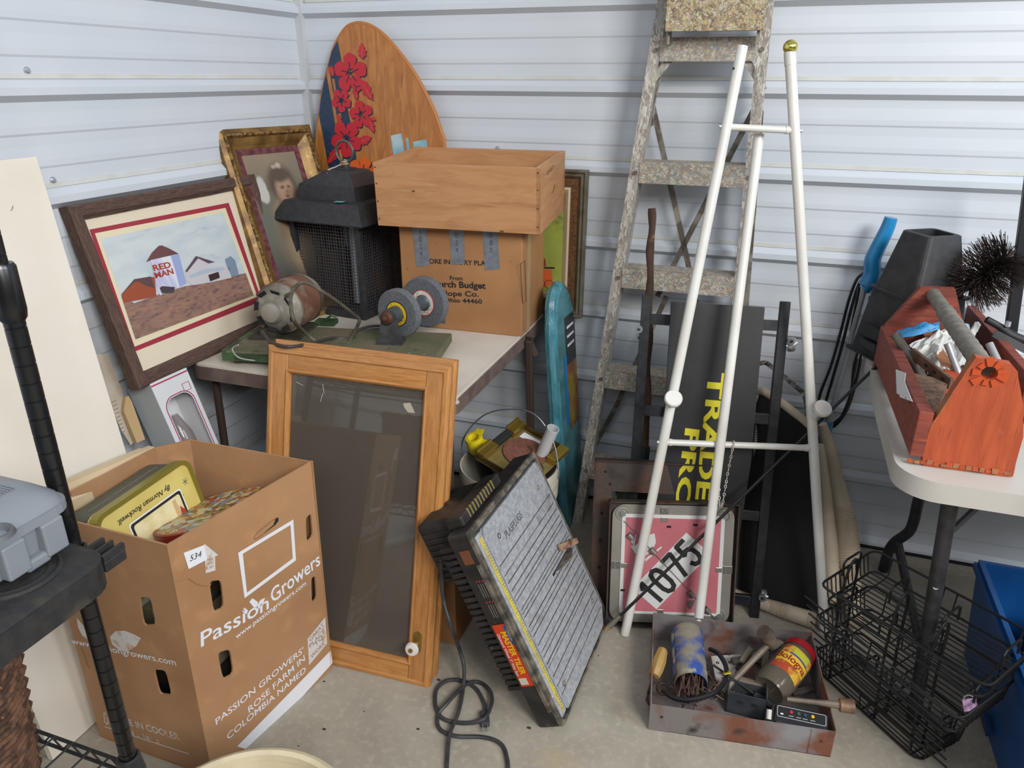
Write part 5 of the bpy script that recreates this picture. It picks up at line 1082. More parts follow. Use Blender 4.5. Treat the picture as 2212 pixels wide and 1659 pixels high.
# ================================================================ black mat with ribbed beige hose edging
M = LF(1.60, -.425, 0, -4, 18)
t = thing('hose_mat', 'black fabric panel edged with a ribbed beige hose behind the easel', 'mat', M@Tr(.1, 0, 0))
blf = mat('black_cloth', '0f0f11', .9); hosem = mat('beige_hose', 'b8aa94', .6, c2='a89a86', sc=10)
q = Q2([(1592, 1288), (1773, 1332), (1768, 1180), (1760, 1000), (1757, 935), (1700, 885), (1640, 850), (1625, 900), (1600, 1100)], M)
b = MB(); b.plate([(p.x, p.y) for p in q], (), -.012, 0); part('fabric_panel', b, blf, t, M)
def hose(pts, r, nm='hose'):
    P_ = catmull(pts, 30); rr = []
    m = len(P_)
    for i in range(m):
        f = i/(m-1)*(len(r)-1); k = min(int(f), len(r)-2); rr.append((r[k]*(1-(f-k))+r[k+1]*(f-k))*(1+(.05 if i % 2 else -.05)))
    b = MB(); b.tube(P_, rr, 12); return wpart(nm, b, hosem, t, True, sharp=80)
hose([ZZ(1560, 1275, .02)+Vector((-.02, .03, 0)), ZZ(1592, 1285, .02), ZZ(1650, 1305, .022), ZZ(1700, 1322, .022), ZZ(1762, 1342, .024)], [.014, .016, .018, .022, .024])
hose([YY(1632, 848, -.235), YY(1650, 846, -.235), YY(1690, 872, -.24), YY(1730, 905, -.25), YY(1757, 930, -.26)], [.010, .012, .013, .014, .015])
hose([YY(1634, 900, -.25), YY(1632, 960, -.27), YY(1622, 1020, -.29), YY(1605, 1090, -.31)], [.006, .014, .016, .010])
hose([YY(1776, 915, -.19), YY(1788, 960, -.19), YY(1806, 1040, -.20), YY(1822, 1120, -.24), YY(1830, 1190, -.29), YY(1838, 1260, -.34), ZZ(1845, 1350, .03)], [.012, .019, .024, .034, .036, .027, .020])
hose([YY(1770, 960, -.24), YY(1780, 1060, -.26), YY(1790, 1180, -.31), YY(1800, 1300, -.37)], [.012, .02, .026, .02])
t = thing('metal_strap', 'bent worn metal strap bracket between creeper and right easel leg', 'bracket', YY(1690, 800, -.17))
b = MB(); pts = [YY(1640, 785, -.17), YY(1655, 783, -.17), YY(1692, 812, -.17), YY(1735, 848, -.18), YY(1742, 870, -.19), YY(1743, 900, -.20)]
for i in range(len(pts)-1): b.bar(pts[i], pts[i+1], .013, .004, up=(0, 1, 0))
wpart('strap', b, mat('worn_strap', '8a8884', .5, .4, c2='3c3a38', sc=60), t)
# ================================================================ hazard placard in its frames
rust = mat('rusty_steel', '433a35', .7, .25, c2='5c3c2e', sc=9, lo=.46, hi=.66, bump=.5, bsc=90, layers=[('2c2826', 14, .55, .72, (1, 1, 1)), ('8a5a3c', 60, .68, .76, (1, 1, 1))])
rustd = mat('dark_rusty_steel', '332c2a', .65, .4, c2='5c3a2e', sc=8, lo=.45, hi=.65, bump=.5, bsc=90)
alu = mat('pressed_alu', '8f8b84', .38, .55, c2='a19c92', sc=5, bump=.08, bsc=40); chromes = mat('spring_steel', '9a948e', .35, .75)
M = LF(1.195, -.620, 0, 13.5, 14.5); rw, rh = .40, .445
t = thing('rusty_frame', 'larger dark rusty steel backing frame behind the hazard placard', 'frame', M@Tr(rw/2, 0, 0))
b = MB(); b.plate([(0, 0), (rw, 0), (rw, rh), (0, rh)], [[(.05, .05), (rw-.05, .05), (rw-.05, rh-.09), (.05, rh-.09)]], -.004, 0); fr_ = part('face_sheet', b, rust, t, M)
b = MB(); b.box(0, rw, rh-.003, rh, -.02, .012); b.box(0, .003, 0, rh, -.02, .012); part('folded_edge', b, rustd, t, M)
for y in (.05, .13, .21, .29): b = MB(); b.plate(circ(.025, y, .005, 10), (), 0, .0008); part('punched_hole', b, dk, t, M)
for (x, y) in ((.03, rh-.035), (.045, rh-.07)): b = MB(); b.plate(circ(x, y, .004, 10), (), 0, .0008); part('punched_hole', b, dk, t, M)
b = MB(); b.box(.060, .064, .0, rh-.1, -.02, .008); part('inner_rib', b, rustd, t, M)
M = LF(1.252, -.657, 0, 16.6, 14.5); pw, ph = .350, .358
t = thing('hazard_placard', 'pink hazard placard reading 1075 in a metal frame with rusty outer tray', 'placard', M@Tr(pw/2, 0, 0))
b = MB(); b.box(0, pw, 0, ph, -.006, -.003); b.box(0, .003, 0, ph, -.006, .022); b.box(pw-.003, pw, 0, ph, -.006, .022); b.box(0, pw, 0, .003, -.006, .022); b.box(0, pw, ph-.003, ph, -.006, .022); part('outer_tray', b, rust, t, M)
b = MB(); o = rrect(.010, pw-.010, .010, ph-.010, .035, 6); i0 = rrect(.045, pw-.045, .045, ph-.045, .03, 6)
b.plate(o, [i0], -.002, .010); bmesh.ops.bevel(b.b, geom=[e for e in b.b.edges if len(e.link_faces) == 2 and e.calc_face_angle(0) > .9], offset=.004, segments=3, profile=.5, affect='EDGES'); part('pressed_frame', b, alu, t, M, smooth='fix', sharp=50)
for (x, y) in ((.038, ph-.036), (pw-.038, ph-.036), (pw-.038, .036)):
    b = MB(); b.lathe([(.022, .009), (.020, .0125), (.014, .013), (.012, .010)], Tr(x, y, 0), 24); part('corner_boss', b, alu, t, M, smooth=True)
    b = MB(); b.cyl((x, y, .009), (x, y, .016), .008, n=6); part('corner_bolt', b, mat('bolt_zinc', '8f9498', .4, .7) if 'bz' not in G else G['bz'], t, M); G['bz'] = bpy.data.materials['bolt_zinc']
PX_ = [(1367, 1118), (1547, 1140), (1544, 1337), (1341, 1335)]
whp = mat('placard_white', 'c9c9c6', .4); pink = mat('placard_pink', 'ae5f68', .45, c2='b76c74', sc=6)
plc = MB(); plc.plate(rrect(.036, pw-.036, .036, ph-.036, .008, 3), (), .011, .013); pl = part('placard_sheet', plc, whp, t, M)
b = MB(); b.box(.046, pw-.046, .044, ph-.046, .013, .0134); part('pink_field', b, pink, pl, M)
def pf(px, mt, nm, h=.0138, sub=None): b = MB(); b.flat(Q2(px, M, h), h); return part(nm, b, mt, sub or pl, M)
pf([(1483, 1151), (1526, 1196), (1416, 1318), (1372, 1262)], whp, 'white_band') if False else None
# white band across, digits rotated
c = P2(1450, 1234, M, .0138); ang = math.atan2(*(lambda d: (d.y, d.x))(P2(1505, 1176, M, .0138)-P2(1394, 1290, M, .0138)))
R_ = Tr(c.x, c.y, 0)@Matrix.Rotation(ang, 4, 'Z')
b = MB(); b.box(-.108, .108, -.045, .045, .0136, .0139); b.xf(R_); part('white_band', b, whp, pl, M)
ds = .074
def digit(strokes, x):
    b = MB()
    for pl_, closed in strokes:
        pts = [Vector((x+px*ds*.42, (py-.5)*ds, 0)) for px, py in pl_]
        n = len(pts)
        for i in range(n if closed else n-1):
            p, q = pts[i], pts[(i+1) % n]; d = (q-p).normalized(); nn = Vector((-d.y, d.x, 0))*.0064; p = p-d*.003; q = q+d*.003
            vs = [b.b.verts.new(v+Vector((0, 0, .0142+.00003*i))) for v in (p+nn, p-nn, q-nn, q+nn)]; b.b.faces.new(vs)
    for v in b.b.verts: v.co = R_@v.co
    part('digit_print', b, black_ink, pl, M, smooth=True)
digit([([(-.25, .78), (.1, 1.0), (.1, 0)], False)], -.084)
digit([([(.5, .25), (.5, .75), (.35, .95), (0, 1.02), (-.35, .95), (-.5, .75), (-.5, .25), (-.35, .05), (0, -.02), (.35, .05)], True)], -.036)
digit([([(-.5, 1.0), (.5, 1.0), (.3, .6), (.0, 0)], False)], .018)
digit([([(.5, 1.0), (-.35, 1.0), (-.42, .55), (-.1, .65), (.2, .63), (.45, .5), (.5, .25), (.35, .05), (0, -.02), (-.35, .04), (-.5, .18)], False)], .070)
pf([(1360, 1150), (1368, 1162), (1376, 1150), (1370, 1180), (1385, 1168), (1395, 1140), (1403, 1155), (1414, 1152), (1417, 1172), (1408, 1190), (1395, 1200), (1385, 1200), (1372, 1195), (1362, 1180), (1368, 1178), (1358, 1160)], whp, 'flame_print')
pf([(1393, 1208), (1428, 1180), (1430, 1183), (1395, 1213)], whp, 'underline_print')
w0, w1 = P2(1348, 1125, M, .016), P2(1550, 1342, M, .016)
b = MB(); b.cyl((w0.x, w0.y, .017), (w1.x, w1.y, .017), .0012, n=6); part('diagonal_wire', b, chromes, t, M)
for px in ((1362, 1158), (1410, 1190), (1492, 1283), (1527, 1318)):
    p = P2(*px, M, .018); b = MB(); b.lathe([(.007, -.009), (.0082, -.009), (.0082, .009), (.007, .009)], Tr(p.x, p.y, .020)@Rz(45)@Rx(90), 16); part('spring_clip', b, chromes, t, M, smooth=True)
p = P2(1492, 1305, M, .018); b = MB(); b.plate([(p.x-.010, p.y+.008), (p.x+.012, p.y+.012), (p.x+.006, p.y-.004), (p.x, p.y-.016), (p.x-.008, p.y-.006)], (), .016, .018); part('spring_clip', b, chromes, t, M)
for (x, y, sx, sy) in ((.150, ph-.030, .022, .030), (.024, .175, .030, .022), (pw-.024, .170, .032, .022), (.15, .028, .02, .02)):
    b = MB(); b.box(x-sx/2, x+sx/2, y-sy/2, y+sy/2, .009, .012, bev=.001); h_ = part('hinge_clip', b, mat('clip_steel', '77736e', .4, .6) if 'cs' not in G else G['cs'], t, M); G['cs'] = bpy.data.materials['clip_steel']
    d = Vector((1, 0)) if sx < sy else Vector((0, 1))
    for s in (-1, 1): b = MB(); b.cyl((x+(s*.006 if sx < sy else -.004), y+(s*.006 if sy < sx else .006), .012), (x+(s*.006 if sx < sy else -.004), y+(s*.006 if sy < sx else .006), .0145), .003, n=8); part('rivet', b, chromes, h_, M)
    cx_, cy_ = (x, y-.020) if y > ph*.7 else ((x, y+.016) if y < .05 else ((x+.022, y) if x < .1 else (x-.022, y)))
    b = MB(); b.box(cx_-.009, cx_+.009, cy_-.007, cy_+.007, .012, .015, bev=.001); part('catch', b, chromes, h_, M)
for px in ((1445, 1138), (1502, 1134), (1440, 1330), (1345, 1275)): p = P2(*px, M, .0139); b = MB(); b.box(p.x-.006, p.x+.006, p.y-.003, p.y+.003, .0137, .0142); part('slot_mark', b, dk, pl, M)

# ================================================================ white easel
wht = mat('easel_white', 'd5d3cd', .32, c2='cbc8c0', sc=8, coat=.3, layers=[('8a7a66', 60, .74, .78, (1, 1, .4))]); gold = mat('gold_cap', 'a0902c', .18, .9, c2='d8d070', sc=60)
FL_, FR_ = ZZ(1350, 1370), ZZ(1781, 1366); TL_, TR_ = TT(1604, 100, 1.76), TT(1706, 112, 1.76)
FM_ = YY(1509, 1338, -.652); TM_ = YY(1640, 290, -.305)
t = thing('white_easel', 'white tubular floor easel with one gold ball cap in front of the ladder', 'easel', (FL_+FR_)/2)
b = MB(); b.cyl(FL_, TL_, .0128, n=20); wpart('leg', b, wht, t, True)
b = MB(); b.cyl(FR_, TR_, .0128, n=20); wpart('leg', b, wht, t, True)
b = MB(); b.cyl(FM_, TM_, .0125, n=20); wpart('leg', b, wht, t, True)
def onleg(a, c, y):  # point on a leg at image height y
    lo, hi = 0., 1.
    for _ in range(30):
        m = (lo+hi)/2; p = a.lerp(c, m)-CAM; yy = 829.5+FPX*p.dot(_d)/p.dot(_f)
        if yy > y: lo = m
        else: hi = m
    return a.lerp(c, (lo+hi)/2)
b = MB(); b.cyl(TR_-(TR_-FR_).normalized()*.03, TR_, .0138, n=20); wpart('cap_sleeve', b, wht, t, True)
b = MB(); b.sphere(TR_+Vector((0, 0, .010)), .0168, n=20); wpart('gold_ball', b, gold, t, True)
p, q = onleg(FL_, TL_, 274), onleg(FR_, TR_, 282); b = MB(); b.cyl(p, q, .0082, n=16); b.cyl(q+(p-q).normalized()*.014, q+(p-q).normalized()*.022, .0095, n=16); wpart('crossbar', b, wht, t, True)
b = MB(); b.cyl(p-(q-p).normalized()*.018, p, .004, n=8); b.cyl(q, q+(q-p).normalized()*.018, .004, n=8); wpart('bolt_end', b, scm, t, True)
p, q = onleg(FL_, TL_, 955), onleg(FR_, TR_, 968); d = (q-p).normalized(); b = MB(); b.cyl(p, q, .0085, n=16); b.cyl(p+d*.014, p+d*.022, .0098, n=16); b.cyl(q-d*.022, q-d*.014, .0098, n=16); wpart('crossbar', b, wht, t, True); CB = (p, q)
b = MB(); b.cyl(p-d*.017, p, .004, n=8); b.cyl(q, q+d*.017, .004, n=8); wpart('bolt_end', b, scm, t, True)
for (l, y, px) in (((FL_, TL_), 878, (1455, 860)), ((FR_, TR_), 905, (1779, 881))):
    s = onleg(*l, y); e2 = CAM+(ray(*px))*((s-CAM).dot(_f)-.055); b = MB(); nrm = (CAM-s).normalized(); nrm.z = .1; nrm.normalize(); dd = (e2-s).normalized(); b.cyl(s, e2-dd*.004, .0085, n=14); MM = axisM(e2-dd*.010, e2+dd*.0); b.lathe([(.0, -.004), (.020, -.003), (.0225, .0), (.0225, .010), (.020, .0135), (0, .014)], MM, 28); wpart('support_peg', b, wht, t, True)
for (px, l) in (((1409, 152), (FL_, TL_)), ): pass
b = MB(); s = onleg(FL_, TL_, 148); b.cyl(s+Vector((-.008, -.008, 0)), s+Vector((-.0105, -.0105, 0)), .003, n=8); wpart('bolt_hole', b, rust, t)
# chain hung over the crossbar
chm = mat('chain_pale', 'bdb8ae', .4, .3)
def oncb(x):
    lo, hi = 0., 1.
    for _ in range(30):
        m = (lo+hi)/2; v = CB[0].lerp(CB[1], m)-CAM
        if 1106+FPX*v.dot(_r)/v.dot(_f) < x: lo = m
        else: hi = m
    return CB[0].lerp(CB[1], (lo+hi)/2)
ca, cb_ = oncb(1553), oncb(1584); bt = oncb(1556)+Vector((0, -.010, -.150)); bt = CAM+ray(1557, 1092)*((ca-CAM).dot(_f)-.0)
t = thing('chain', 'pale metal chain looped over the lower crossbar of the white easel', 'chain', bt)
L1 = catmull([ca+Vector((0, .012, .0)), ca+Vector((0, 0, .0115)), ca+Vector((0, -.012, .0)), (ca*.6+bt*.4)+Vector((.0, -.008, -.01)), bt+Vector((-.004, -.004, .01)), bt+Vector((0, 0, -.004)), bt+Vector((.004, -.004, .01)), (cb_*.6+bt*.4)+Vector((0, -.008, -.01)), cb_+Vector((0, -.012, .0)), cb_+Vector((0, 0, .0115)), cb_+Vector((0, .012, 0))], 14)
acc = 0; last = L1[0]; links = []
for i in range(1, len(L1)):
    seg = (L1[i]-last).length
    if seg > .0062: links.append((last.copy(), L1[i].copy())); last = L1[i]
lm = None
for i, (p, q) in enumerate(links):
    A = axisM((p+q)/2, q)
    if lm is None:
        b = MB(); b.tube([(.0026*math.cos(a), 0, .0046*math.sin(a)) for a in [k*math.pi/5 for k in range(10)]], .0010, 5, loop=True); o = part('link', b, chm, t, A@Rz(90*(i % 2)), smooth=True); lm = o.data
    else:
        o = bpy.data.objects.new('link', lm); COL.objects.link(o); o.parent = t; Wm = A@Rz(90*(i % 2)); o.matrix_basis = W[t].inverted()@Wm; W[o] = Wm
# thin black rod
p0, p1 = Vector((1.279, -.712, .015)), ZZ(1893, 791, .728); p0 = YY(1309, 1360, -.715)
d = (p1-p0).normalized()
t = thing('thin_rod', 'thin black rod with a rubber tip running up to the orange toolbox table', 'rod', p0)
b = MB(); b.cyl(p0+d*.03, p1, .0042, n=10); wpart('shaft', b, blk, t, True)
b = MB(); b.cyl(p0, p0+d*.012, .0065, .0075, n=12); wpart('tip', b, mat('tip_tan', '8a6a44', .6), t, True)
b = MB(); b.cyl(p0+d*.012, p0+d*.055, .0085, .006, n=12); wpart('ferrule', b, mat('ferrule', '6a6258', .5, .3), t, True)

# ================================================================ steel tray with tools
M = Tr(1.429, -.986, 0)@Rz(8.2); tw, td, th = .405, .312, .088
trm = mat('tray_steel', '7d7674', .6, .2, c2='7a4c3a', sc=8, lo=.5, hi=.64, bump=.45, bsc=90, dist=.6, layers=[('8d8a8c', 5, .58, .72, (1, 1, 1)), ('3f3631', 16, .6, .74, (1, 1, 1)), ('9a8c7c', 80, .7, .76, (1, 1, 1))])
t = thing('steel_tray', 'rusty open sheet steel tray full of tools on the floor', 'tray', M@Tr(tw/2, td/2, 0))
b = MB(); b.box(0, tw, 0, td, 0, .0025); part('bottom', b, trm, t, M)
for (x0, x1, y0, y1, hh) in ((0, tw, 0, .0022, th-.012), (0, tw, td-.0022, td, th), (0, .0022, 0, td, th-.004), (tw-.0022, tw, 0, td, th-.004)):
    b = MB(); b.box(x0, x1, y0, y1, 0, hh); part('side_wall', b, trm, t, M)
b = MB(); b.box(tw-.050, tw-.0005, -.0016, 0, .004, th-.014); part('corner_patch', b, trm, t, M)
b = MB(); b.box(.0, .045, -.0016, 0, .0, th-.014); part('corner_patch', b, trm, t, M)
for x in (.028, tw-.026): b = MB(); b.cyl((x, -.003, .045), (x, 0, .045), .0032, n=10); part('rivet', b, rustd, t, M)
I = M.inverted()
def tl(px, py, z): return M.inverted()@ZZ(px, py, z)
# blue tin full of nails
a, c = tl(1484, 1368, .066), tl(1493, 1478, .052)
canm = mat('blue_can', '39539a', .45, .1, c2='8c8474', sc=16, lo=.42, hi=.55, bump=.35, bsc=100, layers=[('a39c8a', 40, .6, .7, (1, 1, 1)), ('5c5448', 10, .6, .7, (1, 1, 1))])
A = M@axisM(c, a); L_ = (a-c).length; cr = .040
t = thing('nail_can', 'blue paint-caked tin can lying in the steel tray spilling nails', 'can', A)
b = MB(); pr = [(cr-.002, .0), (cr, -.001), (cr, .003)]
for k in range(9): z = .006+k*(L_-.01)/9; pr += [(cr, z), (cr+.0014 if k % 2 else cr, z+(L_-.01)/18)]
b.lathe(pr+[(cr, L_-.002), (cr-.001, L_), (.0, L_-.003), (0, L_-.005), (cr-.003, L_-.005), (cr-.0035, .001)], None, 36); part('can_wall', b, canm, t, A, smooth=True)
b = MB(); lb_pts = 9
for k in range(lb_pts): pass
g_ = MB(); g_.grid(lambda u, v: Vector(((cr+.0018)*math.cos(-2.1+u*1.0), (cr+.0018)*math.sin(-2.1+u*1.0), .012+v*(L_-.024))), 10, 1); part('paper_label', g_, mat('can_label', 'b8b2a0', .7, c2='4a62a0', sc=30, lo=.5, hi=.6), t, A, smooth=True)
nailm = mat('nails', '6b5f58', .5, .6, c2='7a5240', sc=20)
def nail_mesh():
    b = MB(); b.cyl((0, 0, 0), (0, 0, .062), .0016, n=6); b.cyl((0, 0, .062), (0, 0, .0635), .0042, n=8); b.cyl((0, 0, -.005), (0, 0, 0), .0002, .0016, n=6); return b
b = nail_mesh(); me0 = None; random.seed(11)
for k in range(64):
    r = cr*.80*math.sqrt(random.random()); a_ = random.random()*6.28; x_, y_ = r*math.cos(a_), r*math.sin(a_)
    tilt = random.uniform(-16, 16); T_ = A@Tr(x_, y_, random.uniform(-.028, .012))@Rx(tilt)@Ry(random.uniform(-16, 16))@(Rx(180) if random.random() < .75 else Matrix())@Tr(0, 0, -.03)
    if me0 is None: o = solo('nail', b.xf(T_), nailm, 'rusty nail spilling out of the blue can', 'nail', T_, group='nails in the blue can'); o.data = o.data; me0 = o.data
    else:
        o = bpy.data.objects.new('nail', me0); COL.objects.link(o); o.matrix_basis = T_; o['label'] = 'rusty nail spilling out of the blue can'; o['category'] = 'nail'; o['group'] = 'nails in the blue can'
for k in range(26):
    q = tl(1480+random.uniform(0, 130), 1505+random.uniform(-10, 14), .014+random.random()*.02); q.y = max(q.y, .05)
    T_ = M@Tr(q)@Rz(random.uniform(120, 260))@Rx(80+random.uniform(-12, 12)); o = bpy.data.objects.new('nail', me0); COL.objects.link(o); o.matrix_basis = T_; o['label'] = 'brown nail loose in the bottom of the steel tray'; o['category'] = 'nail'; o['group'] = 'loose nails in the tray'
# wooden handle, left
def thing_at(nm, lab, cat, a, c): A = M@axisM(a, c); return thing(nm, lab, cat, A), A, (c-a).length
t, A, L_ = thing_at('wooden_handle', 'yellow wooden tool handle at the left end of the steel tray', 'handle', tl(1412, 1462, .05), tl(1432, 1402, .075))
b = MB(); b.lathe([(0, 0), (.014, .002), (.0175, .02), (.018, .045), (.013, L_-.004), (.010, L_), (0, L_)], A, 8); b.xf(A.inverted()); part('grip', b, mat('yellow_wood', 'a3834c', .5, c2='9a763c', sc=20, st=(1, 1, .2)), t, A)
b = MB(); b.cyl((0, 0, -.045), (0, 0, .0), .004, n=8); b.tube([(.0, 0, -.045), (.01, .004, -.06), (.004, .01, -.075), (-.008, 0, -.06), (0, 0, -.045)], .0025, 6); part('steel_shank', b, rustd, t, A, smooth=True)
q = tl(1432, 1488, .03); b = MB(); b.tube([(q.x+.014*math.cos(a_), q.y+.014*math.sin(a_), q.z+.004*math.sin(a_)) for a_ in [k*.35 for k in range(18)]], .0035, 8, loop=True); b.xf(M); solo('iron_ring', b, rustd, 'small dark iron ring lying beside the nails in the steel tray', 'ring', M@q, True)
# black cable loop with yellow tag
pts = [tl(*p) for p in ((1533, 1402, .062), (1552, 1412, .07), (1568, 1440, .075), (1566, 1470, .078), (1545, 1495, .08), (1510, 1508, .076), (1478, 1512, .07), (1450, 1505, .062), (1432, 1492, .055))]
t = thing('black_cable', 'short black cable with a yellow tag curling around the nail can', 'cable', M@Tr(pts[4].x, pts[4].y, .01))
b = MB(); b.tube(catmull(pts, 6), .0058, 10); b.xf(M); wpart('cable', b, mat('cable_rubber', '17171a', .35), t, True)
q = pts[2].lerp(pts[3], .4); b = MB(); b.box(-.008, .008, -.0008, .0008, -.014, .014); b.xf(M@Tr(q.x+.003, q.y-.006, q.z+.005)@Rx(60)@Rz(20)); wpart('yellow_tag', b, mat('tag_yellow', 'd8cf20', .5), t)
# white card
c4 = [tl(*p, .045) for p in ((1537, 1408), (1602, 1404), (1583, 1458), (1548, 1462))]
b = MB(); b.plate([(p.x, p.y) for p in c4], (), .030, .0312); b.xf(M); cd_ = tag(part('hang_card', b.xf((M@Tr(c4[2].x, c4[2].y, .03)).inverted()), mat('card_white', 'b8b2a8', .6), None, M@Tr(c4[2].x, c4[2].y, .03)), 'small off-white hang card under the wooden-headed mallet in the tray', 'card')
for (px, py, r) in ((1577, 1431, .0042), (1550, 1432, .0042)): q = tl(px, py, .031); b = MB(); b.plate(circ(q.x, q.y, r, 12), [circ(q.x, q.y, r*.5, 8)], .0312, .032); part('black_dot', b, black_ink, cd_, M)
q = tl(1568, 1413, .031); b = MB(); b.plate([(q.x-.012, q.y-.003), (q.x+.012, q.y-.003), (q.x, q.y+.005)], (), .0312, .032); part('hang_slot', b, dk, cd_, M)
# axe-like wrench
dust = mat('dusty_steel', '7a6e60', .6, .3, c2='544a40', sc=14, lo=.45, hi=.6, bump=.4, bsc=90)
a, c = tl(1560, 1495, .03), tl(1666, 1385, .105)
t, A, L_ = thing_at('hammer', 'dusty hammer lying across the steel tray with its head on the back wall', 'hammer', a, c)
b = MB(); b.tube([(0, 0, -.0), (0, 0, L_*.5), (0, 0, L_*.92)], [.0085, .0075, .0085], 10); part('handle', b, dust, t, A, smooth=True)
b = MB(); b.tube([(-.038, .006, L_+.028), (-.030, .002, L_+.02), (-.012, 0, L_-.002), (.008, 0, L_-.004), (.03, -.004, L_-.006), (.044, -.01, L_-.01)], [.006, .010, .015, .017, .020, .019], 12); part('head', b, dust, t, A, smooth=True)
# plastic jar
a, c = tl(1660, 1492, .050), tl(1728, 1410, .068)
A = M@axisM(a, c); L_ = (c-a).length; jr = .043
t = thing('plastic_jar', 'clear plastic jar with red lid and a yellow Bologna label in the tray', 'jar', A)
jarm = glassy('jar_plastic', 'a89c8c', .7, .12, '8d8272', .38)
b = MB(); b.lathe([(0, .006), (jr*.6, .004), (jr*.85, .0), (jr, .012), (jr, L_*.82), (jr*.9, L_*.9), (jr*.88, L_)], None, 40); part('jar_wall', b, jarm, t, A, smooth=True)
b = MB(); b.lathe([(jr*.92, L_-.012), (jr*.95, L_-.012), (jr*.95, L_+.006), (jr*.9, L_+.009), (0, L_+.009)], None, 40); part('red_lid', b, mat('lid_red', 'a81c28', .35), t, A, smooth=True)
labm = mat('jar_label', 'a8452c', .5, c2='d0a83a', sc=30, lo=.45, hi=.55)
lat = Vector((A.inverted()@CAM).xy).normalized(); la = math.atan2(lat.y, lat.x)
def cyl_patch(nm, a0, a1, z0, z1, r, mt): b = MB(); b.grid(lambda u, v: Vector((r*math.cos(la+a0+(a1-a0)*u), r*math.sin(la+a0+(a1-a0)*u), z0+(z1-z0)*v)), 14, 1); return part(nm, b, mt, lbj if nm != 'printed_label' else t, A, smooth=True)
lbj = None; lbj = cyl_patch('printed_label', -.9, 1.1, L_*.28, L_*.82, jr+.0006, labm)
cyl_patch('label_stripe', -.9, 1.1, L_*.46, L_*.64, jr+.0012, mat('label_yel', 'd9b03a', .5)); cyl_patch('label_patch', -.3, .7, L_*.68, L_*.80, jr+.0012, mat('label_grn', 'b8b83a', .5)); cyl_patch('label_patch', -.4, .8, L_*.64, L_*.67, jr+.0014, mat('label_blu', '2f4a8c', .5))
def wrap_text(s, size, zc, r, mt, par, a0=0):
    cu = bpy.data.curves.new('t', 'FONT'); cu.body = s; cu.size = size; cu.align_x = 'CENTER'; cu.align_y = 'CENTER'; cu.offset = .02*size; o = bpy.data.objects.new('t', cu); COL.objects.link(o); bpy.context.view_layer.update()
    me = bpy.data.meshes.new_from_object(o.evaluated_get(bpy.context.evaluated_depsgraph_get())); bpy.data.objects.remove(o); b = MB(); b.b.from_mesh(me)
    for v in b.b.verts: a_ = la+a0+v.co.x/r; v.co = Vector((r*math.cos(a_), r*math.sin(a_), zc+v.co.y))
    part('lettering', b, mt, par, A, smooth=True)
wrap_text('Bologna', .027, L_*.55, jr+.0018, mat('label_red', '8c2a1c', .5), lbj); wrap_text('Troyer', .010, L_*.74, jr+.0018, mat('label_green_ink', '2c6a3a', .5), lbj, .2) if False else None
random.seed(5)
for k in range(5):
    b = MB(); x_, y_ = random.uniform(-.02, .02), random.uniform(-.02, .02); b.tube([(x_, y_, .01), (x_+.006, y_+.004, .03), (x_-.004, y_+.002, .05)], .003, 6); part('bent_hook', b, chromes, t, A, smooth=True)
# junction box, remote, socket tool, putty scraps
q = tl(1612, 1510, .03)
boxm = mat('dark_box', '3d4247', .45, .3, c2='4a4e52', sc=20)
t = thing('junction_box', 'dark blue-grey metal junction box at the front of the steel tray', 'junction box', M@Tr(q.x, q.y, .003)@Rz(-8))
b = MB(); b.box(-.045, .045, -.028, .028, .0, .003); b.box(-.045, .045, .025, .028, 0, .050); b.box(-.045, .045, -.028, -.025, 0, .062); b.box(.042, .045, -.028, .028, 0, .066); b.box(-.045, -.042, -.028, .028, 0, .052); part('box_shell', b, boxm, t)
for x in (-.02, .012): b = MB(); b.box(x, x+.012, -.0290, -.028, .036, .044); part('knockout', b, dk, t)
a, c = tl(1680, 1527, .088), tl(1786, 1552, .085)
mid = (a+c)/2; dl = (c-a); yaw_ = math.degrees(math.atan2(dl.y, dl.x))
t = thing('button_remote', 'black four-button controller strip resting on the front wall of the tray', 'remote', M@Tr(mid.x, mid.y, .078)@Rz(yaw_)@Rx(28))
rl = dl.length/2+.004
b = MB(); b.box(-rl, rl, -.028, .016, -.026, 0, bev=.004); part('case', b, mat('remote_black', '151517', .35), t)
b = MB(); b.plate(rrect(-rl+.004, rl-.004, -.013, .012, .004, 3), [rrect(-rl+.0055, rl-.0055, -.0115, .0105, .003, 3)], 0, .0005); part('panel_outline', b, mat('silver_line', '9a9aa0', .4), t)
for k, (x, cc, nm) in enumerate(((-.022, 'b3202a', 'red'), (-.006, '1f5a34', 'green'), (.008, '24386a', 'blue'), (.024, 'd0a41c', 'yellow'))):
    b = MB(); b.cyl((x, .002, 0), (x, .002, .0025), .0036, n=16); part('button', b, mat('btn_'+nm, cc, .4), t, label=nm+' button')
    b = MB(); b.box(x-.005, x+.005, -.007, -.0062, 0, .0005); part('fine_print', b, white_paper, t)
for x in (-.042, ): b = MB(); b.box(x-.003, x+.003, -.007, -.004, 0, .0005); part('fine_print', b, white_paper, t)
b = MB(); b.tube([(-rl-.012, -.02, -.012), (-rl-.012, .0, -.006)], .006, 10); part('white_end', b, mat('white_plastic', 'c4beb8', .4), t, smooth=True)
a, c = tl(1700, 1510, .090), tl(1826, 1524, .096)
t, A, L_ = thing_at('socket_wrench', 'worn socket wrench poking out over the right side of the tray', 'wrench', a, c)
b = MB(); b.tube([(0, 0, 0), (0, 0, L_*.5), (0, 0, L_-.01)], [.005, .006, .010], 10); part('shaft', b, dust, t, A, smooth=True)
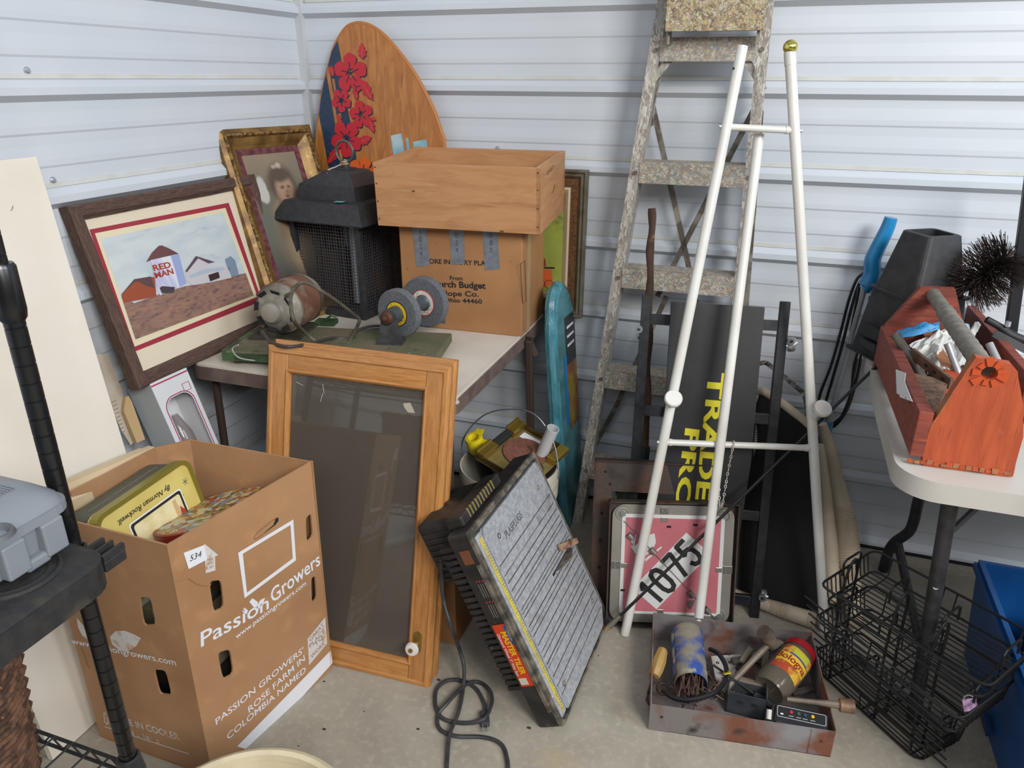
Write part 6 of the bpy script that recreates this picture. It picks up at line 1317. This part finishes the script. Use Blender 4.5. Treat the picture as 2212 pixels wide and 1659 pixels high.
b = MB(); b.lathe([(.008, L_-.016), (.015, L_-.012), (.0165, L_+.014), (.0165, L_+.018)], None, 20); b.lathe([(.0165, L_+.018), (.011, L_+.018), (.010, L_+.004), (0, L_+.003)], None, 6); part('socket', b, mat('socket_brown', '6b5240', .55, .3, c2='8a6c54', sc=30), t, A, smooth=True, sharp=50)
t, A, L_ = thing_at('screwdriver', 'thin dark screwdriver shaft lying between the can and the jar', 'screwdriver', tl(1628, 1498, .04), tl(1540, 1436, .065))
b = MB(); b.cyl((0, 0, 0), (0, 0, L_), .003, n=8); part('shaft', b, rustd, t, A, smooth=True)
b = MB(); b.lathe([(.0, -.05), (.010, -.048), (.012, -.03), (.009, -.002), (.0, 0)], None, 10); part('grip', b, blkm, t, A, smooth=True)
random.seed(21)
for k in range(9):
    px, py = random.choice([(1610, 1440), (1625, 1465), (1600, 1475), (1640, 1430), (1590, 1500), (1720, 1500), (1600, 1455), (1615, 1490), (1425, 1500)]); q = tl(px+random.uniform(-14, 14), py+random.uniform(-10, 10), .02)
    b = MB(); b.box(-.03, .03, -.008, .008, 0, .012, bev=.003); T_ = M@Tr(q.x, min(max(q.y, .04), td-.04), .004+.006*k)@Rz(random.uniform(0, 180)); b.noise(.002, 60, k); solo('steel_scrap', b.xf(T_), rust if k % 2 else dust, 'rusty steel offcut lying in the middle of the steel tray', 'scrap', T_, group='steel scraps in the tray')

# ================================================================ white folding table, right
T2 = .72
wtab = mat('table_white', 'b9b5ad', .5, c2='aca79e', sc=6, bump=.15, bsc=200, layers=[('8d877c', 50, .7, .78, (1, 1, 1))]); legb = mat('leg_grey', '2b2b2c', .45, .2, c2='38363a', sc=30)
t = thing('folding_table', 'white plastic folding table with dark legs under the orange toolbox', 'table', (2.35, -.52, 0))
b = MB(); b.plate(rrect(1.840, 3.0, -.925, -.145, .075, 8), (), T2-.042, T2); bmesh.ops.bevel(b.b, geom=[e for e in b.b.edges if len(e.link_faces) == 2 and e.calc_face_angle(0) > .9], offset=.007, segments=3, profile=.5, affect='EDGES'); wpart('table_top', b, wtab, t, 'fix', sharp=50)
A0_, A1_ = ZZ(1972, 1556), ZZ(2058, 1052, T2-.04)
def lg(pts, r, nm='leg'): b = MB(); b.tube(catmull(pts, 5), r, 12); wpart(nm, b, legb, t, True)
lg([A0_, A0_.lerp(A1_, .5), A1_], .0155)
lg([ZZ(1908, 1232, .0), YY(1918, 1195, -.14), YY(1932, 1172, -.15), YY(1962, 1150, -.20), YY(1974, 1125, -.22), YY(1983, 1085, -.24), YY(1997, 1040, -.30)], .0150)
lg([YY(1938, 1165, -.16), YY(1965, 1290, -.33), YY(1995, 1420, -.48), YY(2005, 1470, -.55)], .0125, 'diagonal_leg')
b = MB(); b.bar(YY(1990, 1043, -.66), YY(2150, 1066, -.70), .03, .026, bev=.003); wpart('under_rail', b, legb, t)
b = MB(); b.bar(ZZ(2047, 1155, .55), ZZ(2140, 1068, T2-.06), .018, .007); wpart('brace', b, mat('brace_steel', '4a4c54', .3, .6), t)
b = MB(); b.tube([ZZ(2142, 1062, T2-.045), ZZ(2150, 1080, T2-.06), ZZ(2144, 1085, T2-.06)], .0035, 6); wpart('lock_ring', b, scm, t, True)
for l, px in ((.35, (2033, 1150)),): s = A0_.lerp(A1_, .62); b = MB(); dd = (CAM-s).normalized(); b.cyl(s+dd*.014, s+dd*.018, .0055, n=14); wpart('rivet', b, chromes, t, True)
b = MB(); s = YY(1997, 1052, -.66); b.cyl(s+Vector((0, -.014, 0)), s+Vector((0, -.018, 0)), .006, n=14); wpart('rivet', b, legb, t, True)
# ================================================================ orange tool carrier
FLb, FRb, RLb = ZZ(1960, 1002, T2), ZZ(2190, 1033, T2), ZZ(1898, 790, T2)
M = F(FLb, FRb-FLb, Vector((0, 1, 0))); yd = (RLb-FLb); M = F(FLb, (FRb-FLb), (yd.x, yd.y, 0))
gw_ = (FRb-FLb).length; gl = yd.length*.98
orp = mat('orange_paint_wood', 'b0502a', .6, c2='a04422', sc=8, st=(6, .8, 6), bump=.35, bsc=60, layers=[('8c3a20', 24, .58, .75, (9, .8, 9)), ('a8866a', 16, .68, .78, (1, 1, 1)), ('6e2c18', 90, .72, .78, (1, 1, 1))])
brd = mat('red_brown_wood', '8a4030', .65, c2='6e3226', sc=12, st=(1, 6, 6), bump=.35, bsc=50, layers=[('a3563c', 20, .6, .75, (1, 8, 8)), ('4a221a', 30, .68, .76, (1, 6, 6))])
raw = mat('raw_edge', 'a06a44', .8, c2='8a5636', sc=30, bump=.6, bsc=80)
t = thing('toolbox', 'open wooden tool carrier with a chipped bright orange end panel', 'toolbox', M@Tr(gw_/2, gl/2, 0))
Mg = M@F((0, 0, 0), (1, 0, 0), (0, 0, 1))
go = Q2([(1992, 1006), (2188, 1031), (2209, 945), (2211, 880), (2197, 802), (2185, 788), (2107, 771), (2013, 915), (2001, 950), (1996, 980)], Mg)
hp = P2(2136, 806, Mg); hole = circ(hp.x, hp.y, .0125, 18)
def jag(l, s):
    random.seed(s); o = []
    for i in range(len(l)):
        p, q = l[i], l[(i+1) % len(l)]; n = max(1, int((q-p).length/.012))
        for k in range(n): r_ = p.lerp(q, k/n); o.append(r_+Vector((random.uniform(-.0012, .0012), random.uniform(-.0012, .0012))))
    return o
b = MB(); b.plate(jag(go, 2), [hole], -.020, 0); part('end_panel', b, orp, t, Mg, label='bright orange chipped end panel')
b = MB(); ti = Q2([(2107, 773), (2185, 790), (2180, 796), (2110, 780)], Mg); b.plate([(p.x, p.y) for p in Q2([(2005, 935), (2100, 782), (2108, 770), (2016, 912)], Mg)], (), -.021, .001); part('raw_edge', b, raw, t, Mg)
for k in range(9):
    a_ = k*.72; r0_, r1_ = .014, .024+.004*(k % 3); b = MB()
    b.plate([(hp.x+r0_*math.cos(a_), hp.y+r0_*math.sin(a_)), (hp.x+r0_*math.cos(a_+.55), hp.y+r0_*math.sin(a_+.55)), (hp.x+r1_*math.cos(a_+.5), hp.y+r1_*math.sin(a_+.5)), (hp.x+r1_*math.cos(a_+.05), hp.y+r1_*math.sin(a_+.05))], (), .0005, .0035); part('painted_tape_tab', b, mat('orange_tab', 'b8481c', .5) if k == 0 else G.setdefault('ot', bpy.data.materials['orange_tab']), t, Mg)
# plywood chips on the lower front edge
random.seed(9)
for k in range(16):
    p = P2(1965+k*14, 1002+k*1.8-3, Mg); b = MB(); b.box(p.x-.005, p.x+.005, p.y-.0+.001, p.y+.006+random.random()*.006, .0, .002+random.random()*.002); b.noise(.0015, 90, k); part('splinter', b, raw if k % 2 else orp, t, Mg)
sh2 = .112
b = MB(); b.box(0, .026, .0, gl, .018, sh2, bev=.002); 
part('side_board', b, brd, t, M@Matrix.Identity(4))
b = MB(); b.box(0, .024, .004, gl-.004, sh2-.001, sh2+.0008); part('board_top_edge', b, raw, t)
b = MB(); b.box(.0, .030, -.018, .004, .0, .030); part('corner_joint', b, orp, t)
b = MB(); b.box(.004, .030, -.016, .006, .055, .105); part('corner_joint', b, orp, t)
b = MB(); b.box(gw_-.018, gw_+.004, .0, gl, .0, sh2, bev=.002); part('side_board', b, brd, t)
b = MB(); b.box(.0, gw_, .0, gl, .0, .018, bev=.001); part('bottom_board', b, brd, t)
# rear gable
Mr = M@Tr(0, gl-.0, 0)@F((0, 0, 0), (1, 0, 0), (0, 0, 1))
ro = Q2([(1926, 718), (1924, 700), (1986, 617), (2060, 620), (2078, 700), (2082, 760)], Mr); ro = [Vector((0, .0)), Vector((gw_, 0)), Vector((gw_+.005, .10))]+[p for p in reversed(ro[1:5])]+[Vector((.0, .10))]
ro = [Vector((.0, 0)), Vector((gw_, 0)), Vector((gw_+.004, .12))]+[ro[3], ro[4], ro[5]]+[Vector((.004, .11))]
b = MB(); b.plate(ro, (), -.0, .020); part('end_panel', b, brd, t, Mr, label='red-brown rear end panel')
h1 = Mg@Vector((hp.x, hp.y, -.006)); h2p = P2(2016, 637, Mr, .02); h2 = Mr@Vector((h2p.x, h2p.y, .018)); h1 = CAM+ray(2128, 797)*((h1-CAM).dot(_f)+.02)
tapeg = mat('grey_tape', '6c675e', .55, c2='7d776c', sc=60, bump=.3, bsc=60)
b = MB(); P_ = []; R_l = []; n = 60
for k in range(n+1):
    f = k/n; P_.append(h2.lerp(h1, f)); R_l.append(.0165+(.0012 if (f > .28 and k % 4 < 2) else 0)+(.001 if f > .28 else -.0003))
b.tube(P_, R_l, 18); wpart('handle_pole', b, tapeg, t, True, sharp=60)
# contents
def tb(px, py, z): return M.inverted()@ZZ(px, py, z)
clothw = mat('bag_white', 'c4c4c0', .5, c2='b4b4ae', sc=8); clothb = mat('bag_blue', '2f86bc', .5)
from mathutils import noise as mn
def bag(nm, lab, c0, c1, c2_, c3, mt, h, par=None, seed=0, amp=.02, n=16):
    b = MB()
    def fn(u, v):
        p = c0*(1-u)*(1-v)+c1*u*(1-v)+c2_*u*v+c3*(1-u)*v; w = math.sin(math.pi*u)*math.sin(math.pi*v)
        q = mn.noise_vector(Vector((u*4+seed, v*4, seed))); rdg = abs(mn.noise(Vector((u*7+seed, v*7, 3))))
        return p+Vector((0, 0, h*w))+Vector((q.x, q.y, q.z*1.4))*amp*(.4+w)+Vector((0, 0, rdg*amp*1.5))
    b.grid(fn, n, n); return b
t2 = thing('plastic_bag', 'crumpled white plastic bag with a blue edge inside the toolbox', 'bag', M@Tr(.12, gl*.75, .05))
c0, c1, c2_, c3 = ZZ(1985, 800, T2+.07), ZZ(2070, 830, T2+.06), ZZ(2118, 705, T2+.12), ZZ(1965, 742, T2+.12)
b = bag('', '', c0, c1, c2_, c3, clothw, .03, seed=2, amp=.020, n=22); wpart('white_sheet', b, clothw, t2, False)
b = bag('', '', ZZ(1932, 735, T2+.115), ZZ(2030, 715, T2+.14), ZZ(2030, 695, T2+.16), ZZ(1936, 718, T2+.12), clothb, .012, seed=5, amp=.006, n=12); wpart('blue_edge', b, clothb, t2, True)
b = bag('', '', ZZ(2075, 712, T2+.12), ZZ(2098, 716, T2+.11), ZZ(2094, 700, T2+.13), ZZ(2072, 698, T2+.13), clothb, .004, seed=6, amp=.003, n=6); wpart('blue_edge', b, clothb, t2, True)
pipeg = mat('grey_pipe', '57524c', .45, .4, c2='6a645c', sc=30); pipel = mat('pale_pipe', '9a999c', .4, .3)
def pipe(a, c, r, mt, lab, nm='steel_pipe', cat='pipe', hollow=True):
    A = axisM(a, c); L_ = (c-a).length; b = MB(); b.lathe([(0, 0), (r, 0), (r, L_), (r*.75, L_), (r*.75, L_-.02), (0, L_-.02)], None, 16); return tag(part(nm, b, mt, None, A, smooth=True), lab, cat)
pipe(ZZ(2000, 828, T2+.055), ZZ(1934, 722, T2+.14), .0105, pipeg, 'thick dark grey pipe leaning on the left board of the toolbox')
pipe(ZZ(2080, 830, T2+.08), ZZ(2046, 742, T2+.16), .0075, pipel, 'pale grey tube in front of the plastic bag in the toolbox')
pipe(ZZ(2156, 782, T2+.15), ZZ(2137, 742, T2+.18), .0075, pipel, 'short pale tube right of the taped toolbox handle')
A = axisM(ZZ(2055, 830, T2+.10), ZZ(1970, 762, T2+.11)); b = MB(); b.box(-.012, .012, -.004, .004, 0, (ZZ(2055, 830, T2+.10)-ZZ(1970, 762, T2+.11)).length, bev=.001); ang_ = solo('angle_iron', b.xf(A), mat('brown_iron', '5c463a', .6, .3, c2='7a5f50', sc=20), 'long brown flat iron with slots lying in the toolbox', 'iron bar', A)
for k in range(3): b = MB(); b.box(-.003, .003, -.0048, .0048, .02+.035*k, .032+.035*k); part('slot', b, dk, ang_, A)
# worn wooden brush head
bh = [ZZ(*p, T2+.085) for p in ((1956, 806), (1972, 806), (2045, 838), (2030, 862), (2012, 888), (1978, 872), (1972, 850))]
A = Tr(bh[3]); bw_ = mat('worn_block', '7d5f4c', .85, c2='54402f', sc=60, lo=.4, hi=.6, bump=.8, bsc=150)
b = MB(); b.plate([(p.x, p.y) for p in (ZZ(1958, 808, T2+.105), ZZ(2010, 818, T2+.105), ZZ(2046, 835, T2+.105), ZZ(2030, 868, T2+.105), ZZ(2008, 887, T2+.105), ZZ(1980, 872, T2+.105), ZZ(1965, 835, T2+.105))], (), T2+.085, T2+.11); t3 = thing('brush_head', 'cracked brown wooden brush head with a toothed edge in the toolbox', 'brush head', A); wpart('block', b, bw_, t3)
for k in range(7):
    p = ZZ(1968+k*1.5, 815+k*9, T2+.100); b = MB(); b.tube([p+Vector((.012, .0, 0)), p, p+Vector((-.016, .006, -.004))], [.006, .004, .001], 6); wpart('tooth', b, bw_, t3, True)
b = MB(); q = [ZZ(*p, T2+.11) for p in ((1935, 797), (1957, 806), (1972, 870), (1944, 862), (1943, 853), (1936, 850))]
Ms_ = M@F((-.0035, 0, 0), (0, -1, 0), (0, 0, 1)); qq = Q2([(1936, 798), (1957, 806), (1955, 825), (1972, 868), (1945, 858), (1944, 853), (1938, 850)], Ms_)
cdp = tag(part('paper_tag', MB().plate([(p.x, p.y) for p in qq], (), 0, .001), white_paper, None, Ms_), 'blank white card tag on the left side board of the toolbox', 'tag')
random.seed(31)
for k in range(10):
    p = ZZ(2035+random.uniform(-40, 45), 800+random.uniform(-15, 30), T2+.04); b = MB(); b.box(-.028, .028, -.010, .010, -.006, .006, bev=.002); b.noise(.002, 50, k); T_ = Tr(p.x, p.y, T2+.03+.006*k)@Rz(random.uniform(0, 180))@Rx(random.uniform(-20, 20)); solo('metal_part', b.xf(T_), [rustd, dust, boxm, pipeg][k % 4], 'small dark metal part in the middle of the toolbox', 'metal part', T_, group='metal parts in the toolbox')

# ================================================================ black square cones
conem = mat('cone_black', '2a2a2c', .6, c2='343436', sc=30, bump=.15, bsc=200, layers=[('55524e', 200, .74, .8, (1, 1, 1))])
cx0, cy0 = 1.934, -.192
def frus(b, z0, h0_, z1, h1_, r0=.02): 
    return [b.ring([(x, y, z) for x, y in rrect(-h, h, -h, h, min(r0, h*.3), 3)]) for z, h in ((z0, h0_), (z1, h1_))]
for (zb, nm, lab) in ((.0, 'planter_cone', 'upper black square tapered plastic cone with an open top'), (-.150, 'planter_cone', 'lower black square cone standing on the white table behind the toolbox')):
    Mx = Tr(cx0, cy0, T2)@Rz(33)@Rx(1) if True else None
    t = thing(nm, lab, 'cone', Mx)
    b = MB(); zt_ = .336 if zb == 0 else .180; z0_ = .180 if zb == 0 else .002; h0_ = .077 if zb == 0 else .098; h1_ = .050 if zb == 0 else .080
    b.skin([b.ring([(x, y, z) for x, y in rrect(-h, h, -h, h, .012, 3)]) for z, h in ((z0_, h0_), (zt_-.002, h1_), (zt_, h1_-.003), (zt_, h1_-.012), (zt_-.03, h1_-.009))], True, False, True); part('shell', b, conem, t)
    b = MB(); o_ = rrect(-h0_-.010, h0_+.010, -h0_-.010, h0_+.010, .014, 3); i_ = rrect(-h0_+.004, h0_-.004, -h0_+.004, h0_-.004, .01, 3); b.plate(o_, [i_], z0_-.002, z0_+.003); 
    o2 = rrect(-h0_-.004, h0_+.004, -h0_-.004, h0_+.004, .014, 3); b.plate(o2, [i_], z0_-.035 if zb == 0 else z0_-.0015, z0_-.002 if zb == 0 else z0_+.001); part('collar', b, conem, t)
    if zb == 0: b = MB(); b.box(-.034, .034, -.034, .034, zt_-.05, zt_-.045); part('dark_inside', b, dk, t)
# ================================================================ chimney brush
p0, p1 = YY(2088, 625, -.245), YY(2180, 552, -.245); dd = (p1-p0).normalized()
t = thing('chimney_brush', 'round wire chimney brush with dark bristles above the toolbox', 'brush', Vector((p0.x, p0.y, p0.z)))
b = MB(); random.seed(4); c_ = p0.lerp(p1, .5); u_ = dd.orthogonal().normalized(); v_ = dd.cross(u_)
for k in range(1100):
    f = random.uniform(.08, .95); a_ = random.random()*6.283; s = p0.lerp(p1, f); rdir = (u_*math.cos(a_)+v_*math.sin(a_)+dd*random.uniform(-.35, .35)+dd*(f-.5)*.9).normalized()
    L_ = (.080+random.uniform(-.008, .008))*math.sqrt(max(.2, 1-((f-.5)/.72)**2)); s0 = s+rdir*.004; e_ = s+rdir*L_; w_ = rdir.orthogonal().normalized()*.00065; w2 = rdir.cross(w_.normalized())*.0008
    vs = [b.b.verts.new(q) for q in (s0+w_, s0-w_*.5+w2, s0-w_*.5-w2, e_+w_, e_-w_*.5+w2, e_-w_*.5-w2)]
    for i in range(3): j = (i+1) % 3; b.b.faces.new((vs[i], vs[j], vs[j+3], vs[i+3]))
wpart('bristles', b, mat('bristle', '2a2320', .6, .3, c2='4a3c34', sc=60), t, kind='stuff')
b = MB(); b.cyl(p0-dd*.04, p1+dd*.12, .004, n=8); wpart('twisted_core', b, mat('core_wire', '5d5048', .5, .5), t, True)
b = MB(); fe = p0-dd*.055; fr0 = fe-dd*.22; b.cyl(fr0 if fr0.z > T2+.02 else fe-dd*((fe.z-T2-.03)/dd.z), fe, .0075, n=12); wpart('rod_end', b, mat('pale_rod', '8d7f74', .6), t, True)
# ================================================================ blue handled pole and black cables
bl = mat('blue_plastic', '1f7fb4', .3, c2='1c76a8', sc=4, coat=.2)
pts = [YY(1925, 470, -.085), YY(1916, 495, -.085), YY(1894, 540, -.085), YY(1885, 562, -.085), YY(1884, 590, -.085), YY(1872, 617, -.09), YY(1868, 622, -.09)]
btm = YY(1786, 925, -.11)
t = thing('blue_pole', 'grey pole with a curved blue plastic handle leaning on the back wall', 'pole', Vector((btm.x-.03, -.16, 0)))
b = MB(); b.tube(catmull(pts[:6], 6), [.0125]*6+[.016]*9+[.0185]*8+[.020]*8, 16) if False else b.tube(catmull(pts, 5), [.0165+.0060*math.sin(min(1, k/22)*1.6)-(.003 if k > 25 else 0) for k in range(31)], 16); wpart('handle', b, bl, t, True)
low = YY(1868, 622, -.09); b = MB(); b.cyl(low, btm, .0075, n=14); wpart('pole_tube', b, mat('pole_grey', '8f9296', .35, .4), t, True)
ft = btm+(btm-low)*(btm.z/(low.z-btm.z)); ft.y = -.16; b = MB(); b.tube([btm+Vector((0, 0, .02)), btm.lerp(ft, .3), ft+Vector((0, 0, .004))], [.016, .018, .02], 14); wpart('lower_body', b, mat('blue_body', '2a6f9a', .4), t, True)
cabm = mat('black_lead', '18181a', .4)
t = thing('black_leads', 'bundle of black electric leads hanging behind the blue handled pole', 'cable', YY(1800, 925, -.10))
for k, l in enumerate(([(1866, 590), (1850, 605), (1833, 650), (1815, 720), (1795, 790), (1772, 850), (1768, 880)], [(1868, 596), (1853, 620), (1838, 670), (1818, 750), (1798, 820), (1782, 880), (1790, 915)], [(1880, 640), (1872, 690), (1860, 740), (1845, 790), (1838, 850), (1815, 905), (1795, 922)],
     [(1888, 600), (1892, 615), (1875, 680), (1862, 760), (1850, 820), (1832, 880), (1806, 918), (1788, 924)], [(1856, 620), (1845, 680), (1830, 760), (1812, 830), (1800, 880)], [(1880, 650), (1866, 700), (1846, 800), (1836, 860), (1822, 895), (1800, 915)])):
    b = MB(); b.tube(catmull([YY(x, y, -.040-.005*k) for x, y in l], 6), .0042, 8); wpart('lead', b, cabm, t, True)
b = MB(); s = YY(1862, 755, -.12); b.box(s.x-.012, s.x+.012, s.y-.008, s.y+.008, s.z-.012, s.z+.02, bev=.003); pgb = wpart('plug', b, cabm, t)
b = MB()
for q in (-.006, .005): b.box(s.x+q-.001, s.x+q+.001, s.y-.003, s.y+.003, s.z-.028, s.z-.012)
wpart('prong', b, scm, t)
t = thing('black_bracket', 'black steel bracket at the back corner of the white table', 'bracket', ZZ(1875, 760, T2))
b = MB(); b.bar(YY(1862, 706, -.20), YY(1908, 730, -.30), .010, .03); b.bar(YY(1862, 735, -.20), YY(1895, 755, -.30), .012, .02); wpart('channel', b, blkm, t)
# ================================================================ black stand and arms at the right edge
t = thing('black_stand', 'dark steel stand with two side arms at the right edge behind the toolbox', 'stand', ZZ(2170, 805, T2))
a, c = YY(2172, 800, -.24), YY(2208, 530, -.24); b = MB(); b.bar(a, a+(c-a)*1.6, .026, .020, up=(0, 1, 0), bev=.002); wpart('post', b, mat('stand_black', '232427', .45, .3), t)
b = MB(); b.box(a.x-.05, a.x+.06, a.y-.05, a.y+.05, T2+.001, T2+.014, bev=.002); b.box(a.x-.02, a.x+.02, a.y-.02, a.y+.02, T2+.014, a.z+.02); wpart('foot', b, blkm, t)
b = MB(); b.tube(catmull([YY(2131, 690, -.30), YY(2160, 706, -.30), YY(2180, 722, -.30), YY(2230, 742, -.30)], 4), [.0085]*5+[.011]*8, 12); wpart('grip_arm', b, blkm, t, True)
b = MB(); b.bar(YY(2148, 720, -.33), YY(2240, 768, -.33), .005, .018, up=(0, 0, 1)); wpart('flat_arm', b, mat('grey_bar', '5c5d60', .4, .5), t)
b = MB(); s = YY(2176, 705, -.31); b.cyl(s, s+Vector((0, 0, .012)), .006, n=10); wpart('bolt', b, scm, t, True)
# ================================================================ blue crate with pot
bx0, bx1, by0, by1, bz = 2.158, 2.60, -1.10, -.440, .282
blc = mat('blue_crate', '0f4f90', .4, c2='0c4580', sc=8, bump=.1, bsc=80)
t = thing('blue_crate', 'blue plastic crate on the floor at the lower right', 'crate', ((bx0+bx1)/2, (by0+by1)/2, 0))
def R_(x0, x1, y0, y1, z, b): return b.ring([(x0, y0, z), (x1, y0, z), (x1, y1, z), (x0, y1, z)])
i = .022; w = .012
b = MB(); b.skin([R_(bx0+i, bx1-i, by0+i, by1-i, 0.001, b), R_(bx0, bx1, by0, by1, bz, b), R_(bx0+w, bx1-w, by0+w, by1-w, bz, b), R_(bx0+i+w, bx1-i-w, by0+i+w, by1-i-w, .008, b)], True, True, True); wpart('crate_shell', b, blc, t)
b = MB(); b.plate([(bx0-.006, by0-.006), (bx1+.006, by0-.006), (bx1+.006, by1+.006), (bx0-.006, by1+.006)], [[(bx0+.002, by0+.002), (bx1-.002, by0+.002), (bx1-.002, by1-.002), (bx0+.002, by1-.002)]], bz-.030, bz-.012); wpart('rim_flange', b, blc, t)
Mx = F((bx0+.016, by1, .0), (0, -1, 0), (-.08, 0, 1)); p = P2(2125, 1560, Mx, .008); b = MB(); b.box(p.x-.03, p.x+.03, p.y-.012, p.y+.014, .0, .008); part('embossed_plate', b, mat('emboss_blue', '0b3a6c', .5), t, Mx)
t = thing('brown_pot', 'brown lidded cooking pot inside the blue crate', 'pot', (2.345, -.72, .012))
potm = mat('pot_brown', '4a322a', .5, .2, c2='5f4236', sc=12, bump=.3, bsc=80)
b = MB(); b.lathe([(0, .014), (.10, .014), (.118, .05), (.12, .225), (.125, .228)], Tr(2.345, -.72, 0), 40); wpart('pot_body', b, potm, t, True)
b = MB(); b.lathe([(.127, .226), (.129, .245), (.122, .256), (.06, .268), (.0, .270)], Tr(2.345, -.72, 0), 40); wpart('lid', b, mat('pot_lid', '6c665c', .4, .5, c2='7d776c', sc=20), t, True)
b = MB(); b.bar((2.225, -.74, .24), (2.19, -.75, .245), .022, .008, bev=.002); wpart('handle', b, potm, t)
b = MB(); b.box(2.20, 2.36, -1.04, -.88, .010, .20, bev=.004); solo('tan_block', b, mat('tan_block', '8d7456', .7), 'tan block in front of the pot inside the blue crate', 'block', (2.28, -.96, .01))
# ================================================================ black wire baskets
wb = mat('wire_black', '141416', .35)
t = None
ax = (ZZ(1975, 1640)-ZZ(1760, 1445)); ax.z = 0; axn = ax.normalized(); pn = Vector((-axn.y, axn.x, 0))
base0 = ZZ(1766, 1452)
def wires_basket(M, lx, ly, dz, lab, first, nlong=12):
    t = thing('wire_basket', lab, 'wire basket', M, 'black wire baskets')
    for (z, r) in ((0, .0030), (dz, .0030)):
        gx = 0 if z == 0 else .012
        b = MB(); b.tube([(x, y, z) for x, y in rrect(-gx, lx+gx, -gx, ly+gx, .02, 3)], r, 8, loop=True); part('rim_wire', b, wb, t, smooth=True)
    for k in range(1, nlong):
        y = ly*k/nlong; b = MB(); b.tube([(-.012, y, dz), (-.004, y, .004), (0.002, y, .0), (lx-.002, y, 0), (lx+.004, y, .004), (lx+.012, y, dz)], .0017, 6); part('long_wire', b, wb, t, smooth=True)
    for x in (lx*.1, lx*.46, lx*.54, lx*.93):
        b = MB(); b.tube([(x, -.012, dz), (x, -.004, .004), (x, .002, -.002), (x, ly-.002, -.002), (x, ly+.004, .004), (x, ly+.012, dz)], .0020, 6); part('cross_wire', b, wb, t, smooth=True)
    for s in (0, .33, .66, 1):
        x = lx*s; b = MB(); b.tube([(x, ly*.3, dz), (x, ly*.3, dz+.035), (x, ly*.35, dz+.042), (x, ly*.6, dz+.042), (x, ly*.65, dz+.035), (x, ly*.65, dz)], .0028, 8); part('hook_loop', b, wb, t, smooth=True)
    return t
u = lambda a_: pn*math.cos(math.radians(a_))+Vector((0, 0, 1))*math.sin(math.radians(a_))
for i, (off, zz_, ang, lx, ly, dz, lab) in enumerate((
        (Vector((0, 0, 0)), .006, 4, .30, .13, .06, 'black wire basket lying lowest, on the concrete beside the steel tray'),
        (ZZ(1775, 1375, .17), ZZ(2050, 1580, .17), 7, .33, .17, .06, 'black wire basket in the middle of the pile by the blue crate'),
        (ZZ(1782, 1300, .26), ZZ(2108, 1505, .26), 5, .36, .19, .05, 'black wire basket on top of the pile by the blue crate'))):
    if i == 0: o_ = base0+off+Vector((0, 0, zz_)); wires_basket(F(o_, axn, u(ang)), lx, ly, dz, lab, True)
    else: xa = (zz_-off).normalized(); wires_basket(F(off, xa, Vector((-xa.y, xa.x, 0))*math.cos(math.radians(ang))+Vector((0, 0, math.sin(math.radians(ang))))), lx, ly, dz, lab, False)
# side frames holding the tiers
t = thing('basket_frame', 'black wire frame joining the baskets, with a small pink paper tag', 'wire frame', base0+axn*.15)
for s in (.03, .17, .27):
    a = base0+axn*s+pn*.10+Vector((0, 0, .004)); b = MB(); b.tube(catmull([a-pn*.09, a-pn*.10+Vector((0, 0, .10)), a-pn*.11+Vector((0, 0, .24)), a-pn*.10+Vector((0, 0, .345)), a-pn*.075+Vector((0, 0, .345)), a-pn*.07+Vector((0, 0, .20)), a-pn*.05+Vector((0, 0, .004))], 4), .0032, 8); wpart('side_frame', b, wb, t, True)
for k in range(8):
    z = .05+.03*k; a = base0+pn*(-.012*k)+Vector((0, 0, z)); b = MB(); b.cyl(a-axn*.01, a+axn*.36, .0024, n=6); wpart('tie_wire', b, wb, t, True)
s = ZZ(2095, 1522, .215); b = MB(); b.box(-.016, .016, -.001, .001, -.012, .012); wpart('pink_tag', b.xf(Tr(s)@Rz(30)@Rx(-30)), mat('pink_tag', 'a07a9a', .6), t, label='small pink paper tag')
b = MB(); b.tube([s+Vector((-.004, 0, .014))+Vector((.010*math.cos(a_), .0, .010*math.sin(a_))) for a_ in [k*.45 for k in range(14)]], .0016, 6, loop=True); wpart('silver_ring', b, scm, t, True)
